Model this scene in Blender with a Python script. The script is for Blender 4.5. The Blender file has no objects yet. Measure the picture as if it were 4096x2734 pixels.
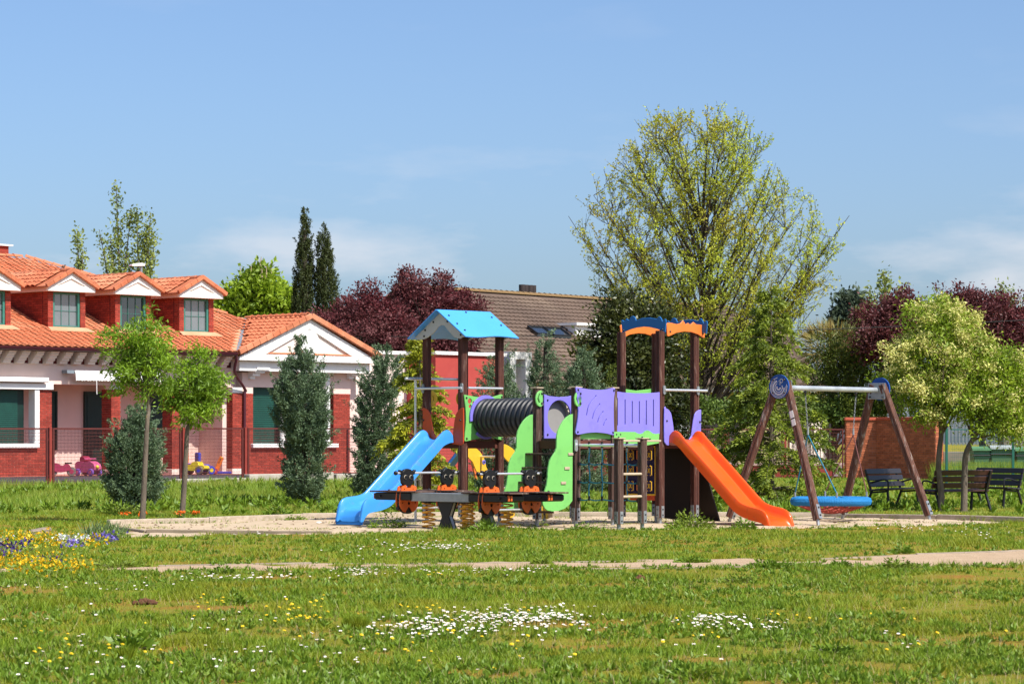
import bpy, math, random
import numpy as np
from mathutils import Vector, Matrix
from mathutils.geometry import tessellate_polygon
from mathutils import noise as mnoise

# ------------------------------------------------------------------ camera, sky, sun, exposure
SC = bpy.context.scene
COL = SC.collection
F, CX, HY, CH = 11000.0, 2048.0, 1760.0, 1.5      # focal length / principal column / horizon row of the photograph, eye height
cam_d = bpy.data.cameras.new("camera"); cam = bpy.data.objects.new("camera", cam_d); COL.objects.link(cam)
cam.location = (0, 0, CH); cam.rotation_euler = (math.radians(90), 0, 0)
cam_d.sensor_width = 36; cam_d.lens = F / 4096 * 36; cam_d.shift_y = (HY - 1367) / 4096
cam_d.clip_start = 0.5; cam_d.clip_end = 3000
cam_d.dof.use_dof = True; cam_d.dof.focus_distance = 47; cam_d.dof.aperture_fstop = 9
SC.camera = cam
SUN_EL, SUN_AZ = math.radians(50), math.radians(133)          # azimuth clockwise from +Y
wd = bpy.data.worlds.new("World"); SC.world = wd; wd.use_nodes = True
nt = wd.node_tree; nt.nodes.clear()
sky = nt.nodes.new("ShaderNodeTexSky"); sky.sky_type = 'NISHITA'; sky.sun_disc = False
sky.sun_elevation = SUN_EL; sky.sun_rotation = SUN_AZ
sky.altitude = 0; sky.air_density = 0.8; sky.dust_density = 2.0; sky.ozone_density = 6.0
tc = nt.nodes.new("ShaderNodeTexCoord"); mp = nt.nodes.new("ShaderNodeMapping")
mp.inputs['Scale'].default_value = (7, 7, 26); mp.inputs['Location'].default_value = (0, 0, 0)
nz = nt.nodes.new("ShaderNodeTexNoise"); nz.inputs['Scale'].default_value = 1.0; nz.inputs['Detail'].default_value = 9; nz.inputs['Roughness'].default_value = 0.55
rp = nt.nodes.new("ShaderNodeValToRGB"); rp.color_ramp.elements[0].position = 0.54; rp.color_ramp.elements[1].position = 0.68
mx = nt.nodes.new("ShaderNodeMix"); mx.data_type = 'RGBA'
mx.inputs['B'].default_value = (5.2, 5.1, 5.3, 1)
mm = nt.nodes.new("ShaderNodeMath"); mm.operation = 'MULTIPLY'; mm.inputs[1].default_value = 0.62
bg = nt.nodes.new("ShaderNodeBackground"); bg.inputs['Strength'].default_value = 0.130
wo = nt.nodes.new("ShaderNodeOutputWorld")
L_ = nt.links.new
L_(tc.outputs['Generated'], mp.inputs['Vector']); L_(mp.outputs[0], nz.inputs['Vector']); L_(nz.outputs['Fac'], rp.inputs['Fac'])
sx_ = nt.nodes.new("ShaderNodeSeparateXYZ"); L_(tc.outputs['Generated'], sx_.inputs[0])
el = nt.nodes.new("ShaderNodeMapRange"); el.inputs['From Min'].default_value = 0.05; el.inputs['From Max'].default_value = 0.12; el.inputs['To Min'].default_value = 1.0; el.inputs['To Max'].default_value = 0.12
L_(sx_.outputs['Z'], el.inputs['Value']); m2 = nt.nodes.new("ShaderNodeMath"); m2.operation = 'MULTIPLY'; L_(rp.outputs['Color'], m2.inputs[0]); L_(el.outputs[0], m2.inputs[1])
L_(m2.outputs[0], mm.inputs[0]); L_(mm.outputs[0], mx.inputs['Factor']); L_(sky.outputs[0], mx.inputs['A'])
L_(mx.outputs['Result'], bg.inputs['Color']); L_(bg.outputs[0], wo.inputs['Surface'])
sd = bpy.data.lights.new("sun", 'SUN'); sd.energy = 4.8; sd.angle = math.radians(0.53); sd.color = (1.0, 0.955, 0.88)
sun = bpy.data.objects.new("sun", sd); COL.objects.link(sun)
SV = Vector((math.sin(SUN_AZ) * math.cos(SUN_EL), math.cos(SUN_AZ) * math.cos(SUN_EL), math.sin(SUN_EL)))
sun.rotation_euler = SV.to_track_quat('Z', 'Y').to_euler(); sun.location = (20, -10, 40)
SC.view_settings.view_transform = 'Standard'; SC.view_settings.look = 'None'
SC.view_settings.exposure = 0.43; SC.view_settings.gamma = 1.0; SC.view_settings.use_curve_mapping = False
SC.render.engine = 'CYCLES'; SC.cycles.max_bounces = 6; SC.cycles.transparent_max_bounces = 6
SC.cycles.diffuse_bounces = 3; SC.cycles.glossy_bounces = 3; SC.cycles.transmission_bounces = 4
SC.cycles.use_denoising = True

# ------------------------------------------------------------------ helpers
RT = math.sqrt(0.5)
rng = np.random.default_rng(7); random.seed(7)
def gx(px, Y): return (px - CX) * Y / F
def gyp(py, z=0.0): return (CH - z) * F / (py - HY)
def zz(py, Y): return CH - (py - HY) * Y / F
def W(px, py, Y): return Vector((gx(px, Y), Y, zz(py, Y)))

_G = [np.random.default_rng(100 + i).random((256, 256)) for i in range(6)]
def vn(x, y, s, k=0):
    """smooth value noise, lattice spacing s metres, 0..1"""
    g = _G[k]; u = np.asarray(x) / s + 57.3 * k; v = np.asarray(y) / s + 31.7
    i = np.floor(u).astype(int); j = np.floor(v).astype(int); a = u - i; b = v - j
    a = a * a * (3 - 2 * a); b = b * b * (3 - 2 * b)
    q = lambda m, n: g[(i + m) % 256, (j + n) % 256]
    return (q(0, 0) * (1 - a) + q(1, 0) * a) * (1 - b) + (q(0, 1) * (1 - a) + q(1, 1) * a) * b

def props(o, label=None, cat=None, group=None, kind=None):
    if label: o['label'] = label
    if cat: o['category'] = cat
    if group: o['group'] = group
    if kind: o['kind'] = kind
    return o
def E(name, loc, rz=0.0, label=None, cat=None, group=None, kind=None):
    o = bpy.data.objects.new(name, None); o.empty_display_size = 0.2; COL.objects.link(o)
    o.location = loc; o.rotation_euler = (0, 0, rz)
    return props(o, label, cat, group, kind)
def link(name, me, mat, parent=None, smooth=False):
    if mat is not None and not me.materials: me.materials.append(mat)
    if smooth: me.polygons.foreach_set("use_smooth", [True] * len(me.polygons))
    o = bpy.data.objects.new(name, me); COL.objects.link(o)
    if parent is not None: o.parent = parent
    return o
def inst(o, parent=None, loc=None, rot=None, scale=None):
    c = o.copy(); COL.objects.link(c)
    if parent is not None: c.parent = parent
    if loc is not None: c.location = loc
    if rot is not None: c.rotation_euler = rot
    if scale is not None: c.scale = scale
    return c

class MB:
    def __init__(s): s.v = []; s.f = []
    def box(s, x0, x1, y0, y1, z0, z1):
        n = len(s.v)
        s.v += [(x0, y0, z0), (x1, y0, z0), (x1, y1, z0), (x0, y1, z0), (x0, y0, z1), (x1, y0, z1), (x1, y1, z1), (x0, y1, z1)]
        s.f += [tuple(n + i for i in q) for q in ((0, 3, 2, 1), (4, 5, 6, 7), (0, 1, 5, 4), (1, 2, 6, 5), (2, 3, 7, 6), (3, 0, 4, 7))]
        return s
    def bar(s, p, q, w, h, up=(0, 0, 1)):
        """rectangular bar from p to q, width w, height h"""
        p = Vector(p); q = Vector(q); d = (q - p).normalized(); up = Vector(up)
        sd_ = d.cross(up)
        if sd_.length < 1e-4: sd_ = Vector((1, 0, 0))
        sd_.normalize(); u = sd_.cross(d).normalized(); n = len(s.v)
        for c in (p, q):
            for a, b in ((-1, -1), (1, -1), (1, 1), (-1, 1)):
                s.v.append(tuple(c + sd_ * (a * w / 2) + u * (b * h / 2)))
        s.f += [tuple(n + i for i in k) for k in ((3, 2, 1, 0), (4, 5, 6, 7), (0, 1, 5, 4), (1, 2, 6, 5), (2, 3, 7, 6), (3, 0, 4, 7))]
        return s
    def tube(s, pts, r, n=8, cap=True, closed=False):
        pts = [Vector(p) for p in pts]; m = len(pts)
        if not hasattr(r, '__len__'): r = [r] * m
        base = len(s.v); prev = None
        for i, p in enumerate(pts):
            if closed: d = pts[(i + 1) % m] - pts[i - 1]
            else: d = pts[min(i + 1, m - 1)] - pts[max(i - 1, 0)]
            if d.length < 1e-9: d = Vector((0, 0, 1))
            d.normalize()
            if prev is None:
                a = d.cross(Vector((0, 0, 1)))
                if a.length < 1e-3: a = d.cross(Vector((0, 1, 0)))
            else: a = prev - d * prev.dot(d)
            a.normalize(); prev = a; b = d.cross(a)
            for k in range(n):
                t = 2 * math.pi * k / n
                s.v.append(tuple(p + (a * math.cos(t) + b * math.sin(t)) * r[i]))
        for i in range(m if closed else m - 1):
            for k in range(n):
                j = (i + 1) % m
                s.f.append((base + i * n + k, base + i * n + (k + 1) % n, base + j * n + (k + 1) % n, base + j * n + k))
        if cap and not closed:
            s.f.append(tuple(base + k for k in range(n - 1, -1, -1))); s.f.append(tuple(base + (m - 1) * n + k for k in range(n)))
        return s
    def plate(s, outer, fn, t, holes=()):
        """flat plate: outline (p,q) with holes, fn(p,q,d)->xyz, thickness t (d from 0 to t)"""
        loops = [list(outer)] + [list(h) for h in holes]
        tris = tessellate_polygon([[Vector((p, q, 0)) for p, q in l] for l in loops])
        flat = [pq for l in loops for pq in l]; n = len(s.v); N = len(flat)
        s.v += [tuple(fn(p, q, 0)) for p, q in flat] + [tuple(fn(p, q, t)) for p, q in flat]
        for a, b, c in tris: s.f += [(n + a, n + b, n + c), (n + N + c, n + N + b, n + N + a)]
        k = 0
        for l in loops:
            for i in range(len(l)):
                a, b = k + i, k + (i + 1) % len(l); s.f.append((n + a, n + b, n + N + b, n + N + a))
            k += len(l)
        return s
    def ball(s, c, r, n=8, m=5, sc=(1, 1, 1)):
        b = len(s.v)
        for i in range(m + 1):
            ph = math.pi * i / m
            for k in range(n):
                th = 2 * math.pi * k / n
                s.v.append((c[0] + r * sc[0] * math.sin(ph) * math.cos(th), c[1] + r * sc[1] * math.sin(ph) * math.sin(th), c[2] + r * sc[2] * math.cos(ph)))
        for i in range(m):
            for k in range(n): s.f.append((b + i * n + k, b + (i + 1) * n + k, b + (i + 1) * n + (k + 1) % n, b + i * n + (k + 1) % n))
        return s
    def grid(s, P):
        """P[i][j] points"""
        b = len(s.v); m = len(P); n = len(P[0])
        for r in P: s.v += [tuple(p) for p in r]
        for i in range(m - 1):
            for j in range(n - 1): s.f.append((b + i * n + j, b + (i + 1) * n + j, b + (i + 1) * n + j + 1, b + i * n + j + 1))
        return s
    def mesh(s, name):
        me = bpy.data.meshes.new(name); me.from_pydata(s.v, [], s.f); me.update()
        return me
    def build(s, name, mat, parent=None, smooth=False, bevel=0.0, seg=1, label=None):
        me = s.mesh(name); o = link(name, me, mat, parent)
        import bmesh
        bm = bmesh.new(); bm.from_mesh(me); bmesh.ops.recalc_face_normals(bm, faces=bm.faces)
        if bevel:
            es = [e for e in bm.edges if len(e.link_faces) == 2 and e.calc_face_angle(0) > 0.6]
            bmesh.ops.bevel(bm, geom=es, offset=bevel, segments=seg, affect='EDGES', clamp_overlap=True)
        bm.to_mesh(me); bm.free()
        if smooth:
            me.polygons.foreach_set("use_smooth", [True] * len(me.polygons))
            try: me.set_sharp_from_angle(angle=math.radians(42))
            except Exception: pass
        if label: o['label'] = label
        return o

def np_mesh(name, V, faces_n, mat, parent=None, smooth=False):
    """V (N,3) with consecutive faces of faces_n corners"""
    me = bpy.data.meshes.new(name); N = len(V); nf = N // faces_n
    me.vertices.add(N); me.vertices.foreach_set("co", np.ascontiguousarray(V, dtype=np.float32).ravel())
    me.loops.add(N); me.loops.foreach_set("vertex_index", np.arange(N, dtype=np.int32))
    me.polygons.add(nf); me.polygons.foreach_set("loop_start", np.arange(0, N, faces_n, dtype=np.int32))
    me.polygons.foreach_set("loop_total", np.full(nf, faces_n, dtype=np.int32))
    me.update(calc_edges=True)
    return link(name, me, mat, parent, smooth)
def unit(a): return a / (np.linalg.norm(a, axis=1, keepdims=True) + 1e-9)
def leaves_v(C, D, L, Wd, r=rng):
    """kite-shaped leaves: base C, direction D, length L, width Wd -> (4n,3)"""
    n = len(C); D = unit(D); S = unit(np.cross(D, r.normal(size=(n, 3))))
    L = np.broadcast_to(L, (n,))[:, None]; Wd = np.broadcast_to(Wd, (n,))[:, None]
    m = C + D * L * 0.45
    V = np.empty((n, 4, 3)); V[:, 0] = C; V[:, 1] = m + S * Wd / 2; V[:, 2] = C + D * L; V[:, 3] = m - S * Wd / 2
    return V.reshape(-1, 3)
def catmull(P, n):
    P = [Vector(p) for p in P]; out = []
    for i in range(len(P) - 1):
        p0, p1, p2, p3 = P[max(i - 1, 0)], P[i], P[i + 1], P[min(i + 2, len(P) - 1)]
        for k in range(n):
            t = k / n
            out.append(0.5 * (2 * p1 + (p2 - p0) * t + (2 * p0 - 5 * p1 + 4 * p2 - p3) * t * t + (3 * p1 - p0 - 3 * p2 + p3) * t ** 3))
    out.append(P[-1]); return out
def circ(cx, cy, r, n=20, a0=0.0, ry=None):
    ry = r if ry is None else ry
    return [(cx + r * math.cos(a0 + 2 * math.pi * k / n), cy + ry * math.sin(a0 + 2 * math.pi * k / n)) for k in range(n)]
def smooth2(pts, n=3, closed=True):
    """Catmull-Rom through 2D points"""
    out = []; m = len(pts)
    for i in range(m if closed else m - 1):
        p0, p1, p2, p3 = pts[i - 1], pts[i], pts[(i + 1) % m], pts[(i + 2) % m]
        for k in range(n):
            t = k / n
            out.append(tuple(0.5 * (2 * p1[c] + (p2[c] - p0[c]) * t + (2 * p0[c] - 5 * p1[c] + 4 * p2[c] - p3[c]) * t * t + (3 * p1[c] - p0[c] - 3 * p2[c] + p3[c]) * t ** 3) for c in (0, 1)))
    return out
def slot(p, q, w, n=5):
    """capsule outline between p and q"""
    a = math.atan2(q[1] - p[1], q[0] - p[0]); out = []
    for k in range(n + 1): t = a - math.pi / 2 + math.pi * k / n; out.append((q[0] + w * math.cos(t), q[1] + w * math.sin(t)))
    for k in range(n + 1): t = a + math.pi / 2 + math.pi * k / n; out.append((p[0] + w * math.cos(t), p[1] + w * math.sin(t)))
    return out

# ------------------------------------------------------------------ materials
def lin(h):
    h = h.lstrip('#'); c = [int(h[i:i + 2], 16) / 255 for i in (0, 2, 4)]
    return tuple((x / 12.92 if x <= 0.04045 else ((x + 0.055) / 1.055) ** 2.4) for x in c) + (1,)
def rgb(c): return tuple(c) + (1,) if len(c) == 3 else tuple(c)
def mul(c, k): return tuple(x * k for x in c[:3]) + (1,)
def M(name, c1, c2=None, scale=3.0, rough=0.6, spec=0.4, metal=0.0, bump=0.0, bscale=40.0, stretch=(1, 1, 1), detail=6, lo=0.35, hi=0.65, coat=0.0, dirt=None, dirt_scale=1.2, dirt_lo=0.55, dirt_hi=0.75):
    m = bpy.data.materials.new(name); m.use_nodes = True; t = m.node_tree; b = t.nodes['Principled BSDF']
    c1 = rgb(c1); c2 = rgb(c2) if c2 is not None else mul(c1, 0.88)
    co = t.nodes.new("ShaderNodeTexCoord"); ma = t.nodes.new("ShaderNodeMapping"); ma.inputs['Scale'].default_value = stretch
    t.links.new(co.outputs['Object'], ma.inputs['Vector'])
    def noise(s, d=detail):
        n = t.nodes.new("ShaderNodeTexNoise"); n.inputs['Scale'].default_value = s; n.inputs['Detail'].default_value = d; n.inputs['Roughness'].default_value = 0.6
        t.links.new(ma.outputs[0], n.inputs['Vector']); return n
    def ramp(n, lo, hi):
        r = t.nodes.new("ShaderNodeMapRange"); r.inputs['From Min'].default_value = lo; r.inputs['From Max'].default_value = hi
        t.links.new(n.outputs['Fac'], r.inputs['Value']); return r
    r = ramp(noise(scale), lo, hi); x = t.nodes.new("ShaderNodeMix"); x.data_type = 'RGBA'
    x.inputs['A'].default_value = c1; x.inputs['B'].default_value = c2; t.links.new(r.outputs[0], x.inputs['Factor'])
    col = x.outputs['Result']
    if dirt is not None:
        r2 = ramp(noise(dirt_scale, 8), dirt_lo, dirt_hi); y = t.nodes.new("ShaderNodeMix"); y.data_type = 'RGBA'
        t.links.new(col, y.inputs['A']); y.inputs['B'].default_value = rgb(dirt); t.links.new(r2.outputs[0], y.inputs['Factor']); col = y.outputs['Result']
    t.links.new(col, b.inputs['Base Color']); b.inputs['Roughness'].default_value = rough
    b.inputs['Specular IOR Level'].default_value = spec; b.inputs['Metallic'].default_value = metal; b.inputs['Coat Weight'].default_value = coat
    if bump:
        bp = t.nodes.new("ShaderNodeBump"); bp.inputs['Strength'].default_value = bump; bp.inputs['Distance'].default_value = 0.02
        t.links.new(noise(bscale, 4).outputs['Fac'], bp.inputs['Height']); t.links.new(bp.outputs[0], b.inputs['Normal'])
    return m
def LM(name, ca, cb, cc=None, trans=0.3, nscale=0.8, rough=0.55, gloss=0.025):
    """foliage: colour varies leaf by leaf and in broad patches; light passes through"""
    m = bpy.data.materials.new(name); m.use_nodes = True; t = m.node_tree; t.nodes.clear()
    g = t.nodes.new("ShaderNodeNewGeometry"); co = t.nodes.new("ShaderNodeTexCoord")
    x = t.nodes.new("ShaderNodeMix"); x.data_type = 'RGBA'; x.inputs['A'].default_value = rgb(ca); x.inputs['B'].default_value = rgb(cb)
    t.links.new(g.outputs['Random Per Island'], x.inputs['Factor']); col = x.outputs['Result']
    if cc is not None:
        n = t.nodes.new("ShaderNodeTexNoise"); n.inputs['Scale'].default_value = nscale; n.inputs['Detail'].default_value = 4
        t.links.new(co.outputs['Object'], n.inputs['Vector'])
        r = t.nodes.new("ShaderNodeMapRange"); r.inputs['From Min'].default_value = 0.42; r.inputs['From Max'].default_value = 0.66
        t.links.new(n.outputs['Fac'], r.inputs['Value'])
        y = t.nodes.new("ShaderNodeMix"); y.data_type = 'RGBA'; y.inputs['B'].default_value = rgb(cc)
        t.links.new(col, y.inputs['A']); t.links.new(r.outputs[0], y.inputs['Factor']); col = y.outputs['Result']
    d = t.nodes.new("ShaderNodeBsdfDiffuse"); tr = t.nodes.new("ShaderNodeBsdfTranslucent"); gl = t.nodes.new("ShaderNodeBsdfGlossy")
    gl.inputs['Roughness'].default_value = rough; gl.inputs['Color'].default_value = (0.8, 0.8, 0.8, 1)
    t.links.new(col, d.inputs['Color']); t.links.new(col, tr.inputs['Color'])
    a = t.nodes.new("ShaderNodeMixShader"); a.inputs[0].default_value = trans; t.links.new(d.outputs[0], a.inputs[1]); t.links.new(tr.outputs[0], a.inputs[2])
    b = t.nodes.new("ShaderNodeMixShader"); b.inputs[0].default_value = gloss; t.links.new(a.outputs[0], b.inputs[1]); t.links.new(gl.outputs[0], b.inputs[2])
    o = t.nodes.new("ShaderNodeOutputMaterial"); t.links.new(b.outputs[0], o.inputs['Surface'])
    return m

def vary(m, amt):
    """piece-to-piece tone: every tile / brick / board gets its own slightly lighter or darker shade"""
    t = m.node_tree; b = t.nodes['Principled BSDF']; src = b.inputs['Base Color'].links[0].from_socket
    g = t.nodes.new("ShaderNodeNewGeometry"); oi = t.nodes.new("ShaderNodeObjectInfo"); a = t.nodes.new("ShaderNodeMath"); a.operation = 'ADD'; f = t.nodes.new("ShaderNodeMath"); f.operation = 'FRACT'
    t.links.new(g.outputs['Random Per Island'], a.inputs[0]); t.links.new(oi.outputs['Random'], a.inputs[1]); t.links.new(a.outputs[0], f.inputs[0])
    r = t.nodes.new("ShaderNodeMapRange"); r.inputs['To Min'].default_value = 1 - amt; r.inputs['To Max'].default_value = 1 + amt; t.links.new(f.outputs[0], r.inputs['Value'])
    h = t.nodes.new("ShaderNodeHueSaturation"); t.links.new(src, h.inputs['Color']); t.links.new(r.outputs[0], h.inputs['Value']); t.links.new(h.outputs[0], b.inputs['Base Color']); return m
# ------------------------------------------------------------------ ground, sand, path, kerbs, school yard
def S01(t): t = np.clip(t, 0, 1); return t * t * (3 - 2 * t)
def fence_f(x, y): return ((np.asarray(x) + 15.27) * (-RT) + (np.asarray(y) - 82.0) * RT)
def gbase(x, y): return 0.15 * S01((np.asarray(y) - 58) / 38) + 0.10 * S01((fence_f(x, y) - 0.5) / 5)
def gz(x, y):
    damp = 1 - 0.8 * S01((np.asarray(y) - 60) / 10)
    return gbase(x, y) + (0.055 * (vn(x, y, 2.7, 0) - 0.5) + 0.022 * (vn(x, y, 0.6, 1) - 0.5)) * damp
def gzf(x, y): return float(gz(np.array([x]), np.array([y]))[0])

def sdf(poly, x, y):
    """signed distance, positive inside"""
    x = np.asarray(x, float); y = np.asarray(y, float); d = np.full(x.shape, 1e9); ins = np.zeros(x.shape, bool); n = len(poly)
    for i in range(n):
        (ax, ay), (bx, by) = poly[i], poly[(i + 1) % n]
        ex, ey = bx - ax, by - ay; t = np.clip(((x - ax) * ex + (y - ay) * ey) / (ex * ex + ey * ey), 0, 1)
        d = np.minimum(d, np.hypot(x - ax - t * ex, y - ay - t * ey))
        c = ((ay > y) != (by > y)) & (x < (bx - ax) * (y - ay) / (by - ay + 1e-12) + ax); ins ^= c
    return np.where(ins, d, -d)
SAND = [(-7.2, 48.9), (-4.0, 52.2), (-0.25, 54.0), (6.1, 53.5), (7.9, 51.3), (9.3, 49.8), (8.8, 49.5), (7.4, 48.4), (4.7, 46.9), (2.0, 46.1), (-1.0, 45.7), (-2.8, 44.3), (-5.9, 44.8), (-6.6, 46.4)]
SAND2 = [(-6.7, 45.6), (-5.6, 45.0), (-4.2, 44.9), (-4.4, 43.9), (-5.4, 43.2), (-6.3, 42.9)]
PC = [(-9, 31.6, .3), (-4.9, 31.95, .42), (-3.3, 32.2, .68), (0, 32.45, .78), (3.8, 33.5, .85), (5.4, 34.4, 1.3), (6.7, 35.0, 1.7), (9, 36.5, 2.2), (14, 39, 2.2)]
def path_c(x): return np.interp(x, [p[0] for p in PC], [p[1] for p in PC]), np.interp(x, [p[0] for p in PC], [p[2] for p in PC])
def sand_m(x, y):
    n = 0.9 * (vn(x, y, 0.9, 2) - 0.5) + 0.35 * (vn(x, y, 0.25, 3) - 0.5)
    d = np.maximum(sdf(SAND, x, y), sdf(SAND2, x, y) - 0.15)
    front = S01((48.0 - np.asarray(y)) / 1.5)
    return d + n * (0.25 + 0.75 * front)
def path_m(x, y):
    c, h = path_c(x); n = 1.8 * (vn(x, y, 1.0, 4) - 0.5) + 0.9 * (vn(x, y, 0.3, 5) - 0.5)
    return h - np.abs(y - c) + n * 0.75 - 0.18
def bare(x, y): return np.maximum(sand_m(x, y), path_m(x, y))

mG = bpy.data.materials.new("lawn_soil_and_moss"); mG.use_nodes = True
def lawn_mat(m):
    t = m.node_tree; b = t.nodes['Principled BSDF']; co = t.nodes.new("ShaderNodeTexCoord"); lk = t.links.new
    def nz(s, d=5, rg=0.6):
        n = t.nodes.new("ShaderNodeTexNoise"); n.inputs['Scale'].default_value = s; n.inputs['Detail'].default_value = d; n.inputs['Roughness'].default_value = rg
        lk(co.outputs['Object'], n.inputs['Vector']); return n.outputs['Fac']
    def mix(a, bb, f, lo, hi):
        r = t.nodes.new("ShaderNodeMapRange"); r.inputs['From Min'].default_value = lo; r.inputs['From Max'].default_value = hi; lk(f, r.inputs['Value'])
        x = t.nodes.new("ShaderNodeMix"); x.data_type = 'RGBA'; lk(r.outputs[0], x.inputs['Factor'])
        for k, c in (('A', a), ('B', bb)):
            if isinstance(c, tuple): x.inputs[k].default_value = rgb(c)
            else: lk(c, x.inputs[k])
        return x.outputs['Result']
    c = mix((0.20, 0.20, 0.02), (0.29, 0.255, 0.03), nz(14, 6), 0.35, 0.65)
    c = mix(c, (0.34, 0.165, 0.035), nz(0.7, 7), 0.49, 0.66)
    c = mix(c, (0.19, 0.22, 0.02), nz(1.3, 5), 0.50, 0.68)
    c = mix(c, (0.07, 0.075, 0.016), nz(45, 3), 0.55, 0.8)
    lk(c, b.inputs['Base Color']); b.inputs['Roughness'].default_value = 0.95; b.inputs['Specular IOR Level'].default_value = 0.1
    bp = t.nodes.new("ShaderNodeBump"); bp.inputs['Strength'].default_value = 0.9; bp.inputs['Distance'].default_value = 0.03; lk(nz(60, 4), bp.inputs['Height']); lk(bp.outputs[0], b.inputs['Normal'])
lawn_mat(mG)
def sheet(name, xs_of, ys, mat, zf):
    P = []
    for y in ys:
        xs = xs_of(y); z = zf(xs, np.full(len(xs), y)); P.append(np.stack([xs, np.full(len(xs), y), z], 1))
    P = np.array(P); m, n = P.shape[:2]; idx = np.arange(m * n).reshape(m, n)
    fa = np.stack([idx[:-1, :-1], idx[:-1, 1:], idx[1:, 1:], idx[1:, :-1]], -1).reshape(-1, 4)
    me = bpy.data.meshes.new(name); me.from_pydata(P.reshape(-1, 3).tolist(), [], fa.tolist()); me.update()
    return link(name, me, mat, None, True)
def gxs(y):
    h = 0.26 * max(abs(y), 9); inner = np.linspace(-h, h, 131)
    out = h + np.array([0.3, 1, 3, 8, 20, 60, 200, 700])
    return np.concatenate([-out[::-1], inner, out])
ys = [-300, -80, -20, 0, 4, 7] ; y = 9.0
while y < 62: ys.append(y); y *= 1.009
while y < 900: ys.append(y); y *= 1.05
props(sheet("ground", gxs, ys, mG, gz), "mossy lawn ground running back to the school and houses", "lawn", kind='structure')
mSand = M("pale_sand", (0.53, 0.415, 0.285), (0.46, 0.35, 0.23), scale=2.2, rough=0.95, spec=0.1, bump=0.5, bscale=30, dirt=(0.44, 0.32, 0.20), dirt_scale=3.5, dirt_lo=0.60, dirt_hi=0.75)
mPath = M("path_grit", (0.48, 0.345, 0.22), (0.39, 0.27, 0.165), scale=3, rough=0.95, spec=0.1, bump=0.9, bscale=50, dirt=(0.54, 0.40, 0.27), dirt_scale=60, dirt_lo=0.5, dirt_hi=0.6)
props(sheet("sand_pit", lambda y: np.linspace(-8.2, 10, 230), np.linspace(42.4, 55, 160), mSand,
            lambda x, y: gz(x, y) + np.clip(sand_m(x, y) * 0.10, -0.06, 0.016) + 0.04 * (vn(x, y, 0.8, 5) - 0.5) * S01(sand_m(x, y) * 2) + .016 * (vn(x, y, .22, 0) - .5) * S01(sand_m(x, y) * 2)), "pale sand of the pit under the play equipment", "sand", kind='structure')
props(sheet("path", lambda y: np.linspace(-9, 14, 250), np.linspace(29.5, 42, 110), mPath,
            lambda x, y: gz(x, y) + np.clip(path_m(x, y) * 0.10, -0.06, 0.014)), "sandy footpath crossing the lawn in front of the playground", "path", kind='structure')

# timber edging boards: each board is a piece of the kerb
mBoard = M("weathered_kerb_timber", (0.52, 0.43, 0.33), (0.36, 0.29, 0.21), scale=1.5, stretch=(1, 8, 8), rough=0.9, bump=0.4)
mBoardP = M("path_edge_timber", (0.33, 0.26, 0.19), (0.23, 0.18, 0.125), scale=1.5, stretch=(1, 8, 8), rough=0.9, bump=0.4)
mConc = M("pale_concrete", (0.44, 0.40, 0.35), (0.35, 0.32, 0.27), scale=2.5, rough=0.95, bump=0.5, bscale=20, dirt=(0.16, 0.16, 0.12), dirt_scale=1.1, dirt_lo=0.56, dirt_hi=0.75)
def kerb(name, pts, w, h, z0, mat, label, seg=2.4, rnd=False):
    root = E(name, (0, 0, 0), 0, label, "kerb", None, 'structure')
    pts = [Vector((p[0], p[1], 0)) for p in pts]
    for a, b in zip(pts[:-1], pts[1:]):
        n = max(1, int(round((b - a).length / seg)))
        for i in range(n):
            p = a.lerp(b, i / n); q = a.lerp(b, (i + 1) / n); d = (q - p).normalized() * 0.006; p += d; q -= d
            zp = gzf(p.x, p.y) + z0 + random.uniform(-.012, .012); zq = gzf(q.x, q.y) + z0 + random.uniform(-.012, .012); m = MB()
            if rnd: m.tube([(p.x, p.y, zp), (q.x, q.y, zq)], w / 2, 8)
            else: m.bar((p.x, p.y, zp), (q.x, q.y, zq), w, h)
            m.build("board", mat, root, smooth=rnd, bevel=0 if rnd else 0.008)
    return root
kerb("kerb_sand_pit", [(-7.2, 49.0), (-4.0, 52.3), (-0.25, 54.1), (6.1, 53.6), (7.95, 51.4), (9.4, 49.9), (11.5, 48.8)], 0.09, 0.15, 0.03, mBoard, "pale timber boards edging the back of the sand pit")
kerb("kerb_pit_corner", [(-6.62, 46.3), (-5.95, 44.75), (-4.0, 44.5), (-2.9, 44.25)], 0.07, 0.10, 0.012, mBoardP, "low timber edge at the front corner of the sand pit")
kerb("kerb_path_far", [(x, float(path_c(x)[0] + path_c(x)[1]) + 0.05) for x in np.linspace(-4.2, 9, 8)], 0.08, 0.08, -0.022, mBoardP, "low rounded timber along the far side of the footpath", rnd=True)
kerb("kerb_path_near", [(x, float(path_c(x)[0] - path_c(x)[1]) - 0.02) for x in np.linspace(-3.6, 9, 8)], 0.08, 0.08, -0.03, mBoardP, "sunken timber along the near side of the footpath", rnd=True)
_k = MB(); _k.bar((gx(108, 43.5), 43.6, -0.03), (gx(185, 44.3), 44.4, 0.0), 0.16, 0.2)
props(_k.build("concrete_block", mBoardP, bevel=0.02), "weathered concrete kerb block lying in the grass by the flower bed", "kerb")

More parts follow.
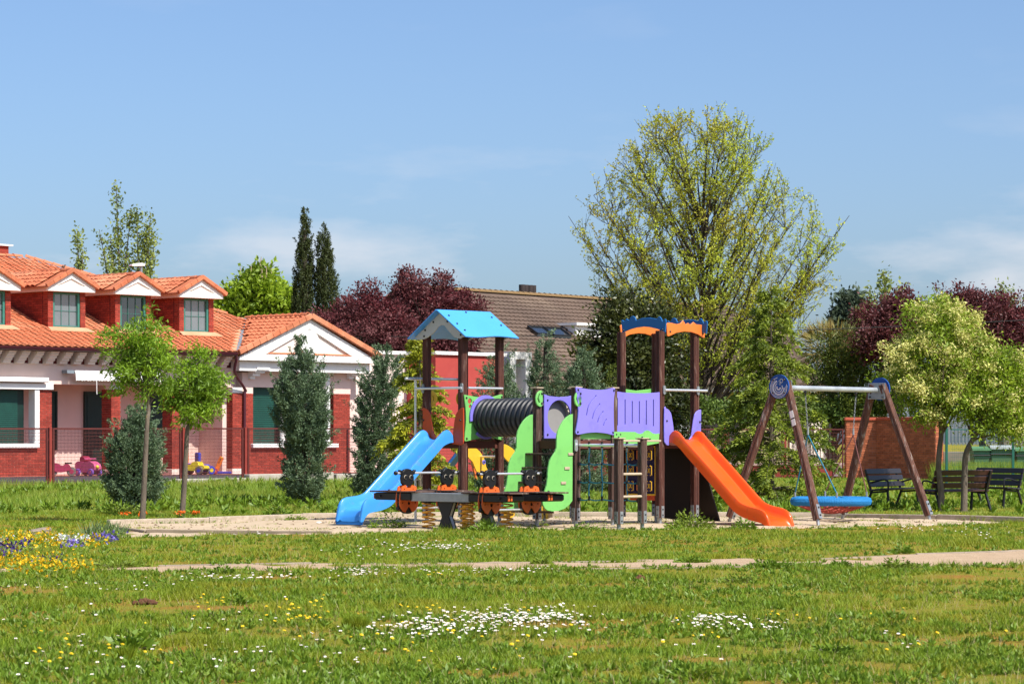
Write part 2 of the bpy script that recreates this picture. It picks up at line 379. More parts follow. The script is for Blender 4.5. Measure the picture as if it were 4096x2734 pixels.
# school yard strips, in the frame of the school front (u along the front, v outwards)
B0 = Vector((gx(0, 93.5), 93.5, 0.0))
def bw(u, v, z=0.0): return (B0.x + RT * (u + v), B0.y + RT * (u - v), z)
def yard(name, v0, v1, mat, label, u0=-9, u1=24, n=40, dz=0.02):
    m = MB(); P = []
    for v in np.linspace(v0, v1, 8):
        r = []
        for u in np.linspace(u0, u1, n):
            x, y_, _ = bw(u, v); r.append((x, y_, gzf(x, y_) + dz))
        P.append(r)
    m.grid(P); o = m.build(name, mat, None, smooth=True); return props(o, label, "paving", kind='structure')
mRedPave = M("red_paving", (0.42, 0.145, 0.10), (0.34, 0.11, 0.08), scale=2.5, rough=0.9, bump=0.3, dirt=(0.3, 0.2, 0.15), dirt_scale=2)
mAsph = M("asphalt", (0.062, 0.062, 0.072), (0.05, 0.05, 0.058), scale=6, rough=0.92, bump=0.4, bscale=80)
yard("paving_fence_strip", 9.55, 7.6, mRedPave, "red paved strip behind the red mesh fence")
yard("asphalt_yard", 7.6, 1.0, mAsph, "dark asphalt of the school yard", dz=0.016)
yard("porch_floor", 1.0, -2.6, mRedPave, "red paved floor of the school porch", dz=0.026)
# ------------------------------------------------------------------ school building
mPink = M("pink_plaster", (0.78, 0.58, 0.51), (0.72, 0.53, 0.46), scale=0.9, rough=0.85, spec=0.2, dirt=(0.62, 0.44, 0.37), dirt_scale=0.8, dirt_lo=0.55, dirt_hi=0.85)
mCream = M("cream_plaster", (0.82, 0.70, 0.62), (0.77, 0.64, 0.56), scale=0.9, rough=0.85, spec=0.2)
mWhite = M("white_paint", (0.84, 0.83, 0.80), (0.78, 0.76, 0.72), scale=1.2, rough=0.6, dirt=(0.62, 0.57, 0.5), dirt_scale=0.9, dirt_lo=0.6, dirt_hi=0.9)
mTile = M("clay_tile", (0.56, 0.185, 0.088), (0.43, 0.12, 0.055), scale=2.6, rough=0.78, spec=0.25, dirt=(0.62, 0.29, 0.16), dirt_scale=0.6, dirt_lo=0.45, dirt_hi=0.75)
vary(mTile, .12)
mTileJ = M("tile_mortar", (0.66, 0.34, 0.2), (0.6, 0.28, 0.15), scale=2, rough=0.9)
mGutter = M("maroon_gutter", (0.075, 0.014, 0.022), (0.06, 0.011, 0.018), rough=0.35, spec=0.5)
mMaroon = M("maroon_soffit", (0.13, 0.02, 0.02), (0.10, 0.016, 0.017), rough=0.8)
mGreen = M("green_frame_paint", (0.05, 0.20, 0.155), (0.04, 0.165, 0.13), rough=0.45)
mShut = M("green_shutter", (0.012, 0.075, 0.055), (0.010, 0.06, 0.045), rough=0.5)
mDoor = M("dark_green_door", (0.008, 0.028, 0.022), (0.006, 0.02, 0.016), rough=0.4)
mZinc = M("grey_flashing", (0.28, 0.32, 0.35), (0.2, 0.24, 0.27), rough=0.5, metal=0.3)
mGlass = M("window_glass", (0.02, 0.024, 0.026), (0.015, 0.018, 0.02), rough=0.04, spec=1.0, coat=1.0)
mGlassW = M("grey_blind_behind_glass", (0.17, 0.19, 0.20), (0.13, 0.15, 0.16), scale=0.6, rough=0.06, spec=0.8, coat=1.0)
def brick_mat(name, c1, c2, mortar, bwid=0.25, bh=0.075):
    """only the mortar colour and brick-to-brick tone; each course also has its own relief as geometry"""
    return M(name, c1, c2, scale=5.5, stretch=(1, 1, 3.2), rough=0.85, spec=0.25, bump=0.3, dirt=mul(rgb(c1), 0.72), dirt_scale=2.0, dirt_lo=0.5, dirt_hi=0.8)
mBrick = brick_mat("red_brick", (0.36, 0.055, 0.034), (0.27, 0.038, 0.025), None)
vary(mBrick, .25)
mMortar = M("brick_mortar", (0.40, 0.20, 0.15), (0.33, 0.15, 0.11), rough=0.95)

S = E("school_building", B0, math.radians(45), "low school with orange tiled roof, white dormers and red brick piers", "building")
def bu(px, v=0.0):
    k = (px - CX) / F; X0 = B0.x + RT * v; Y0 = B0.y - RT * v
    return (Y0 * k - X0) / (RT * (1 - k))
def bY(u, v=0.0): return B0.y + RT * (u - v)
def bz(py, u, v=0.0): return CH - (py - HY) * bY(u, v) / F
FZ = 0.25
BR = {}
def bricks(name, u0, u1, w0, w1, z0, z1, parent, front=True, left=True, right=False, holes=(), sub=None):
    """brickwork: mortar core plus every brick as real relief on the faces one can see (w = depth inwards)"""
    core = MB().box(u0 + .012, u1 - .012, w0 + .012, w1, z0, z1); co = core.build(name, mMortar, parent)
    m = MB(); bh, bl, j = 0.083, 0.262, 0.014; n = int((z1 - z0) / bh)
    for c in range(n + 1):
        a = z0 + c * bh + j / 2; b = min(a + bh - j, z1)
        if b - a < 0.02: continue
        off = (c % 2) * bl / 2
        def run(s0, s1, put):
            x = s0 - off
            while x < s1:
                p, q = max(x + j / 2, s0), min(x + bl - j / 2, s1); x += bl
                if q - p > 0.03: put(p, q)
        if front:
            def pf(p, q):
                for (h0, h1, g0, g1) in holes:
                    if q > h0 and p < h1 and b > g0 and a < g1:
                        if p < h0 - 0.04: m.box(p, h0, w0, w0 + .03, a, b)
                        if q > h1 + 0.04: m.box(h1, q, w0, w0 + .03, a, b)
                        return
                m.box(p, q, w0, w0 + .03, a, b)
            run(u0, u1, pf)
        if left: run(w0 + 0.031, w1, lambda p, q: m.box(u0, u0 + .03, p, q, a, b))
        if right: run(w0 + 0.031, w1, lambda p, q: m.box(u1 - .03, u1, p, q, a, b))
    o = m.build("bricks", mBrick, sub or co); o['kind'] = 'stuff'
    return co
def bbox(name, u0, u1, w0, w1, z0, z1, mat, parent=None, bevel=0.0):
    return MB().box(u0, u1, w0, w1, z0, z1).build(name, mat, parent or S, bevel=bevel)

# heights measured on the front plane
Zbeam0 = bz(1537, bu(300), 0); Zbeam1 = bz(1462, bu(300), 0); Zeave = 4.70; VE = 0.75; SL = 0.40
UL = -7.0
# --- porch back wall (recessed), with door and window openings filled by their own parts
WB = 1.7
uP0, uP1 = bu(207), bu(905)
bbox("porch_wall", UL, 16.2, WB, WB + 0.3, FZ, Zbeam1 + .2, mPink)
bbox("porch_ceiling", UL, 10.2, 0.36, WB, Zbeam0 + .02, Zbeam0 + .12, mPink)
def opening(kind, pxa, pxb, pya, pyb, mat, v=-1.66, slats=True, pane=None):
    u0, u1 = bu(pxa, v), bu(pxb, v); um = (u0 + u1) / 2; z1 = bz(pya, um, v); z0 = max(bz(pyb, um, v), FZ + .02); w = -v
    o = bbox(kind, u0, u1, w - .05, w + .03, z0, z1, mat)
    if slats:
        n = int((z1 - z0) / 0.075)
        for i in range(n): bbox("slat", u0 + .05, u1 - .05, w - .075, w - .051, z0 + i * 0.075 + .006, z0 + i * 0.075 + .064, mat, o)
    f = 0.06
    fr = MB().box(u0 - f, u0, w - .09, w + .02, z0, z1 + f).box(u1, u1 + f, w - .09, w + .02, z0, z1 + f).box(u0, u1, w - .09, w + .02, z1, z1 + f); fr.build("frame", mDoor, o)
    return o
opening("door", 340, 415, 1572, 1900, mDoor, slats=True)
opening("window", 603, 668, 1572, 1772, mDoor)
opening("door", 838, 905, 1575, 1900, mDoor, slats=False)
opening("window", 205, 219, 1570, 1800, mDoor, slats=False)
# --- front beam, piers
bbox("beam", bu(207), bu(930), -0.02, 0.36, Zbeam0, Zbeam1 + 0.05, mPink)
bbox("wall_above_window", UL, bu(207), -0.02, 0.4, bz(1557, 1.0), Zbeam1 + 0.05, mPink)
for pa, pb, top in ((445, 483, 1557), (688, 724, 1562), (930, 969, 1570)):
    u0, u1 = bu(pa), bu(pb); zt = bz(top, u0)
    bricks("brick_pier", u0, u1, 0, u1 - u0 + .15, FZ + .22, zt, S)
    bbox("pier_foot", u0 - .02, u1 + .02, -.02, u1 - u0 + .17, FZ, FZ + .22, mCream, bevel=.01)
    bbox("pier_head", u0, u1, 0.0, .34, zt, Zbeam0 - .003, mWhite)
# --- window bay at the far left
uw1 = bu(118); ub = bu(207); zs = bz(1772, uw1); zl = bz(1557, uw1)
bricks("bay_brick_wall", UL, ub, 0, 0.45, FZ, zl, S, holes=[(UL, bu(155), zs, zl)], left=False, right=True)
for o_ in list(S.children):
    if o_.name.startswith("bay_brick_wall"): bay = o_
bay.data.clear_geometry(); _m = MB().box(UL, bu(155), .012, .45, FZ, zs).box(bu(155), ub - .012, .012, .45, FZ, zl); bay.data.from_pydata(_m.v, [], _m.f); bay.data.update()
bw_ = bbox("window", UL, uw1, .34, .38, zs, zl, mDoor)
n = int((zl - zs) / 0.07)
for i in range(n): bbox("slat", UL, bu(90), .30, .335, zs + i * .07 + .005, zs + i * .07 + .058, mShut, bw_)
bbox("sill", UL, bu(150), -.14, .30, zs - .16, zs, mWhite, bw_, bevel=.015)
bbox("jamb", bu(136), bu(155), -.06, .33, zs, zl, mWhite, bw_, bevel=.01)
bbox("lintel", UL, bu(208), -.10, .0, zl + .002, bz(1533, uw1), mWhite, bw_, bevel=.01)
bbox("cornice", UL, bu(178), -.28, -.02, bz(1528, uw1), bz(1509, uw1), mWhite, bw_, bevel=.02)
# --- corbels, soffit, gutter
bbox("frieze", UL, bu(930), -.005, .3, Zbeam1 + .051, Zeave - .05, mMaroon)
bbox("soffit", UL, bu(905), -.72, .1, Zeave - .09, Zeave - .03, mMaroon)
cz0, cz1 = Zbeam1 + .03, Zeave - .095
cm = MB(); prof = [(0, cz0)]; ns = 5
for i in range(ns):
    d = 0.10 + 0.105 * (i + 1); z = cz0 + (cz1 - cz0) * i / ns; prof += [(-(d - .105) - .02, z), (-d, z + .02)]
prof += [(-.64, cz1), (0, cz1)]
cm.plate(prof, lambda p, q, d: (d, p - .006, q), 0.30)
first = None
for px in [-30, 27, 83, 140, 198, 255, 310, 366, 422, 478, 533, 588, 640, 690, 738, 790, 843, 895]:
    u = bu(px - 8, .3)
    if first is None: first = cm.build("corbel", mCream, S); first.location = (u, 0, 0)
    else: inst(first, S, (u, 0, 0))
g = MB(); uE = bu(945, .8)
ang = [math.pi + math.pi * k / 8 for k in range(9)]
g.grid([[(u, -.82 + .10 * math.cos(a), Zeave - .02 + .12 * math.sin(a)) for a in ang] for u in (UL, uE)])
g.grid([[(u, -.82 + .085 * math.cos(a), Zeave - .018 + .105 * math.sin(a)) for a in ang] for u in (UL, uE)])
g.build("gutter", mGutter, S, smooth=True)
bbox("fascia", UL, uE - .1, -.715, -.66, Zeave - .16, Zeave - .03, mGutter)
dp = MB(); ud = bu(938, .7); ux = bu(976, .05)
dp.tube(catmull([(ud, -.78, Zeave - .12), (ud + .05, -.74, Zeave - .3), (ud + .18, -.5, Zeave - .75), (ux, -.12, Zeave - 1.35), (ux, -.08, Zeave - 1.65), (ux, -.08, FZ + .1)], 5), .055, 10); dp.build("downpipe", mGutter, S, smooth=True)
# --- awning
a0, a1 = bu(300, .35), bu(640, .35); zt = bz(1488, a0, .35)
aw = MB().tube([(a0, -.30, zt), (a1, -.30, zt)], .07, 10).build("awning", mWhite, S, smooth=True)
sc = MB(); nn = 150; top = []; bot = []
for i in range(nn + 1):
    u = a0 + (a1 - a0) * i / nn; top.append((u, -.38, zt + .02)); bot.append((u, -.42 - .02 * math.sin(i * .7), zt - .30 + .035 * abs(math.sin(i * math.pi / 5))))
sc.grid([top, bot]); sc.build("valance", mWhite, aw)
MB().box(a0 - .32, a0 - .02, -.34, 0, zt - .04, zt + .07).build("bracket", mZinc, aw)
MB().tube([(bu(385, .4), -.42, zt - .25), (bu(386, .4) , -.42, zt - .75)], .015, 6).build("pull_cord", mWhite, aw)

# --- roof: slab, then the tiles one by one
UR, VR, ZR = 7.0, -8.5, Zeave + SL * (VE + 8.5)
roof = MB(); ue = 16.25
roof.v += [(UL, -VE, Zeave), (ue, -VE, Zeave), (UR, -VR, ZR), (UL, -VR, ZR), (UL, 18.0, Zeave), (ue, 18.0, Zeave), (UL, -VE, Zeave - .03), (ue, -VE, Zeave - .03)]
roof.f += [(0, 1, 2, 3), (3, 2, 5, 4), (1, 5, 2), (0, 6, 7, 1)]
RO = roof.build("roof", mTile, S)
def tile_mesh(L=0.40, Wd=0.286, r=.023, th=.024):
    m = MB(); n = 7; up = []
    for k in range(n + 1):
        x = Wd * k / n - Wd / 2; z = r * (1 if k < 1 else 0) + r * math.sin(2 * math.pi * (k / n) - .6)
        up.append((x, z))
    m.grid([[(x, 0, z + .05) for x, z in up], [(x, L, z + .01) for x, z in up]])
    m.grid([[(x, 0, z + .05 - th * 1.4) for x, z in up], [(x, 0, z + .05) for x, z in up]])
    return m
TM = tile_mesh(); TME = TM.mesh("tile"); TME.materials.append(mTile)
def tiles_on(parent, org, ex, ey, nx, ny, keep, big, sx=.283, sy=.355):
    """org + ex*i*sx + ey*j*sy ; ex along the course, ey up the slope; rows < big are pieces, others one mesh"""
    ex = Vector(ex).normalized(); ey = Vector(ey).normalized(); ez = ex.cross(ey)
    R = Matrix((ex, ey, ez)).transposed(); rest = MB()
    for j in range(ny):
        for i in range(nx):
            p = Vector(org) + ex * (i * sx) + ey * (j * sy)
            if not keep(p): continue
            jit = random.uniform(-.006, .006)
            if j < big:
                o = bpy.data.objects.new("tile", TME); COL.objects.link(o); o.parent = parent
                o.matrix_local = Matrix.Translation(p + ez * jit) @ (R @ Matrix.Rotation(random.uniform(-.02, .02), 3, 'Z')).to_4x4()
            else:
                b = len(rest.v); rest.v += [tuple(p + ez * jit + R @ Vector(q)) for q in TM.v]; rest.f += [tuple(b + k for k in f_) for f_ in TM.f]
    if rest.v:
        o = rest.build("tiles", mTile, parent); o['kind'] = 'stuff'
sl = Vector((0, 1, SL)).normalized()
DORM = [(-35, 0), (267, 0), (533, 0), (786, 0)]
VD = -0.95; ZD = Zeave + SL * (VE - VD)
dorm_u = [bu(p, VD) for p, _ in DORM]
def keep_main(p):
    hip = UR + (p.y * -1 - VR) * 1.0
    if p.x > hip - .12: return False
    if p.y > -VD - .1 and p.y < -VD + 3.1:
        for du in dorm_u:
            if abs(p.x - du) < .86: return False
    # pavilion covers this part
    if p.x > 9.77 + (p.y + VE) * (3.47 / 3.63) + .05: return False
    return p.x < 13.5
tiles_on(RO, (-2.2, -VE - .05, Zeave + .0), (1, 0, 0), sl, 58, 28, keep_main, 5)
rt = MB(); rt.grid([[(0.0, .11 * math.cos(math.pi * k / 6), .10 * math.sin(math.pi * k / 6)) for k in range(7)], [(0.4, .095 * math.cos(math.pi * k / 6), .085 * math.sin(math.pi * k / 6)) for k in range(7)]])
rt.tube([(0.0, .115 * math.cos(math.pi * k / 6), .105 * math.sin(math.pi * k / 6)) for k in range(7)], .016, 4)
RTM = rt.mesh("ridge_tile"); RTM.materials.append(mTile)
def ridge(parent, p, q, step=.36, lift=.05):
    p = Vector(p); q = Vector(q); n = int((q - p).length / step); d = (q - p).normalized()
    y = Vector((0, 0, 1)).cross(d).normalized(); R = Matrix((d, y, d.cross(y))).transposed().to_4x4()
    for i in range(n):
        o = bpy.data.objects.new("ridge_tile", RTM); COL.objects.link(o); o.parent = parent
        o.matrix_local = Matrix.Translation(p + d * (i * step) + Vector((0, 0, lift))) @ R
ridge(RO, (-1.5, -VR, ZR), (UR, -VR, ZR)); ridge(RO, (UR + 4.75, -VR - 4.75, ZR - SL * 4.75), (UR + 1.9 * 2.6, -VR - 1.9 * 2.6, ZR - SL * 1.9 * 2.6)) if False else ridge(RO, (UR, -VR, ZR), (UR + 5.6, -VR - 5.6, ZR - SL * 5.6))
# --- dormers
def dormer(i, um):
    hw = 0.80; w0 = -VD; dep = 3.0
    zt = bz([1160, 1168, 1181, 1193][i], um, VD)           # head of the window
    D = MB().box(um - hw, um + hw, w0 + .3, w0 + dep, ZD - .1, zt).build("dormer", mMaroon, S)
    for s in (-1, 1):
        a, b = (um - hw, um - .58) if s < 0 else (um + .58, um + hw)
        bricks("brick_jamb", a, b, w0, w0 + .32, ZD - .08, zt, D, left=True, sub=D)
    # left flank in brick
    fl = MB(); bh = .083
    for c in range(int((zt - ZD) / bh) + 1):
        a = ZD - .02 + c * bh; z = a + bh / 2; end = min(w0 + dep, w0 + (z - ZD) / SL + .2)
        x = w0 + .33 - (c % 2) * .13
        while x < end:
            fl.box(um - hw - .012, um - hw + .02, max(x, w0 + .33), min(x + .248, end), a + .007, min(a + bh - .007, zt)); x += .262
    o = fl.build("bricks", mBrick, D); o['kind'] = 'stuff'
    # window
    wz0, wz1 = ZD + .02, zt - .02
    dark = (i == 2)
    wn = MB().box(um - .5, um + .5, w0 + .11, w0 + .13, wz0 + .1, wz1 - .05).build("window", mGlass if dark else mGlassW, D)
    fr = MB(); f = .09
    fr.box(um - .58, um - .58 + f, w0 + .03, w0 + .15, wz0, wz1).box(um + .58 - f, um + .58, w0 + .03, w0 + .15, wz0, wz1).box(um - .58 + f, um + .58 - f, w0 + .03, w0 + .15, wz0, wz0 + .12).box(um - .58 + f, um + .58 - f, w0 + .03, w0 + .15, wz1 - .06, wz1)
    fr.build("window_frame", mGreen, D, bevel=.006)
    gb = MB(); 
    for k in (-1, 1): gb.box(um + k * .17 - .007, um + k * .17 + .007, w0 + .085, w0 + .105, wz0 + .12, wz1 - .06)
    zm = (wz0 + wz1) / 2; gb.box(um - .49, um + .49, w0 + .088, w0 + .106, zm - .006, zm + .006); gb.build("glazing_bar", mGreen, D)
    # pediment
    pw, ph, ov = 1.02, .60, .30
    zb = zt
    tri = [(um - pw, zb), (um + pw, zb), (um + pw, zb + .18), (um, zb + ph + .12), (um - pw, zb + .18)]
    inn = [(um - .62, zb + .20), (um + .62, zb + .20), (um, zb + .46)]
    pd = MB().plate(tri, lambda p, q, d: (p, w0 - ov + d, q), .12, [inn]).build("pediment", mWhite, D, bevel=.01)
    MB().plate([(um - .63, zb + .19), (um + .63, zb + .19), (um, zb + .47)], lambda p, q, d: (p, w0 - ov + .05 + d, q), .04).build("tympanum", mCream, D)
    MB().box(um - pw + .01, um + pw - .01, w0 - ov + .121, w0 + dep - .3, zb + .002, zb + .16).build("eaves", mWhite if False else mPink, D)
    # roof of the dormer
    rz = zb + ph + .16; ez = zb + .17; hw2 = pw + .1
    rr = MB(); L1 = dep + .9
    for s in (-1, 1):
        P = [(um, w0 - ov - .05, rz), (um + s * hw2, w0 - ov - .05, ez), (um + s * hw2, w0 + L1 - 1.2, ez), (um, w0 + L1, rz)]
        b = len(rr.v); rr.v += P + [(x, y_, z - .05) for x, y_, z in P]
        rr.f += [(b, b + 1, b + 2, b + 3), (b + 7, b + 6, b + 5, b + 4), (b, b + 4, b + 5, b + 1), (b + 1, b + 5, b + 6, b + 2)]
    rf = rr.build("dormer_roof", mTile, S)
    for s in (-1,):
        ey = Vector((-s * hw2, 0, rz - ez)).normalized(); ex = Vector((0, -1, 0))
        tiles_on(rf, (um + s * hw2 - .03, w0 + L1 - .3, ez + .01), ex, ey, 13, 4, lambda p: p.y > w0 - ov + .1 and p.y < w0 + L1 - 1.2 + (p.z - ez) * 2.2, 0, sx=.27, sy=.31)
    # verge tiles
    for s in (-1, 1):
        for k in range(4):
            t0, t1 = k / 4, (k + .97) / 4
            p = Vector((um + s * hw2 * (1 - t0), w0 - ov - .07, ez + (rz - ez) * t0 + .0)); q = Vector((um + s * hw2 * (1 - t1), w0 - ov - .07, ez + (rz - ez) * t1 + .012))
            v = MB().bar(p, q, .10, .15, up=(0, 0, 1)).build("verge_tile", mTile, rf, bevel=.012)
            # top flange
    rdg = MB()
    n = 9
    for k in range(n):
        y0 = w0 - ov - .1 + k * .4
        if y0 > w0 + L1 - .3: break
        rdg.tube([(um, y0, rz + .0), (um, y0 + .42, rz + .0)], [.085, .07], 8)
    o = rdg.build("ridge_cap", mTile, rf, smooth=True)
    # mortar apron below the window
    MB().plate([(um - hw - .12, 0), (um + hw + .14, 0), (um + hw + .05, .33), (um - hw - .02, .33)], lambda p, q, d: (p, w0 - .36 + q + 0, ZD - SL * (.36 - q) + .07 + d), .03).build("apron", mTileJ, D)
    return D
for i, um in enumerate(dorm_u): dormer(i, um)
# --- pavilion
g0, gc, g1 = 9.77, 13.235, 16.70; ZP = 6.12; WF = -.75; Wr = 2.95
zc = Zeave
pv = MB().box(9.95, 16.5, 0.34, WB, FZ, Zeave - .2).build("pavilion", mPink, S)
bt = bz(1447, 13.2, .75); bt0 = bt + .0
tri = [(g0 + .1, bt), (g1 - .1, bt), (g1 - .1, bt + .12), (gc, ZP - .1), (g0 + .1, bt + .12)]
inn = [(g0 + 1.35, bt + .24), (g1 - 1.35, bt + .24), (gc, ZP - .48)]
pd = MB().plate(tri, lambda p, q, d: (p, WF + d, q), .16, [inn]).build("pediment", mWhite, pv, bevel=.012)
MB().plate([(g0 + 1.3, bt + .2), (g1 - 1.3, bt + .2), (gc, ZP - .45)], lambda p, q, d: (p, WF + .09 + d, q), .05).build("tympanum", mCream, pv)
zmed = bz(1370, gc, .7)
MB().plate(circ(gc, zmed, .47, 32), lambda p, q, d: (p, WF + .0 + d, q), .10).build("medallion", mWhite, pv, bevel=.01)
MB().box(g0 + .3, g1 - .25, WF + .25, WF + .75, bz(1487, gc, .5), bt - .003).build("architrave", mWhite, pv)
MB().box(g0 + .12, g1 - .12, WF + .161, .5, bt - .0, bt + .06).build("soffit", mPink, pv)
rr = MB()
for s, ge in ((-1, g0), (1, g1)):
    P = [(gc, WF - .06, ZP), (ge, WF - .06, zc - .02), (ge, -VE + .0 + (0 if s < 0 else 3.4), zc - .02), (gc, Wr, ZP)]
    if s < 0: P = [(gc, WF - .06, ZP), (ge, WF - .06, zc - .02), (ge, WF + .05, zc - .02), (gc, Wr, ZP)]
    else: P = [(gc, WF - .06, ZP), (ge, WF - .06, zc - .02), (ge, 6, zc - .02), (gc, 6, ZP)]
    b = len(rr.v); rr.v += P + [(x, y_, z - .06) for x, y_, z in P]
    rr.f += [(b, b + 1, b + 2, b + 3), (b + 7, b + 6, b + 5, b + 4), (b, b + 4, b + 5, b + 1), (b + 1, b + 5, b + 6, b + 2)]
prf = rr.build("pavilion_roof", mTile, S)
ey = Vector((gc - g0, 0, ZP - zc)).normalized()
tiles_on(prf, (g0 - .02, Wr + .2, zc + .0), (0, -1, 0), ey, 15, 11, lambda p: p.y > WF + .16 and p.y < -VE + (p.x - g0) * (Wr + VE) / (gc - g0) - .06, 99)
ridge(prf, (gc, WF + .1, ZP), (gc, Wr + .2, ZP), lift=.03)
for s, ge in ((-1, g0), (1, g1)):
    for k in range(11):
        t0, t1 = k / 11, (k + .97) / 11
        p = Vector((ge + (gc - ge) * t0, WF - .09, zc + (ZP - zc) * t0)); q = Vector((ge + (gc - ge) * t1, WF - .09, zc + (ZP - zc) * t1 + .012))
        MB().bar(p, q, .13, .2).build("verge_tile", mTile, prf, bevel=.015)
# valley flashing
vl = MB(); p = Vector((g0 - .02, -VE - .02, zc + .05)); q = Vector((gc - .1, Wr, ZP + .02)); 
vl.bar(p, q, .16, .03).build("valley_flashing", mZinc, pv)
vl = MB(); vl.bar(p + Vector((-.2, 0, -.01)), q + Vector((-.2, .0, .01)), .2, .05); vl.build("valley_mortar", mTileJ, pv)
# pilasters, bay window, base
zt = bz(1572, 10.2)
bricks("brick_pilaster", bu(969), bu(1012), 0, .34, FZ, bz(1572, 10.2), pv, sub=pv); bbox("pilaster_head", bu(969), bu(1012), 0, .34, bz(1572, 10.2), bz(1487, 10.2), mPink, pv)
zsi = bz(1790, 13)
bricks("bay_base", bu(1012), bu(1400), -.0, .33, FZ, zsi, pv, left=False, sub=pv)
bricks("brick_pilaster", bu(1334), bu(1400), 0, .34, zsi, bz(1574, 15), pv, sub=pv); bbox("pilaster_head", bu(1334), bu(1402), 0, .34, bz(1574, 15), bz(1487, 15), mPink, pv)
bwin = bbox("window", bu(1014), bu(1334), .28, .335, zsi, bz(1550, 13), mDoor, pv)
bbox("window_head", bu(1012), bu(1334), .02, .336, bz(1550, 13), bz(1487, 13), mPink, pv)
n = int((bz(1550, 13) - zsi) / .08)
for k in range(n): bbox("slat", bu(1014), bu(1112), .24, .275, zsi + k * .08 + .006, zsi + k * .08 + .068, mShut, pv)
MB().box(bu(1003), bu(1345), -.16, .25, zsi, bz(1773, 13)).build("sill", mWhite, pv, bevel=.02)
for px in (1131, 1309):
    MB().tube([(bu(px), .0, bz(1773, 13)), (bu(px), .0, bz(1487, 13))], .11, 14).build("column", mWhite, pv, smooth=True)
for px in (1000, 1395):      # stepped brackets
    m = MB(); u = bu(px)
    for k in range(4): m.box(u - .1, u + .12 + .13 * k, -.02 - .13 * (k + 1), .0, bz(1515, u) + .11 * k, bz(1515, u) + .11 * (k + 1) - .004)
    m.build("bracket", mWhite, pv)
MB().tube([(bu(1388), -.05, FZ), (bu(1388), -.05, bz(1715, 15.6))], .03, 8).build("pipe", mGutter, pv)
# chimney and roof vent
uc = bu(2, -9); ch = MB().box(uc - 1.1, uc + .16, 8.7, 9.3, ZR - .4, bz(985, uc, -9)).build("chimney", mBrick, S)
MB().box(uc - 1.2, uc + .30, 8.6, 9.4, bz(985, uc, -9), bz(979, uc, -9)).build("chimney_cap", mWhite, ch)
uv = bu(565, -5.0); vt = MB().tube([(uv, 5.0, Zeave + SL * 5.75), (uv, 5.0, bz(1062, uv, -5))], .05, 8).build("roof_vent", mZinc, S)
MB().plate([(-.5, 0), (.1, .03), (.12, .12), (-.1, .13), (-.5, .05)], lambda p, q, d: (uv + p, 4.9 + d, bz(1066, uv, -5) + q), .2).build("cowl", mWhite, vt)
# annex: cream wall, then the red painted block
V1 = -1.3; zc1 = bz(1418, bu(1600, V1), V1)
ax = E("annex_building", B0, math.radians(45), "flat roofed cream and red annex behind the left play tower", "building")
mRedW = M("red_painted_wall", (0.44, 0.062, 0.05), (0.38, 0.05, 0.042), scale=0.8, rough=0.8, dirt=(0.5, 0.10, 0.08), dirt_scale=0.5)
ua, ub_ = bu(1405, V1), bu(1622, V1); uc_ = bu(1742, .36); ud_ = bu(2015, .36)
MB().box(ua, ub_ + .2, -V1, 8, 0, zc1).build("cream_wall", mCream, ax)
MB().box(ua - .1, ub_ - .05, -V1 - .1, 8, zc1, zc1 + .14).build("coping", mWhite, ax)
zc2 = bz(1417, uc_, .36)
MB().box(uc_, ud_, -.36, 8, 0, zc2).build("red_block", mRedW, ax)
MB().box(uc_ - .1, ud_ + .1, -.46, 8, zc2, zc2 + .13).build("coping", mWhite, ax)
up0, up1 = bu(2040, 0), bu(2160, 0); zt2 = bz(1405, up0, 0)
fr = MB().box(up0, up0 + .35, 0, 1.5, 0, zt2).box(up0 + .9, up0 + 1.25, 0, 1.5, 0, zt2).box(up0 + .35, up0 + .9, 0, 1.5, zt2 - .3, zt2 - .002)
fr.build("white_framed_porch", mWhite, ax); MB().box(up0 + .3, up1 + .3, .7, 2, 0, zt2 - .3).build("porch_recess", mPink, ax)
# sparrow on the ridge of the second dormer
sp = MB(); p = (0, 0, .06)
sp.ball((0, 0, .06), .045, 8, 6, (1.5, .9, 1)).ball((.06, 0, .115), .028, 8, 5).box(-.13, -.05, -.015, .015, .05, .062).tube([(.08, 0, .115), (.105, 0, .112)], [.008, .001], 5).tube([(0, .012, .0), (0, .012, .03)], .004, 4).tube([(0, -.012, .0), (0, -.012, .03)], .004, 4)
mBird = M("sparrow_feathers", (0.16, 0.10, 0.06), (0.08, 0.055, 0.04), scale=30, rough=0.9)
ob = sp.build("sparrow", mBird, None, smooth=True); props(ob, "small brown sparrow perched on the second dormer ridge", "bird")
um = dorm_u[1]; ztt = bz(1168, um, VD) + .60 + .16 + .08; ob.location = bw(um, -(-VD + .2), ztt); ob.rotation_euler = (0, 0, .3)
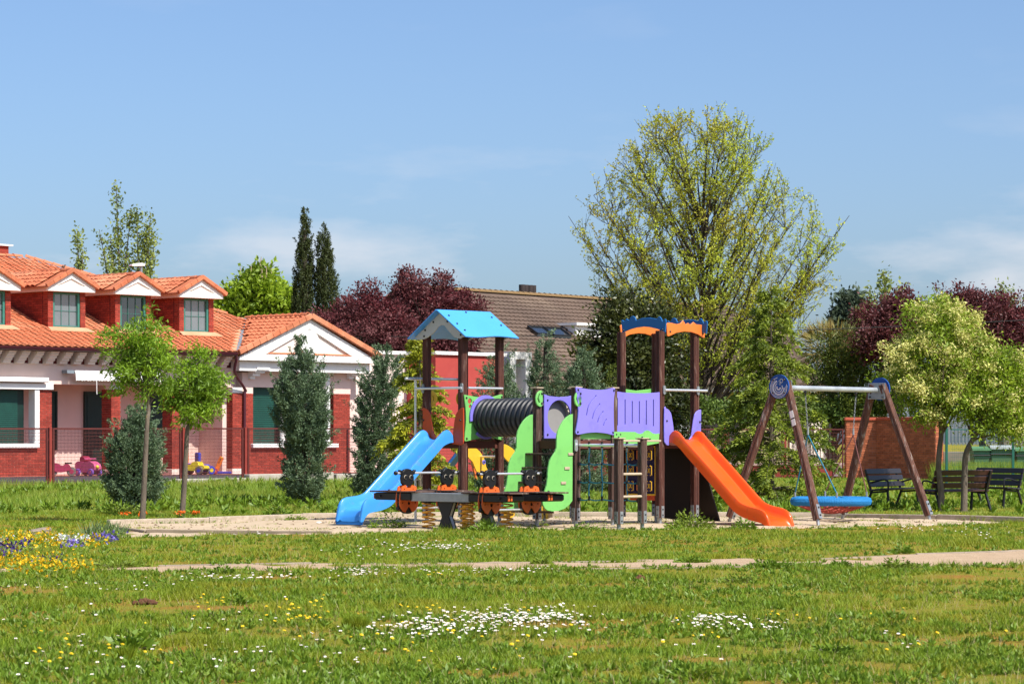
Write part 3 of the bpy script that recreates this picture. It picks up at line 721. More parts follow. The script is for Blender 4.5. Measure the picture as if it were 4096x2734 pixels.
# ------------------------------------------------------------------ red mesh fence in front of the school
mRedM = M("red_steel", (0.26, 0.035, 0.025), (0.20, 0.028, 0.02), scale=4, rough=0.55)
mRedFr = M('dark_red_frame', (0.12, 0.022, 0.018), (0.09, 0.018, 0.015), scale=4, rough=0.55)
mRedDk = M("dark_red_wire", (0.13, 0.03, 0.024), (0.10, 0.022, 0.018), scale=4, rough=0.6)
def mesh_fence(name, P, label, h=1.79, mat=mRedM, wire=mRedDk, px_h=.105, px_v=.052, th=.0062, postw=.10, framed=True):
    root = E(name, (0, 0, 0), 0, label, "fence")
    pts = [Vector((p[0], p[1], gzf(p[0], p[1]) - .03)) for p in P]
    for i, p in enumerate(pts):
        d = (pts[min(i + 1, len(pts) - 1)] - pts[max(i - 1, 0)]); d.z = 0; d.normalize()
        MB().bar(p - Vector((0, 0, .1)), p + Vector((0, 0, h + .02)), postw, postw, up=d).build("post", mat, root, bevel=.006)
    for a, b in zip(pts[:-1], pts[1:]):
        d = b - a; L = d.length; d.normalize(); a2 = a + d * .12; b2 = b - d * .12; up = Vector((0, 0, 1))
        fr = MB()
        if framed:
            fr.bar(a2 + up * (h - .02), b2 + up * (h - .02), .045, .05).bar(a2 + up * .07, b2 + up * .07, .045, .045)
            fr.bar(a2 + up * .07, a2 + up * h, .05, .05, up=d).bar(b2 + up * .07, b2 + up * h, .05, .05, up=d)
            for e, o in ((a, a2), (b, b2)):
                for zq in (.35, h - .35): fr.bar(e + up * zq, o + up * zq, .03, .03)
        else: fr.bar(a2 + up * (h - .02), b2 + up * (h - .02), .03, .03)
        f_ = fr.build("panel_frame", mRedFr if mat is mRedM else mat, root)
        w = MB(); n = int((h - .1) / px_h)
        for k in range(1, n): w.bar(a2 + up * (.07 + k * px_h), b2 + up * (.07 + k * px_h), th, th * 1.5)
        n = int((b2 - a2).length / px_v)
        for k in range(1, n): q = a2 + d * (k * px_v); w.bar(q + up * .07, q + up * (h - .03), th, th, up=d)
        o = w.build("wire_mesh", wire, f_); o['kind'] = 'stuff'
    return root
def fl(px):   # point on the fence line in front of the school
    k = (px - CX) / F; x0, y0 = -15.27, 82.0; s = (k * y0 - x0) / (RT * (1 - k)); return (x0 + RT * s, y0 + RT * s)
mesh_fence("mesh_fence", [fl(p) for p in (-75, 200, 473, 733, 981, 1216, 1447)], "red framed wire mesh fence in front of the school porch")
q0 = fl(1447)
P2 = [q0] + [(gx(px, Y), Y) for px, Y in ((1690, 94.5), (1930, 95.5), (2170, 96.3), (2420, 97), (2660, 97.5), (2900, 98), (3140, 98.3), (3384, 98.6))]
mesh_fence("mesh_fence", P2, "red wire mesh fence running behind the playground towards the brick wall")
# concrete footing blocks under the fence
for i, (a, b, h) in enumerate(((480, 700, .13), (700, 982, .16), (985, 1215, .27), (1218, 1330, .30), (1333, 1447, .24))):
    p, q = fl(a + 4), fl(b - 4); m = MB(); dz = -.12
    m.bar((p[0], p[1] - .22, gzf(*p) + h / 2 - .1), (q[0], q[1] - .22, gzf(*q) + h / 2 - .1), .30, h + .2)
    props(m.build("concrete_footing", mConc, bevel=.02), ["stub of rough concrete footing behind the thin young tree", "low rough concrete footing under the fence by the toys", "tall pale concrete footing left of the big juniper", "concrete footing block just right of the big juniper", "concrete footing block at the fence corner by the juniper pair"][i], "footing", "concrete footings under the red fence")

# ------------------------------------------------------------------ toys in the school porch
mPkT = M("pink_plastic", (0.62, 0.12, 0.25), (0.5, 0.09, 0.2), rough=0.35); mPuT = M("purple_plastic", (0.22, 0.10, 0.42), (0.18, 0.08, 0.35), rough=0.35)
mCrT = M("crimson_plastic", (0.36, 0.03, 0.08), (0.28, 0.02, 0.06), rough=0.4); mBlT = M("blue_plastic", (0.03, 0.06, 0.45), (0.025, 0.05, 0.38), rough=0.4)
mYeT = M("yellow_plastic", (0.72, 0.55, 0.03), (0.6, 0.45, 0.02), rough=0.4); mOrT = M("orange_plastic", (0.75, 0.16, 0.02), (0.62, 0.13, 0.02), rough=0.4)
mGyT = M("grey_plastic", (0.18, 0.14, 0.12), (0.14, 0.11, 0.09), rough=0.5); mBlk = M("black_plastic", (0.016, 0.016, 0.018), (0.012, 0.012, 0.013), rough=0.4)
def toy_at(px, v=1.1):
    u = bu(px, v); x, y, _ = bw(u, v); return (x, y, gzf(x, y) + .03)
def wheel(root, c, r, w, mat, hub):
    o = MB().tube([(c[0], c[1] - w / 2, c[2]), (c[0], c[1] + w / 2, c[2])], r, 16).build("wheel", mat, root, smooth=True, bevel=.012)
    MB().tube([(c[0], c[1] - w / 2 - .008, c[2]), (c[0], c[1] + w / 2 + .008, c[2])], r * .5, 10).build("hub", hub, o)
t = E("toy_scooter", toy_at(352), math.radians(-35), "pink and purple ride-on toy scooter with yellow lamp beside the door", "toy")
MB().plate(smooth2([(-.42, .18), (-.45, .42), (-.25, .5), (.05, .46), (.2, .5), (.42, .4), (.46, .2), (.2, .12), (-.2, .12)], 3), lambda p, q, d: (p, d - .17, q), .34).build("body", mPkT, t, bevel=.04, seg=2)
MB().plate(smooth2([(-.1, 0), (.12, .03), (.1, .14), (-.02, .2), (-.14, .12)], 2), lambda p, q, d: (p - .12, d - .16, q + .48), .30).build("windshield", mCrT, t, bevel=.03)
MB().box(-.5, -.44, -.13, .13, .1, .4).build("licence_panel", mPuT, t, bevel=.02); MB().ball((.48, -.05, .3), .07, 10, 6).build("lamp", mYeT, t, smooth=True)
for c in ((-.3, -.2, .12), (-.3, .2, .12), (.32, -.2, .12), (.32, .2, .12)): wheel(t, c, .12, .09, mPuT, mPkT)
MB().tube([(.1, -.28, .58), (.1, .28, .58)], .02, 8).build("handlebar", mPkT, t)
t = E("toy_motorbike", toy_at(248), math.radians(20), "crimson toy motorbike standing in the porch near the brick bay", "toy")
MB().plate(smooth2([(-.35, .22), (-.38, .4), (-.2, .45), (0, .36), (.15, .42), (.26, .36), (.28, .22), (.05, .14), (-.2, .14)], 3), lambda p, q, d: (p, d - .09, q), .18).build("body", mCrT, t, bevel=.03)
MB().tube([(-.28, -.22, .6), (-.28, .22, .6)], .02, 8).tube([(-.28, 0, .42), (-.28, 0, .6)], .025, 8).build("handlebar", mPkT, t); MB().box(.1, .34, -.1, .1, .42, .47).build("seat", mBlk, t, bevel=.02)
for c in ((-.32, 0, .16), (.32, 0, .16)): wheel(t, c, .16, .1, mGyT, mCrT)
t = E("toy_car", toy_at(778), math.radians(-20), "yellow and purple ride-on toy car with grey wheels in the porch", "toy")
MB().plate(smooth2([(-.45, .2), (-.4, .34), (-.1, .34), (0, .44), (.2, .46), (.28, .34), (.45, .32), (.48, .18), (0, .13)], 3), lambda p, q, d: (p, d - .2, q), .40).build("body", mYeT, t, bevel=.04)
MB().box(-.42, -.3, -.16, .16, .36, .8).build("backrest", mOrT, t, bevel=.03); MB().box(-.3, .0, -.15, .15, .345, .4).build("seat", mPuT, t, bevel=.02)
for c in ((-.3, -.24, .15), (.3, -.24, .15), (-.3, .24, .15), (.3, .24, .15)): wheel(t, c, .15, .1, mGyT, mBlT)
t = E("toy_tractor", toy_at(812, .9), math.radians(30), "royal blue ride-on toy with tall seat behind the yellow one", "toy")
MB().box(-.2, .22, -.18, .18, .12, .36).build("body", mBlT, t, bevel=.04); MB().box(-.26, -.14, -.17, .17, .36, .78).build("backrest", mBlT, t, bevel=.03)
for c in ((-.2, -.22, .15), (.22, -.22, .15)): wheel(t, c, .15, .09, mBlT, mYeT)
t = E("toy_push_bike", toy_at(870, 1.0), math.radians(10), "orange toy balance bike with red wheel on a blue base", "toy")
MB().bar((-.05, 0, .12), (.16, 0, .62), .12, .16).build("frame", mOrT, t, bevel=.02); MB().box(-.05, .5, -.12, .12, .02, .1).build("base", mBlT, t, bevel=.02)
MB().tube([(.14, -.2, .6), (.14, .2, .6)], .02, 8).build("handlebar", mYeT, t); wheel(t, (-.1, -.1, .11), .11, .08, mCrT, mOrT)
t = E("toy_slide", (gx(1835, 90), 90, gzf(gx(1835, 90), 90)), math.radians(-30), "bright blue plastic garden slide seen under the left tower", "toy slide")
MB().grid([[(x, y, z + (.12 if abs(y) > .2 else 0)) for y in (-.24, -.22, -.2, .2, .22, .24)] for x, z in ((-.9, .12), (-.6, .16), (-.2, .6), (.2, 1.05), (.5, 1.1))]).build("chute", M("blue_slide_plastic", (0.05, 0.22, 0.7), rough=.35), t, smooth=True)
for s in (-1, 1): MB().bar((.5, s * .22, 1.15), (.85, s * .28, 0), .06, .08).build("leg", mOrT, t, bevel=.01)
for k in range(3): MB().bar((.58 + .09 * k, -.24, .85 - .27 * k), (.58 + .09 * k, .24, .85 - .27 * k), .06, .04).build("rung", mOrT, t)

# ------------------------------------------------------------------ brown-roofed house behind
mBTile = M("brown_concrete_tile", (0.145, 0.10, 0.075), (0.105, 0.074, 0.058), scale=0.7, rough=0.9, spec=0.2, dirt=(0.20, 0.145, 0.105), dirt_scale=0.35, dirt_lo=0.5, dirt_hi=0.7)
mLich = M("lichen_ridge", (0.15, 0.105, 0.08), (0.22, 0.135, 0.05), scale=2.5, rough=0.95)
hd = Vector((.63, .777, 0)).normalized(); hn = Vector((hd.y, -hd.x, 0))
HY0 = 128.0; R0 = W(1700, 1152, HY0)
hs = E("house_brown_roof", (R0.x, R0.y, 0), math.atan2(hd.y, hd.x), "house with a large brown tiled roof behind the play towers", "house")
HL, HRUN, HZ, HE = 25.0, 7.2, R0.z, 4.05
rf = MB(); rf.v += [(-2, 0, HZ), (HL, 0, HZ), (HL, -HRUN, HE), (-2, -HRUN, HE), (-2, 7, HE), (HL, 7, HE)]; rf.f += [(0, 3, 2, 1), (0, 1, 5, 4)]
rfo = rf.build("roof", mBTile, hs)
MB().box(-1.5, HL - .5, -HRUN + .8, 6, 0, HE + .1).build("wall", mCream, hs)
ct = MB(); sl_ = Vector((0, HRUN, HZ - HE)); sll = sl_.length; sl_.normalize(); nrm = Vector((1, 0, 0)).cross(sl_); nr = int(sll / .36)
for j in range(nr):
    base = Vector((0, -HRUN, HE)) + sl_ * (j * .36); A = []; Bq = []; Cq = []
    for k in range(int((HL + 2) / .1)):
        x = -2 + k * .1; wv = .028 * math.sin(k * 2 * math.pi * .1 / .33)
        A.append(base + Vector((x, 0, 0)) + nrm * (.075 + wv)); Bq.append(base + sl_ * .37 + Vector((x, 0, 0)) + nrm * (.02 + wv * .8)); Cq.append(base + Vector((x, 0, 0)) + nrm * (.02 + wv))
    ct.grid([Cq, A, Bq])
o = ct.build("tile_courses", mBTile, rfo); o['kind'] = 'stuff'
rm = MB(); rm.grid([[(x, .17 * math.cos(math.pi * k / 6), .13 * math.sin(math.pi * k / 6) * s) for k in range(7)] for x, s in ((0, 1.25), (.42, 1))]); rme = rm.mesh("ridge_tile"); rme.materials.append(mLich)
for k in range(int((HL + 2) / .42)):
    o = bpy.data.objects.new("ridge_tile", rme); COL.objects.link(o); o.parent = rfo; o.location = (-2 + k * .42, 0, HZ)
def hx(px, py, off=0.0):
    """point of the front roof slope seen at a pixel"""
    for s in np.linspace(0, HL, 800):
        pass
    o = Vector((0, 0, CH)); d = Vector(((px - CX) / F, 1, -(py - HY) / F)); n_ = hn * (HZ - HE) / HRUN + Vector((0, 0, 1)); n_.normalize()
    t_ = (Vector((R0.x, R0.y, HZ)) - o).dot(n_) / d.dot(n_); p = o + d * t_ - Vector((R0.x, R0.y, 0))
    return p.dot(hd), -p.dot(hn), p.z
pot = None; mPot = M("dark_clay_pot", (0.045, 0.03, 0.028), (0.03, 0.022, 0.02), rough=.8)
for px in (2131, 2143, 2159, 2171):
    x, y, z = hx(px, 1190)
    MB().tube([(x, .45, HZ - .4), (x, .45, HZ + .52), (x, .45, HZ + .5)], [.16, .16, .13], 12).build("chimney_pot", mPot, hs, smooth=True)
def skylight(pxa, pxb, py0, py1, mat, name):
    xa, ya, za = hx(pxa, py1); xb, yb, zb = hx(pxb, py1); _, yc, zc_ = hx(pxa, py0)
    m = MB(); f = [(xa, ya, za), (xb, ya, za), (xb, yc, zc_), (xa, yc, zc_)]
    m.plate([(xa, 0), (xb, 0), (xb, 1), (xa, 1)], lambda p, q, d: (p, ya + (yc - ya) * q, za + (zc_ - za) * q + .08 + d), .1)
    o = m.build(name, mat, hs); fr = MB()
    for (p, q) in ((0, 1), (1, 2), (2, 3), (3, 0)): fr.bar(Vector(f[p]) + Vector((0, 0, .2)), Vector(f[q]) + Vector((0, 0, .2)), .09, .07)
    fr.build("frame", mBlk, o)
skylight(2150, 2207, 1322, 1350, mGlass, "skylight"); skylight(2215, 2280, 1326, 1356, mGlass, "skylight")
x0, y0, z0 = hx(2262, 1318); x1, _, _ = hx(2420, 1325)
dw = MB().box(x0, x1, y0 - .6, y0 + 1.6, z0 - .35, z0 + .2).build("roof_dormer", mWhite, hs); MB().box(x0 - .15, x1 + .15, y0 - .8, y0 + 1.8, z0 + .2, z0 + .32).build("dormer_roof", mWhite, dw)
# pale house right of it with yellow wall under a white eave
yh = E("house_yellow_wall", (gx(2960, 118), 118, 0), math.radians(10), "pale yellow house wall with white eave seen through the trees", "house")
mYel = M("yellow_plaster", (0.46, 0.43, 0.2), (0.4, 0.37, 0.16), rough=.85)
MB().box(-1.6, 2.2, 0, 6, 0, zz(1568, 118)).build("wall", mYel, yh); MB().box(-2.2, 3.2, -.7, 6.5, zz(1568, 118), zz(1543, 118)).build("eave", mWhite, yh)
MB().box(-.9, -.1, -.02, .04, 0.3, 2.6).build("window", mGlass, yh)
rf = MB(); zt = zz(1540, 118); rf.v += [(-4.2, -.9, zt), (3.4, -.9, zt), (3.4, 5, zt + 2.9), (-4.2, 5, zt + 2.9), (-4.2, 11, zt), (3.4, 11, zt)]; rf.f += [(0, 1, 2, 3), (3, 2, 5, 4)]; yr = rf.build("roof", mBTile, yh)
ct = MB()
for j in range(15):
    A = []; Bq = []; Cq = []; y_ = -.9 + j * .39; z_ = zt + (y_ + .9) * 2.9 / 5.9
    for k in range(69): x = -4.2 + k * .11; wv = .03 * math.sin(k * 2.1); A.append((x, y_, z_ + .09 + wv)); Cq.append((x, y_, z_ + .02 + wv)); Bq.append((x, y_ + .4, z_ + .23 + wv))
    ct.grid([Cq, A, Bq])
o = ct.build("tile_courses", mBTile, yr); o['kind'] = 'stuff'

# ------------------------------------------------------------------ low red wall with dark railing, piers
mRail = M("dark_iron", (0.03, 0.022, 0.022), (0.022, 0.016, 0.016), rough=.6)
mRedLow = M("low_red_wall_paint", (0.30, 0.04, 0.035), (0.24, 0.03, 0.028), scale=1.5, rough=.85, dirt=(0.4, 0.1, .08), dirt_scale=.8)
YW = 101.5
def zw(px, py): return zz(py, YW)
wl = E("railing_wall", (0, YW, 0), 0, "low red wall with dark iron railing between playground and houses", "wall")
xa, xb = gx(2060, YW), gx(3374, YW)
MB().box(xa, xb, -.12, .12, 0, zw(0, 1862)).build("wall_base", mRedLow, wl); MB().box(xa, xb, -.17, .17, zw(0, 1862), zw(0, 1850)).build("coping", M("pinkish_coping", (0.55, 0.40, 0.36), (.45, .3, .27), rough=.8), wl, bevel=.01)
r1, r2 = zw(0, 1840), zw(0, 1702)
x = gx(2640, YW)
while x < xb - 1.9:
    e = x + 2.05; pn = MB(); pn.bar((x, 0, r1), (e, 0, r1), .05, .05).bar((x, 0, r2), (e, 0, r2), .05, .05); fo = pn.build("railing_panel", mRail, wl)
    for k in range(16): MB().bar((x + .08 + k * .126, 0, r1), (x + .08 + k * .126, 0, r2), .022, .022).build("baluster", mRail, fo)
    MB().bar((e + .02, 0, zw(0, 1850)), (e + .02, 0, r2 + .08), .08, .08).build("post", mRail, wl); x = e + .05
gr = MB(); mGrn = M("grey_green_gate", (0.10, 0.17, 0.14), (0.08, 0.14, 0.11), rough=.5)
for a, b in ((2325, 2375), (2382, 2440), (2446, 2520)):
    x0, x1 = gx(a, YW), gx(b, YW); z0, z1 = zw(0, 1846), zw(0, 1730); m = MB(); m.bar((x0, -.0, z0), (x1, 0, z0), .05, .06).bar((x0, 0, z1), (x1, 0, z1), .05, .06).bar((x0, 0, z0), (x0, 0, z1), .06, .05, up=(1, 0, 0)).bar((x1, 0, z0), (x1, 0, z1), .06, .05, up=(1, 0, 0))
    o = m.build("gate_frame", mGrn, wl); wv = MB()
    for k in range(1, 9): wv.bar((x0 + (x1 - x0) * k / 9, 0, z0), (x0 + (x1 - x0) * k / 9, 0, z1), .01, .01)
    for k in range(1, 14): wv.bar((x0, 0, z0 + (z1 - z0) * k / 14), (x1, 0, z0 + (z1 - z0) * k / 14), .01, .01)
    w_ = wv.build("wire_mesh", mRail, o); w_['kind'] = 'stuff'
MB().box(gx(3258, YW), gx(3368, YW), -.16, -.125, .1, zw(0, 1850)).build("notice_panel", M("lilac_panel", (0.30, 0.22, 0.26), (.26, .19, .23), rough=.7), wl) if False else MB().box(gx(3331, YW), gx(3366, YW), -.16, -.125, .1, zw(0, 1850)).build("meter_box", M("lilac_panel", (0.34, 0.25, 0.29), (.3, .22, .26), rough=.7), wl)
pp = E("gate_pier", (gx(2712, 99.8), 99.8, 0), 0, "white gate pier with pyramid cap behind the orange slide", "pier")
MB().box(-.28, .28, -.28, .28, 0, zz(1722, 99.8)).build("shaft", mCream, pp, bevel=.01)
m = MB(); zt = zz(1722, 99.8); m.v += [(-.36, -.36, zt + .06), (.36, -.36, zt + .06), (.36, .36, zt + .06), (-.36, .36, zt + .06), (0, 0, zt + .36)]; m.f += [(0, 1, 4), (1, 2, 4), (2, 3, 4), (3, 0, 4)]; m.box(-.36, .36, -.36, .36, zt, zt + .06); m.build("cap", mWhite, pp)
mStone = M("grey_stone", (0.24, 0.21, 0.17), (0.17, 0.15, 0.12), scale=1.5, rough=.95, bump=.5, bscale=10)
sp_ = E("stone_pier", (gx(2872, 108), 108, 0), 0, "grey stone pier behind the red mesh fence", "pier"); MB().box(-.45, .45, -.4, .4, 0, zz(1680, 108)).build("shaft", mStone, sp_, bevel=.03); MB().box(-.52, .52, -.47, .47, zz(1680, 108), zz(1666, 108)).build("cap", mStone, sp_, bevel=.02)
# ------------------------------------------------------------------ brick wall on the right (L-shaped)
YB = 97.0
mBr2 = brick_mat("orange_brick", (0.48, 0.155, 0.075), (0.38, 0.11, 0.05), None); vary(mBr2, .25); mCop = M("orange_coping", (0.52, 0.10, 0.05), (0.42, 0.08, 0.04), rough=.6)
bx0, bx1 = gx(3385, YB), gx(3505, YB); zt = zz(1680, YB)
bwl = E("brick_wall", (0, 0, 0), 0, "orange brick garden wall with a returning wing behind the benches", "wall")
def brick_face(name, p, q, z0, z1, out, parent, bl=.262, bh=.083, j=.015):
    p = Vector(p); q = Vector(q); d = q - p; L = d.length; d.normalize(); nrm = Vector(out); m = MB(); c = 0; z = z0
    while z < z1 - .03:
        x = -(c % 2) * bl / 2
        while x < L:
            a, b = max(x + j / 2, 0), min(x + bl - j / 2, L); x += bl
            if b - a < .03: continue
            z2 = min(z + bh - j / 2, z1); P = [p + d * a, p + d * b]; n0 = len(m.v)
            for off in (0, .015):
                for P_ in P:
                    for zz_ in (z + j / 2, z2): m.v.append((P_.x + nrm.x * off, P_.y + nrm.y * off, zz_))
            m.f += [tuple(n0 + k for k in f_) for f_ in ((4, 6, 7, 5), (0, 4, 5, 1), (2, 3, 7, 6), (1, 5, 7, 3), (0, 2, 6, 4))]
        z += bh; c += 1
    o = m.build(name, mBr2, parent); o['kind'] = 'stuff'; return o
g0_ = 0.1
seg = MB().box(bx0, bx1, YB, YB + .3, g0_, zt).build("front_wall", mMortar, bwl); brick_face("bricks", (bx0, YB, 0), (bx1, YB, 0), g0_, zt, (0, -1, 0), seg)
brick_face("bricks", (bx0, YB + .3, 0), (bx0, YB, 0), g0_, zt, (-1, 0, 0), seg)
# wing coming towards us
wx1, wy1 = gx(3742, 94.0), 94.0; wd_ = Vector((wx1 - bx1, wy1 - YB, 0)); wl_ = wd_.length; wd_.normalize(); wn = Vector((wd_.y, -wd_.x, 0)); zt2 = zz(1673, 94.0)
if wn.x > 0: wn = -wn
A = Vector((bx1, YB, 0)); Bv = Vector((wx1, wy1, 0)); m = MB(); Th = .32
m.v += [tuple(A + Vector((0, 0, g0_))), tuple(Bv + Vector((0, 0, g0_))), tuple(Bv - wn * Th + Vector((0, 0, g0_))), tuple(A - wn * Th + Vector((0, 0, g0_)))] + [tuple(A + Vector((0, 0, zt))), tuple(Bv + Vector((0, 0, zt))), tuple(Bv - wn * Th + Vector((0, 0, zt))), tuple(A - wn * Th + Vector((0, 0, zt)))]
m.f += [(0, 1, 5, 4), (1, 2, 6, 5), (2, 3, 7, 6), (3, 0, 4, 7), (4, 5, 6, 7)]; wg = m.build("wing_wall", mMortar, bwl)
brick_face("bricks", A, Bv, g0_, zt, wn, wg); brick_face("bricks", Bv, Bv - wn * Th, g0_, zt, wd_, wg)
MB().bar((bx0 - .05, YB + .14, zt + .05), (bx1 + .05, YB + .14, zt + .05), .42, .1).build("coping", mCop, bwl, bevel=.01)
MB().bar(A - wn * Th / 2 + Vector((0, 0, zt + .052)) , Bv - wn * Th / 2 + wd_ * .05 + Vector((0, 0, zt + .052)), .42, .1).build("coping", mCop, bwl, bevel=.01)
# grey picket fence on a low stone wall, far right
YP = 112.0; mGal = M("grey_galvanised", (0.26, 0.29, 0.31), (0.2, 0.23, 0.25), rough=.5, metal=.3)
pf = E("picket_fence", (0, YP, 0), 0, "grey steel picket fence on a low stone wall behind the waste bins", "fence")
MB().box(gx(3770, YP), gx(4200, YP), -.2, .2, 0, zz(1805, YP)).build("stone_wall", mStone, pf, bevel=.02)
for a, b in ((3790, 3985),):
    m = MB(); 
    for py in (1692, 1772): m.bar((gx(a, YP), 0, zz(py, YP)), (gx(b, YP), 0, zz(py, YP)), .05, .06)
    ro = m.build("rail", mGal, pf); px = a + 6
    while px < b: MB().plate([(-.03, zz(1778, YP)), (.03, zz(1778, YP)), (.03, zz(1668, YP)), (0, zz(1662, YP)), (-.03, zz(1668, YP))], lambda p, q, d: (gx(px, YP) + p, -.05 + d, q), .02).build("picket", mGal, ro); px += 14
pf2 = E("picket_fence", (0, 116, 0), 0, "grey steel picket fence behind the gate pier and purple panels", "fence"); ro = MB().bar((gx(2690, 116), 0, zz(1690, 116)), (gx(2860, 116), 0, zz(1690, 116)), .05, .06).build("rail", mGal, pf2)
for px in range(2692, 2860, 13): MB().bar((gx(px, 116), -.04, .3), (gx(px, 116), -.04, zz(1668, 116)), .05, .02, up=(1, 0, 0)).build("picket", mGal, ro)
sp2 = E("stone_pier", (gx(4062, 110), 110, 0), 0, "stone block pier at the right end of the picket fence", "pier")
for k in range(9):
    MB().box(-.55 + random.uniform(-.02, .02), .55 + random.uniform(-.02, .02), -.4, .4, k * .28, k * .28 + .27).build("stone", mStone, sp2, bevel=.025)
# green mesh fence and posts
mGF = M("green_fence_steel", (0.015, 0.12, 0.085), (0.012, 0.1, 0.07), rough=.5)
YG = 84.0
mesh_fence("green_fence", [(gx(3786, YG), YG), (gx(4052, YG), YG), (gx(4330, YG), YG)], "green wire fence with tall posts right of the brick wall", h=zz(1712, YG) - .1, mat=mGF, wire=mGF, px_h=.12, px_v=.06, th=.004, postw=.075, framed=False)
# waste containers
mBin = M("green_container", (0.07, 0.15, 0.075), (0.055, 0.12, 0.06), scale=1.5, rough=.5); mLid = M("container_lid_green", (0.12, 0.27, 0.13), (0.1, 0.22, 0.1), rough=.45)
mLidG = M("container_lid_grey", (0.38, 0.42, 0.41), (0.32, 0.36, 0.35), rough=.5)
for i, (pa, pb, ptop, lm, lab) in enumerate(((3882, 3952, 1786, mLid, "green waste container with light green lid behind the green fence"), (3952, 4046, 1781, mLidG, "green waste container with pale grey lid, the middle one"), (4052, 4130, 1788, mLid, "green waste container cut off by the edge of the picture"))):
    Yb = 97.0; x0, x1 = gx(pa, Yb), gx(pb, Yb); zt = zz(ptop, Yb); zg = gzf(x0, Yb); w = x1 - x0
    c = E("waste_container", ((x0 + x1) / 2, Yb, zg), 0, lab, "container", "waste containers behind the green fence"); h = zt - zg
    m = MB(); a = w / 2 - .03; m.v += [(-a + .05, -.4, .14), (a - .05, -.4, .14), (a - .05, .4, .14), (-a + .05, .4, .14), (-a, -.48, h - .1), (a, -.48, h - .1), (a, .48, h - .1), (-a, .48, h - .1)]; m.f += [(0, 1, 5, 4), (1, 2, 6, 5), (2, 3, 7, 6), (3, 0, 4, 7), (0, 3, 2, 1), (4, 5, 6, 7)]
    m.build("body", mBin, c, bevel=.02); MB().grid([[(x, -.55 + 1.1 * k / 8, h - .1 + .12 * math.sin(math.pi * k / 8)) for k in range(9)] for x in (-a - .04, a + .04)]).box(-a - .05, a + .05, -.56, -.5, h - .13, h - .05).build("lid", lm, c, smooth=True)
    for sx in (-1, 1):
        for sy in (-1, 1): MB().tube([(sx * (a - .15), sy * .3 - .03, .07), (sx * (a - .15), sy * .3 + .03, .07)], .07, 10).build("wheel", mBlk, c)
    MB().tube([(-a - .02, -.5, h - .3), (a + .02, -.5, h - .3)], .025, 8).build("handle", mBlk, c)
# overhead cable
cb = MB(); pts = []
A_ = W(1560, 1346, 86); B_ = W(4500, 1255, 86)
for k in range(41): t_ = k / 40; p = A_.lerp(B_, t_); p.z -= .2 * 4 * t_ * (1 - t_); pts.append(p)
cb.tube(pts, .012, 5); props(cb.build("overhead_cable", mBlk), "thin black overhead cable crossing behind the play towers", "cable")
# ------------------------------------------------------------------ play structure (frame: a to the right and away, b to the left and away)
def wood_mat(name, c1, c2, c3):
    m = M(name, c1, c2, scale=7, stretch=(2.2, 2.2, .25), rough=.75, spec=.3, bump=.8, bscale=16, lo=.38, hi=.62, dirt=c3, dirt_scale=9, dirt_lo=.56, dirt_hi=.66)
    return m
mPost = wood_mat("stained_post_wood", (0.105, 0.036, 0.024), (0.062, 0.023, 0.017), (0.21, 0.13, 0.10))
mPostG = wood_mat("greyed_post_wood", (0.12, 0.07, 0.052), (0.075, 0.04, 0.032), (0.26, 0.21, 0.17))
mBeam = M("stained_beam", (0.115, 0.032, 0.02), (0.085, 0.024, 0.016), scale=4, stretch=(1, 1, 6), rough=.7)
mPale = M("pale_timber", (0.50, 0.40, 0.28), (0.40, 0.31, 0.22), scale=5, stretch=(1, 1, 5), rough=.8)
mPGreen = M("green_play_board", (0.185, 0.52, 0.13), (0.165, 0.47, 0.115), scale=.8, rough=.42, spec=.4, bump=.12, bscale=5, dirt=(0.14, 0.40, 0.11), dirt_scale=3.2, dirt_lo=0.58, dirt_hi=0.72)
mPPurp = M("purple_play_board", (0.225, 0.195, 0.68), (0.20, 0.17, 0.62), scale=.8, rough=.42, spec=.4, bump=.12, bscale=5, dirt=(0.19, 0.165, 0.52), dirt_scale=3.2, dirt_lo=0.58, dirt_hi=0.72)
mPYel = M("yellow_play_board", (0.80, 0.47, 0.03), (0.72, 0.41, 0.025), scale=.8, rough=.42, bump=.12, bscale=5, dirt=(0.66, 0.39, 0.04), dirt_scale=3.2, dirt_lo=0.58, dirt_hi=0.72)
mPOra = M("orange_play_board", (0.80, 0.20, 0.035), (0.72, 0.17, 0.03), scale=.8, rough=.42, bump=.12, bscale=5, dirt=(0.66, 0.19, 0.05), dirt_scale=3.2, dirt_lo=0.58, dirt_hi=0.72)
mPRed = M("red_orange_play_board", (0.58, 0.075, 0.015), (0.5, 0.062, 0.012), scale=.8, rough=.42, bump=.12, bscale=5, dirt=(0.47, 0.075, 0.025), dirt_scale=3.2, dirt_lo=0.58, dirt_hi=0.72)
mPBlue = M("blue_play_board", (0.012, 0.125, 0.36), (0.010, 0.11, 0.32), scale=.8, rough=.4, bump=.12, bscale=5, dirt=(0.018, 0.11, 0.28), dirt_scale=3.2, dirt_lo=0.58, dirt_hi=0.72)
mPSky = M("sky_blue_play_board", (0.08, 0.37, 0.88), (0.07, 0.335, 0.82), scale=.7, rough=.3, spec=.5, bump=.12, bscale=5, dirt=(0.10, 0.37, 0.68), dirt_scale=3.2, dirt_lo=0.58, dirt_hi=0.72)
mPGrey = M("grey_white_play_board", (0.52, 0.51, 0.49), (0.46, 0.45, 0.43), scale=.8, rough=.5, bump=.12, bscale=5, dirt=(0.40, 0.39, 0.36), dirt_scale=3.2, dirt_lo=0.58, dirt_hi=0.72)
mPNavy = M("navy_play_board", (0.035, 0.02, 0.09), (0.028, 0.016, 0.075), rough=.5)
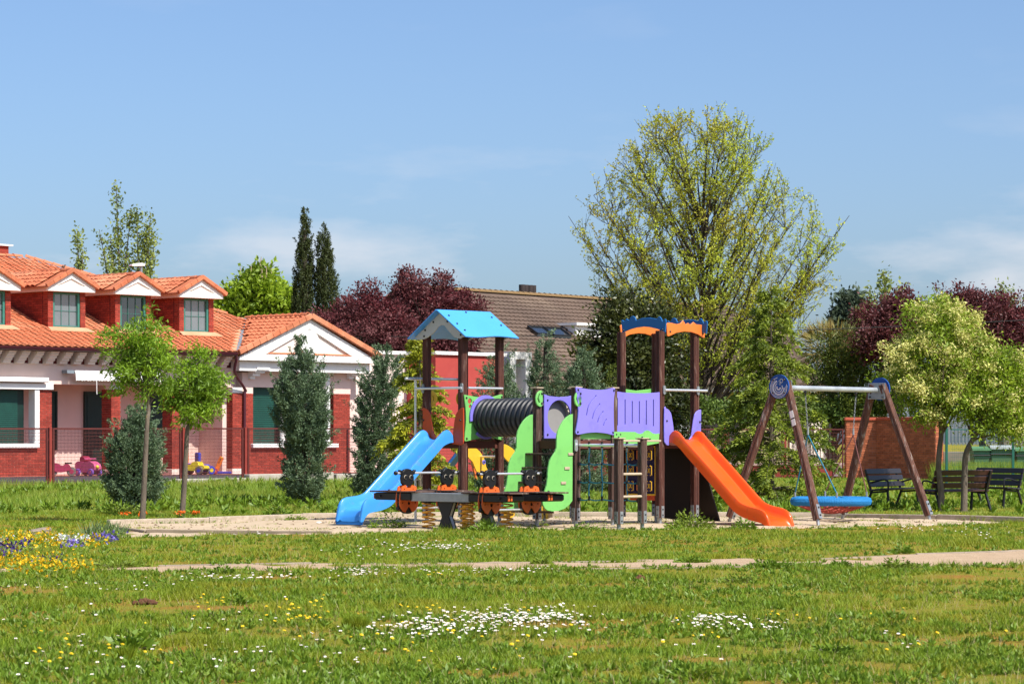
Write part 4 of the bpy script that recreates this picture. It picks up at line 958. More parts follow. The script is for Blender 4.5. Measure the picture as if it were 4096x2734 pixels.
mSlB = M("blue_slide", (0.05, 0.29, 0.74), (0.045, 0.265, 0.70), scale=1.1, rough=.27, spec=.45, coat=.15, dirt=(0.10, 0.25, 0.52), dirt_scale=6, dirt_lo=.57, dirt_hi=.75)
mSlO = M("orange_slide", (0.80, 0.095, 0.008), (0.74, 0.082, 0.006), scale=1.1, rough=.3, spec=.35, coat=.08, dirt=(0.52, 0.075, 0.02), dirt_scale=7, dirt_lo=.57, dirt_hi=.75)
mChr = M("polished_steel", (0.85, 0.85, 0.86), (0.78, 0.78, 0.79), rough=.30, metal=.65)
mGalv = M("galvanised_steel", (0.38, 0.40, 0.41), (0.30, 0.32, 0.33), scale=9, rough=.42, metal=.55)
mTun = M("ribbed_tunnel_plastic", (0.022, 0.023, 0.027), (0.017, 0.018, 0.02), rough=.38, spec=.5)
mTunIn = M("tunnel_lining", (0.30, 0.29, 0.27), (0.26, 0.25, 0.23), rough=.6)
mCap = M("black_bolt_cap", (0.006, 0.006, 0.009), (0.005, 0.005, 0.007), rough=.3, spec=.6)
mBrownW = M("brown_climb_board", (0.022, 0.012, 0.009), (0.018, 0.010, 0.008), rough=.7)
mRope = M("blue_rope", (0.03, 0.22, 0.34), (0.025, 0.18, 0.28), scale=60, rough=.8); mRopeR = M("brown_rope", (0.17, 0.06, 0.05), (0.13, 0.045, 0.04), scale=60, rough=.8)

PO = Vector((gx(2303, 47.2), 47.2, 0.0))
PS = E("play_structure", PO, math.radians(45), "wooden play structure with blue and orange slides, ribbed tunnel and climbing net", "play structure")
def pa(px, b=0.0):
    k = (px - CX) / F; return (k * (PO.y + RT * b) - PO.x + RT * b) / (RT * (1 - k))
def pb(px, a=0.0):
    k = (px - CX) / F; return (PO.x + RT * a - k * (PO.y + RT * a)) / (RT * (1 + k))
def pz(py, a, b): return CH - (py - HY) * (PO.y + RT * (a + b)) / F
def on_b(pts, b):   # photo outline -> (a,z) on a plane b = const
    return [(pa(x, b), pz(y, pa(x, b), b)) for x, y in pts]
def on_a(pts, a):   # photo outline -> (b,z) on a plane a = const
    return [(pb(x, a), pz(y, a, pb(x, a))) for x, y in pts]
def zm(pts, s, ox, oy): return [(x / s + ox, y / s + oy) for x, y in pts]
def plate_b(name, out, b, t, mat, holes=(), parent=PS, bevel=.006, sm=0):
    if sm: out = smooth2(out, sm)
    return MB().plate(out, lambda p, q, d: (p, b + d, q), t, holes).build(name, mat, parent, bevel=bevel)
def plate_a(name, out, a, t, mat, holes=(), parent=PS, bevel=.006, sm=0):
    if sm: out = smooth2(out, sm)
    return MB().plate(out, lambda p, q, d: (a + d, p, q), t, holes).build(name, mat, parent, bevel=bevel)
capm = MB(); capm.tube([(0, .012, 0), (0, -.006, 0), (0, -.016, 0), (0, -.022, 0)], [.019, .019, .014, .004], 10)
CAPM = capm.mesh("bolt_cap"); CAPM.materials.append(mCap); CAPM.polygons.foreach_set("use_smooth", [True] * len(CAPM.polygons))
def cap(parent, p, rz=0.0, rx=0.0, s=1.0):   # points towards -b by default
    o = bpy.data.objects.new("bolt_cap", CAPM); COL.objects.link(o); o.parent = parent; o.location = p; o.rotation_euler = (rx, 0, rz); o.scale = (s, s, s); return o

def post_sec(w=.135, c=.022, gr=.012):
    h = w / 2; q = []
    for k in range(4):
        seg = [(-h + c, -h), (-.012, -h), (0, -h + gr), (.012, -h), (h - c, -h)]
        a = k * math.pi / 2
        q += [(x * math.cos(a) - y * math.sin(a), x * math.sin(a) + y * math.cos(a)) for x, y in seg]
    return q
SEC = post_sec()
def post(a, b, z1, mat=None, z0=.13, foot=True, top=False, parent=None, w=None):
    parent = parent or PS
    m = MB(); sec = SEC if w is None else post_sec(w)
    m.plate(sec, lambda p, q, d: (a + p, b + q, z0 + d), z1 - z0); o = m.build("post", mat or mPost, parent)
    if foot:
        f_ = MB().tube([(a, b, -.25), (a, b, z0)], .034, 10).box(a - .04, a + .03, b - .075, b - .0685, z0 + .005, z0 + .21).box(a - .075, a - .0685, b - .04, b + .03, z0 + .005, z0 + .21).build("post_foot", mGalv, o); f_ = o
        for dz in (.05, .15):
            cap(f_, (a - .005, b - .074, z0 + dz), 0, 0, .8); cap(f_, (a - .074, b - .005, z0 + dz), -math.pi / 2, 0, .8)
    if top:
        t_ = MB().box(a - .085, a + .085, b - .085, b + .085, z1, z1 + .022).build("post_cap", mPale, o, bevel=.006); cap(o, (a, b, z1 + .028), 0, -math.pi / 2, .8)
    return o
s = .93; DZ = 1.50
T1 = [(0, 2.8), (s, 2.8), (0, 3.73), (s, 3.73)]; T2 = [(0, 0), (s, 0), (0, s), (s, s)]; a3 = 2.16; T3 = [(a3, 0), (a3 + s, 0), (a3, s), (a3 + s, s)]
for p in T1: post(*p, 3.42)
for p in T2: post(*p, 2.40, mPostG, top=True)
for p in T3: post(*p, 3.44)
def deck(a0, b0, a1, b1, z=DZ):
    bm_ = MB(); t = .045
    bm_.bar((a0 + .07, b0, z - .075), (a1 - .07, b0, z - .075), t, .14).bar((a0 + .07, b1, z - .075), (a1 - .07, b1, z - .075), t, .14).bar((a0, b0 + .07, z - .075), (a0, b1 - .07, z - .075), t, .14).bar((a1, b0 + .07, z - .075), (a1, b1 - .07, z - .075), t, .14)
    o = bm_.build("deck_beam", mBeam, PS, bevel=.004); n = 7
    for k in range(n):
        x0 = a0 + .03 + (a1 - a0 - .06) * k / n; x1 = a0 + .03 + (a1 - a0 - .06) * (k + .94) / n
        MB().box(x0, x1, b0 - .02 + (.075 if k in (0, n - 1) else 0), b1 + .02 - (.075 if k in (0, n - 1) else 0), z - .002, z + .026).build("deck_board", mPale if False else mPostG, PS)
deck(0, 2.8, s, 3.73); deck(0, 0, s, s); deck(a3, 0, a3 + s, s); deck(s + .08, .04, a3 - .08, s - .04, DZ - .02)

# --- tunnel
TZ, TR = 1.905, .345; ac = s / 2 + .005
prof = []; b0_, b1_ = .97, 2.70; nr = 14; pitch = (b1_ - b0_) / nr
for k in range(nr):
    for f_, r in ((0, TR - .035), (.18, TR - .03), (.30, TR - .004), (.42, TR), (.66, TR), (.78, TR - .004), (.90, TR - .03)): prof.append((b0_ + (k + f_) * pitch, r))
prof.append((b1_, TR - .035))
N = 40; m = MB(); m.grid([[(ac + r * math.cos(2 * math.pi * k / N), b, TZ + r * math.sin(2 * math.pi * k / N)) for k in range(N + 1)] for b, r in prof])
tun = m.build("tunnel", mTun, PS, smooth=True)
m = MB(); m.grid([[(ac + (TR - .05) * math.cos(2 * math.pi * k / N), b, TZ + (TR - .05) * math.sin(2 * math.pi * k / N)) for k in range(N + 1)] for b in (.9, 1.8, 2.78)]); m.build("lining", mTunIn, tun, smooth=True)
gp = zm([(225, 325), (245, 308), (400, 335), (560, 345), (700, 330), (800, 300), (828, 322), (818, 420), (800, 650), (812, 850), (832, 975), (815, 1015), (690, 985), (520, 980), (400, 1000), (260, 1032), (228, 1008), (245, 820), (252, 700), (245, 500)], 3.915, 1800, 1500)
BG = 2.8 - .10
hole = circ(ac, TZ, TR - .03, 32)
sm_h = [circ(*[(pa(x, BG), pz(y, pa(x, BG), BG)) for x, y in [(qx / 3.915 + 1800, qy / 3.915 + 1500)]][0], r, 12) for qx, qy, r in ((312, 405, .05), (365, 430, .024), (315, 485, .034))]
gpl = plate_b("tunnel_panel", smooth2(on_b(gp, BG), 2), BG, .028, mPGreen, [hole] + sm_h)
for q in on_b(zm([(258, 352), (810, 340), (262, 990), (815, 985)], 3.915, 1800, 1500), BG): cap(gpl, (q[0], BG, q[1]))
arc = [(ac + (TR + .06) * math.cos(t), TZ + (TR + .06) * math.sin(t)) for t in np.linspace(math.radians(60), math.radians(190), 22)] + [(ac + (TR - .02) * math.cos(t), TZ + (TR - .02) * math.sin(t)) for t in np.linspace(math.radians(190), math.radians(60), 22)]
plate_b("tunnel_collar", arc, BG - .034, .03, mPPurp)
arc = [(ac + (TR + .04) * math.cos(t), TZ + (TR + .04) * math.sin(t)) for t in np.linspace(math.radians(230), math.radians(290), 12)] + [(ac + (TR - .02) * math.cos(t), TZ + (TR - .02) * math.sin(t)) for t in np.linspace(math.radians(290), math.radians(230), 12)]
plate_b("tunnel_collar", arc, BG - .034, .03, mPPurp)
BP = s - .09
pp_ = [(.09, DZ + .03), (.86, DZ + .03), (.86, 2.30), (.70, 2.27), (.46, 2.255), (.22, 2.27), (.09, 2.30)]
ppn = plate_b("porthole_panel", pp_, BP, .03, mPPurp, [circ(ac, TZ, .295, 36)])
plate_b('added_porthole_disc', circ(ac, TZ, .31, 36), BP + .13, .012, mTunIn)  # grey disc added to stand in for the lit tunnel inside, otherwise black
for q in ((.17, 2.2), (.17, 1.60), (.78, 1.6), (.78, 2.2)): cap(ppn, (q[0], BP, q[1]))

# --- blue roof of the left tower
rz0, rz1 = 3.36, 3.83; bc = 3.265; am = s / 2; ov = .30; hw = .735
rk = E("roof_holder", (0, 0, 0)); bpy.data.objects.remove(rk)
prs = {}
for sgn, nm in ((-1, "roof_panel"), (1, "roof_panel")):
    m = MB(); e = Vector((0, sgn * hw, rz0 - .02)); r_ = Vector((0, 0, rz1)); a0, a1 = -ov + .09, s + ov - .09
    edge = []
    nE = 14
    for k in range(nE + 1):
        t = k / nE; edge.append((a0 + (a1 - a0) * t, 1.0 + .035 * math.sin(t * 2 * math.pi + .6)))
    outl = [(a0, 0)] + [(a1, 0)] + [(x, y) for x, y in reversed(edge)]
    n_ = (e - r_).normalized().cross(Vector((1, 0, 0))); n_ = n_ if n_.z > 0 else -n_
    m.plate(outl, lambda p, q, d: Vector((p, bc, 0)) + r_.lerp(e, q) + n_ * d, .022)
    prs[sgn] = m.build(nm, mPSky, PS, bevel=.005)
    ang = math.atan2(rz1 - rz0, hw)
    for fa, fq in ((.10, .24), (.09, .55), (.5, .08), (.9, .24), (.91, .55), (.1, .8)):
        p = Vector((a0 + (a1 - a0) * fa, bc, 0)) + r_.lerp(e, fq) + n_ * .026; o = cap(prs[sgn], p); o.rotation_euler = n_.to_track_quat('-Y', 'Z').to_euler()
gable = [(bc - hw + .05, rz0 - .0), (bc, rz1 - .03), (bc + hw - .05, rz0 - .0)]
inn = [(bc + hw - .16, rz0 - .04), (bc + hw - .30, rz0 - .03), (bc + .34, rz0 + .0), (bc + .17, rz0 + .09), (bc + .06, rz0 + .19), (bc - .02, rz0 + .215), (bc - .10, rz0 + .19), (bc - .22, rz0 + .08), (bc - .36, rz0 - .02), (bc - .5, rz0 - .05), (bc - hw + .2, rz0 - .03)]
for ax_ in (-.095, s + .068):
    g_ = plate_a("gable_board", [gable[0], gable[1], gable[2]] + inn, ax_, .026, mPGrey)
    if ax_ < 0:
        for q in ((.30, .0 + .02), (.28 + .0, .13), (.13, .27), (-.12, .27), (-.31, .13), (-.36, .02)): cap(g_, (ax_, bc + q[0] * 1.45, rz0 + q[1]), -math.pi / 2)
# --- bars and pole
def bar_(name, p, q, r=.022, ends=True):
    o = MB().tube([p, q], r, 12).build(name, mChr, PS, smooth=True)
    return o
zb = pz(1552, 0, 3.2); bar_("grab_bar", (-.1, 2.72, zb), (-.1, 3.92, zb)); bar_("grab_bar", (.06, 2.72, zb), (s, 2.72, zb))
zb2 = pz(1517, .5, 4.2); bar_("pole_arm", (-.02, 4.42, zb2), (.95, 3.70, zb2), .02) if False else None
b_p = 4.33; a_p = .48
bar_("pole_arm", (-.28, 4.0, zb2), (.9, 3.80, zb2), .024); 
xp = (1662 - CX) / F
bp = pb(1662, .1); bar_("fire_pole", (.1, bp, -.1), (.1, bp, zb2), .024); bar_("pole_arm", (.1, bp, zb2), (.1, 3.73, zb2), .022)
for q in ((-.1, 2.74), (-.1, 3.75)): MB().plate(slot((q[1], zb - .055), (q[1], zb + .055), .03), lambda p, r, d: (-.088 + d, p, r), .02).build("bar_bracket", mGalv, PS)
# --- orange cheeks and yellow grips at the left tower
AC = -.095
ck = zm([(1113, 85), (1140, 92), (1170, 112), (1190, 145), (1203, 180), (1215, 250), (1235, 360), (1262, 415), (1290, 436), (1250, 470), (1130, 480), (1113, 440)], 2.851, 1300, 1600)
c1 = plate_a("slide_cheek", on_a(ck, AC), AC, .024, mPRed)
ck = zm([(1577, 86), (1545, 92), (1512, 120), (1490, 160), (1475, 225), (1463, 320), (1455, 420), (1440, 498), (1548, 512), (1572, 495), (1578, 470)], 2.851, 1300, 1600)
c2 = plate_a("slide_cheek", on_a(ck, AC), AC, .024, mPRed)
for q, c_ in (((1124, 226), c1), ((1544, 227), c2)):
    p = on_a(zm([q], 2.851, 1300, 1600), AC)[0]; cap(c_, (AC, p[0], p[1]), -math.pi / 2)
def grip(pc, plane, coord, w, h, mat, flip=1, name="hand_grip"):
    """D-shaped grip with a long slot"""
    u, z = pc; out = [(u, z + h / 2), (u + flip * w * .5, z + h * .44), (u + flip * w * .92, z + h * .2), (u + flip * w, z - h * .05), (u + flip * w * .8, z - h * .36), (u + flip * w * .4, z - h / 2), (u, z - h * .46)]
    hol = [(u + flip * w * .45, z + h * .3), (u + flip * w * .68, z + h * .25), (u + flip * w * .8, z), (u + flip * w * .62, z - h * .27), (u + flip * w * .45, z - h * .3), (u + flip * w * .56, z)]
    f_ = plate_a if plane == 'a' else plate_b
    return f_(name, smooth2(out, 2), coord, .022, mat, [hol])
grip((pb(1712, s), pz(1596, s, 3.4)), 'a', s + .07, .27, .27, mPYel, -1) if False else None
grip((3.62, pz(1596, .1, 3.82)), 'b', 3.80, .01, .01, mPYel) if False else None
g1_ = plate_b("hand_grip", smooth2(on_b([(1708, 1568), (1730, 1562), (1748, 1578), (1748, 1605), (1732, 1626), (1708, 1620)], 3.83), 2), 3.83, .022, mPYel, [on_b([(1729, 1578), (1737, 1583), (1738, 1600), (1728, 1612), (1733, 1596)], 3.83)])
g2_ = plate_b("hand_grip", smooth2(on_b([(1846, 1566), (1832, 1572), (1826, 1592), (1830, 1612), (1840, 1624), (1850, 1620)], 3.83), 2), 3.83, .022, mPYel)
# --- slides
def slide(name, mat, cen, axis, rim, bed, half, label):
    """rim/bed: (distance, height) lists with equal length; axis 'a' runs to -a, 'b' runs to -b"""
    R = catmull([(d, z, 0) for d, z in rim], 5); Bd = catmull([(d, z, 0) for d, z in bed], 5); P = []
    for r_, b_ in zip(R, Bd):
        d = r_.x; zr = r_.y; zb_ = min(b_.y, zr - .004); db = b_.x; lo = zb_ - .05
        o = .022; hh = half
        cs = [(-hh - .012, lo, db), (-hh - .006, (lo + zr) / 2, (d + db) / 2), (-hh, zr - .02, d), (-hh + .006, zr - .006, d), (-hh + .022, zr, d), (-hh + .04, zr - .004, d), (-hh + .052, zr - .02, d), (-hh + .065, (zr + zb_) / 2, (d + db) / 2), (-hh + .09, zb_ + .03, db), (-hh + .14, zb_ + .004, db), (0, zb_, db)]
        cs = cs + [(-x, z, dd) for x, z, dd in reversed(cs[:-1])]
        P.append([((-dd, cen + x, z) if axis == 'a' else (cen + x, -dd, z)) for x, z, dd in cs])
    m = MB(); m.grid(P)
    # underside
    m.grid([[r[0], r[-1]] for r in P])
    o = m.build(name, mat, PS, smooth=True); o['label'] = label
    return o
rimB = [(.02, 1.60), (.10, 1.675), (.20, 1.675), (.34, 1.585), (.9, 1.125), (1.46, .665), (1.60, .565), (1.76, .525), (1.98, .505), (2.09, .47), (2.16, .39), (2.20, .26), (2.235, .10)]
bedB = [(.02, 1.51), (.12, 1.50), (.26, 1.445), (.42, 1.315), (.9, .92), (1.40, .505), (1.56, .395), (1.74, .335), (1.96, .30), (2.06, .275), (2.12, .225), (2.17, .16), (2.20, .085)]
sb = slide("slide", mSlB, 3.265, 'a', [(d + .09, z) for d, z in rimB], [(d + .09, z) for d, z in bedB], .335, "glossy blue plastic slide on the left tower")
for db_ in (-.15, .15): MB().tube([(-2.12, 3.265 + db_, -.2), (-2.12, 3.265 + db_, .2)], .02, 8).build("slide_leg", mGalv, sb)
rimO = [(.02, 1.60), (.10, 1.665), (.22, 1.645), (.38, 1.50), (.95, 1.02), (1.50, .545), (1.66, .425), (1.84, .365), (2.04, .33), (2.16, .29), (2.24, .22), (2.29, .12), (2.32, .02)]
bedO = [(.02, 1.51), (.12, 1.50), (.28, 1.40), (.44, 1.255), (.95, .82), (1.44, .385), (1.62, .265), (1.82, .19), (2.02, .15), (2.12, .13), (2.20, .10), (2.25, .05), (2.29, -.01)]
so = slide("slide", mSlO, a3 + s / 2, 'b', [(d + .09, z) for d, z in rimO], [(d + .09, z) for d, z in bedO], .335, "glossy orange plastic slide on the right tower")
# --- yellow arch climber at the back of the left tower
ycl = [(0, 1.42), (.10, 1.40), (.22, 1.30), (.30, 1.16), (.34, 1.0), (.42, .86), (.54, .74), (.60, .60), (.60, .45), (.66, .30), (.78, .24), (.84, .14), (.80, .06), (.70, .05), (.58, .10), (.50, .22), (.44, .42), (.40, .60), (.28, .76), (.16, .94), (.10, 1.10), (0, 1.22)]
for bb in (2.78, 3.72):
    y_ = plate_b("arch_side", smooth2([(s + .07 + x * 1.5, z) for x, z in ycl], 2), bb, .03, mPYel)
    cap(y_, (s + .07 + .72 * 1.5, bb, .14)); o = MB().tube([(s + .5, bb - .012, 1.1), (s + .5, bb, 1.1)], .04, 12).build("eye_disc", mPPurp, y_); cap(y_, (s + .5, bb - .012, 1.1))
    MB().box(s + 1.12, s + 1.18, bb, bb + .02, -.1, .16).build("arch_foot", mGalv, y_)
for x, z in ((.27, 1.2), (.40, .88), (.58, .62), (.62, .36)): MB().tube([(s + .07 + x * 1.35, 2.8, z), (s + .07 + x * 1.35, 3.73, z)], .021, 10).build("rung", mChr, PS, smooth=True)
# --- green stairs
st = zm([(1895, 608), (1860, 615), (1800, 655), (1745, 715), (1700, 790), (1660, 880), (1645, 960), (1642, 1060), (1640, 1140), (1620, 1200), (1560, 1290), (1530, 1360), (1512, 1450), (1500, 1566)], 3.915, 1800, 1500)
st2 = zm([(1040, 620), (1035, 760), (1020, 880), (985, 990), (962, 1100), (965, 1150), (990, 1205), (1030, 1240), (1110, 1255), (1200, 1245), (1280, 1215), (1350, 1160), (1395, 1100)], 3.65, 1900, 1700)
sa = [(pa(x, -.0), pz(y, pa(x, 0), 0)) for x, y in st + st2]
sa = [(min(p, -.01), z) for p, z in sa]
for bb in (-.03, s + .0):
    o = plate_b("stair_side", smooth2(sa, 1), bb - .015, .028, mPGreen)
    if bb > .5:
        for z in (2.02, 1.62): cap(o, (-.05, bb - .017, z))
for k, z in enumerate((.28, .53, .78, 1.03, 1.27)):
    x1 = -.10 - (1.5 - z) * .36; o = MB().box(x1 - .13, x1 + .10, -.012, s - .02, z - .02, z + .012).build("stair_tread", mPostG, PS, bevel=.004)
    MB().box(x1 - .06, x1 + .06, -.062, -.0465, z - .028, z + .018).build("tread_tenon", mPale, o, bevel=.003); MB().box(x1 - .04, x1 + .02, .05, .10, z - .10, z - .021).build("tread_clip", mPale, o)
for bb, aa in ((0, 0), (s, 0)):
    zq = pz(1594, aa, bb)
    o = plate_b("hand_grip", smooth2([(aa + .03, zq + .12), (aa - .04, zq + .135), (aa - .10, zq + .09), (aa - .135, zq + .01), (aa - .12, zq - .08), (aa - .06, zq - .135), (aa + .03, zq - .12)], 2), bb - .105, .03, mPGreen, [[(aa - .05, zq + .085), (aa - .03, zq + .08), (aa - .06, zq), (aa - .03, zq - .07), (aa - .05, zq - .085), (aa - .095, zq)]])
    cap(o, (aa + .01, bb - .105, zq + .09)); cap(o, (aa + .01, bb - .105, zq - .08))
# --- purple panels
BF = -.105
p1 = zm([(245, 228), (265, 210), (290, 215), (400, 240), (600, 262), (780, 255), (900, 228), (932, 232), (945, 262), (925, 400), (918, 600), (922, 900), (926, 1045), (910, 1070), (880, 1064), (780, 1040), (600, 1022), (420, 1035), (290, 1062), (255, 1052), (240, 1020), (270, 850), (288, 640), (270, 430), (246, 270)], 4.48, 2250, 1500)
def cslot(x0, y0, x1, y1, bend, w=.011):
    P = on_b(zm([(x0, y0), ((x0 + x1) / 2 - bend, (y0 + y1) / 2 - bend * .4), (x1, y1)], 4.48, 2250, 1500), BF)
    c = [tuple(v)[:2] for v in catmull([(p, q, 0) for p, q in P], 6)]; L = []; R = []
    for i, p in enumerate(c):
        q = c[min(i + 1, len(c) - 1)]; r = c[max(i - 1, 0)]; d = Vector((q[0] - r[0], q[1] - r[1])).normalized(); n_ = Vector((-d.y, d.x)) * w; L.append((p[0] + n_.x, p[1] + n_.y)); R.append((p[0] - n_.x, p[1] - n_.y))
    return L + R[::-1]
o = plate_b("slotted_panel", smooth2(on_b(p1, BF), 2), BF, .026, mPPurp, [cslot(608, 360, 430, 715, 40), cslot(675, 508, 535, 780, 26), cslot(732, 645, 630, 840, 18), cslot(790, 785, 734, 900, 8)])
for q in on_b(zm([(280, 258), (920, 272), (275, 1015), (905, 1025)], 4.48, 2250, 1500), BF): cap(o, (q[0], BF, q[1]))
BF2 = -.05
p2 = zm([(942, 286), (1080, 305), (1300, 322), (1500, 322), (1700, 308), (1760, 299), (1760, 1052), (942, 1052)], 4.48, 2250, 1500)
sl_h = []
for (xa_, ya_, yb_) in ((985, 415, 890), (1122, 440, 870), (1250, 470, 852), (1377, 472, 858), (1502, 455, 880), (1630, 440, 905)): sl_h.append(slot(*on_b(zm([(xa_, ya_), (xa_, yb_)], 4.48, 2250, 1500), BF2), .012))
plate_b("barrier_panel", on_b(p2, BF2), BF2, .026, mPPurp, sl_h)
BF3 = -.082
p3 = zm([(926, 1010), (1100, 1010), (1300, 1012), (1350, 1040), (1400, 1050), (1450, 1036), (1490, 997), (1530, 985), (1570, 1000), (1620, 1040), (1680, 1050), (1735, 1040), (1728, 1215), (1620, 1235), (1480, 1262), (1200, 1225), (926, 1215)], 4.48, 2250, 1500)
o = plate_b("wave_panel", on_b(p3, BF3), BF3, .026, mPGreen, [slot(*on_b(zm([(1440, 1152), (1580, 1150)], 4.48, 2250, 1500), BF3), .014)])
for q in on_b(zm([(968, 1058), (1038, 1058)], 4.48, 2250, 1500), BF3): cap(o, (q[0], BF3, q[1]), s=.7)
plate_b("wave_panel", [(.07, DZ + .02), (s - .07, DZ + .02), (s - .07, DZ + .22), (.07, DZ + .24)], -.02 + .0, .02, mPGreen)
plate_b("back_panel", smooth2([(a3 + .05, DZ + .1), (a3 + s - .05, DZ + .1), (a3 + s - .05, pz(1552, a3, s)), (a3 + s / 2, pz(1560, a3, s)), (a3 + .05, pz(1552, a3, s))], 1), s + .06, .024, mPGreen)
plate_b("back_panel", smooth2([(.05, DZ + .1), (s - .05, DZ + .1), (s - .05, 2.32), (s / 2, 2.27), (.05, 2.32)], 1), s + .14, .024, mPGreen) if False else None
plate_b("back_panel", [(s + .05, DZ), (a3 - .05, DZ), (a3 - .05, 2.34), (s + .6, 2.28), (s + .05, 2.34)], s, .024, mPPurp)
# --- crown of the right tower
AL = a3 - .10
cb_ = zm([(345, 355), (330, 160), (345, 150), (375, 175), (410, 130), (450, 160), (480, 100), (515, 88), (545, 110), (565, 160), (650, 125), (770, 115), (890, 135), (910, 105), (935, 98), (960, 130), (975, 175), (1010, 135), (1030, 140), (1035, 180), (1020, 345), (900, 295), (770, 265), (680, 258), (560, 275), (470, 300)], 3.92, 2400, 1240)
cbl = on_a(cb_, AL); o = plate_a("crown_panel", cbl, AL, .026, mPBlue); plate_a("crown_panel", cbl, a3 + s + .075, .026, mPBlue)
for q in on_a(zm([(365, 312), (978, 303)], 3.92, 2400, 1240), AL): cap(o, (AL, q[0], q[1]), -math.pi / 2)
co_ = zm([(1045, 215), (1075, 195), (1130, 200), (1210, 220), (1265, 205), (1305, 160), (1330, 190), (1345, 225), (1385, 198), (1420, 228), (1470, 183), (1510, 220), (1600, 230), (1660, 245), (1665, 260), (1640, 437), (1615, 430), (1540, 380), (1440, 345), (1330, 335), (1200, 355), (1120, 395), (1075, 412), (1058, 400)], 3.92, 2400, 1240)
col_ = on_b(co_, BF); o = plate_b("crown_panel", col_, BF, .026, mPOra); plate_b("crown_panel", col_, s + .08, .026, mPOra)
for q in on_b(zm([(1100, 335), (1615, 363)], 3.92, 2400, 1240), BF): cap(o, (q[0], BF, q[1]))
zb = pz(1559, a3, 0); bar_("grab_bar", (a3 + .02, -.10, zb), (a3 + s + .22, -.10, zb))
for q in (a3 + .02, a3 + s): MB().plate(slot((q, zb - .05), (q, zb + .05), .03), lambda p, r, d: (p, -.095 + d, r), .02).build("bar_bracket", mGalv, PS)
ck = zm([(172, 92), (195, 95), (225, 115), (250, 150), (262, 200), (275, 280), (282, 360), (255, 430), (235, 520), (210, 535), (180, 505), (170, 440)], 2.958, 2600, 1600)
c1 = plate_b("slide_cheek", smooth2(on_b(ck, BF), 2), BF, .024, mPPurp)
ck = zm([(608, 110), (585, 112), (550, 135), (530, 170), (515, 240), (505, 310), (490, 420), (465, 465), (520, 480), (605, 440)], 2.958, 2600, 1600)
c2 = plate_b("slide_cheek", on_b(ck, BF), BF, .024, mPPurp)
for q, c_ in (((200, 243), c1), ((590, 255), c2)):
    p = on_b(zm([q], 2.958, 2600, 1600), BF)[0]; cap(c_, (p[0], BF, p[1]))
# --- noughts-and-crosses panel
AT = a3 - .02; t0, t1 = pb(2512, AT), pb(2622, AT)   # t1 < t0
zt0, zt1 = pz(1973, AT, .4), pz(1788, AT, .4)
tp = MB().box(AT, AT + .03, t1, t0, zt0, zt1).build("game_panel", mPNavy, PS)
fr = MB(); f = .03
fr.box(AT - .03, AT + .04, t1 - f, t1, zt0 - f, zt1 + f).box(AT - .03, AT + .04, t0, t0 + f, zt0 - f, zt1 + f).box(AT - .03, AT + .04, t1, t0, zt0 - f, zt0).box(AT - .03, AT + .04, t1, t0, zt1, zt1 + f); fr.build("frame", mPYel, tp, bevel=.004)
cwid = (t0 - t1) / 3; chh = (zt1 - zt0) / 3
for i in range(3):
    for j in range(3):
        cy = t1 + cwid * (i + .5); cz = zt0 + chh * (j + .5); hw_, hh_ = cwid * .36, chh * .36
        gcube = MB().box(AT - .05, AT, cy - hw_, cy + hw_, cz - hh_, cz + hh_).build("game_block", mPNavy, PS, bevel=.012)
        ob = MB(); w_ = .009
        for sx in (-1, 1):
            P = [(cy + sx * hw_ * .35, cz + hh_ * .85), (cy + sx * hw_ * .8, cz + hh_ * .75), (cy + sx * hw_ * .8, cz - hh_ * .75), (cy + sx * hw_ * .35, cz - hh_ * .85)]
            ob.tube([(AT - .052, p, q) for p, q in P], .011, 5)
        ob.build("bracket_mark", mPYel if i != 1 else mPOra, gcube)
        x_ = MB(); r = .32 * hw_
        x_.bar((AT - .053, cy - r, cz - r * 1.6), (AT - .053, cy + r, cz + r * 1.6), .008, .016).bar((AT - .056, cy + r, cz - r * 1.6), (AT - .056, cy - r, cz + r * 1.6), .008, .016)
        x_.build("cross_mark", mPYel, gcube)
MB().box(AT + .01, AT + .035, t1 + .03, t0 - .04, zt0 - .12, zt0 - .032).build("lower_rail", mPRed, PS)
# --- dark climbing board under the right tower
m = MB(); e0, e1 = a3 + s + .05, a3 + s + .62
m.plate(smooth2([(-.02, 1.47), (.93, 1.47), (.98, 1.0), (.98, .02), (-.10, .02), (-.06, .8)], 1), lambda p, q, d: (e0 + (1.47 - q) * .36 + d, p, q), .03); cw = m.build("climbing_board", mBrownW, PS)
for p, q in ((.25, 1.2), (.6, .95), (.3, .7), (.7, .5), (.4, .28)): cap(cw, (e0 + (1.47 - q) * .36 - .0, p, q), -math.pi / 2, 0, .9)
plate_a("climbing_board", smooth2([(.06, 1.40), (.9, 1.40), (.88, .10), (.16, .05), (.06, .6)], 1), a3 + s - .02, .024, mBrownW)
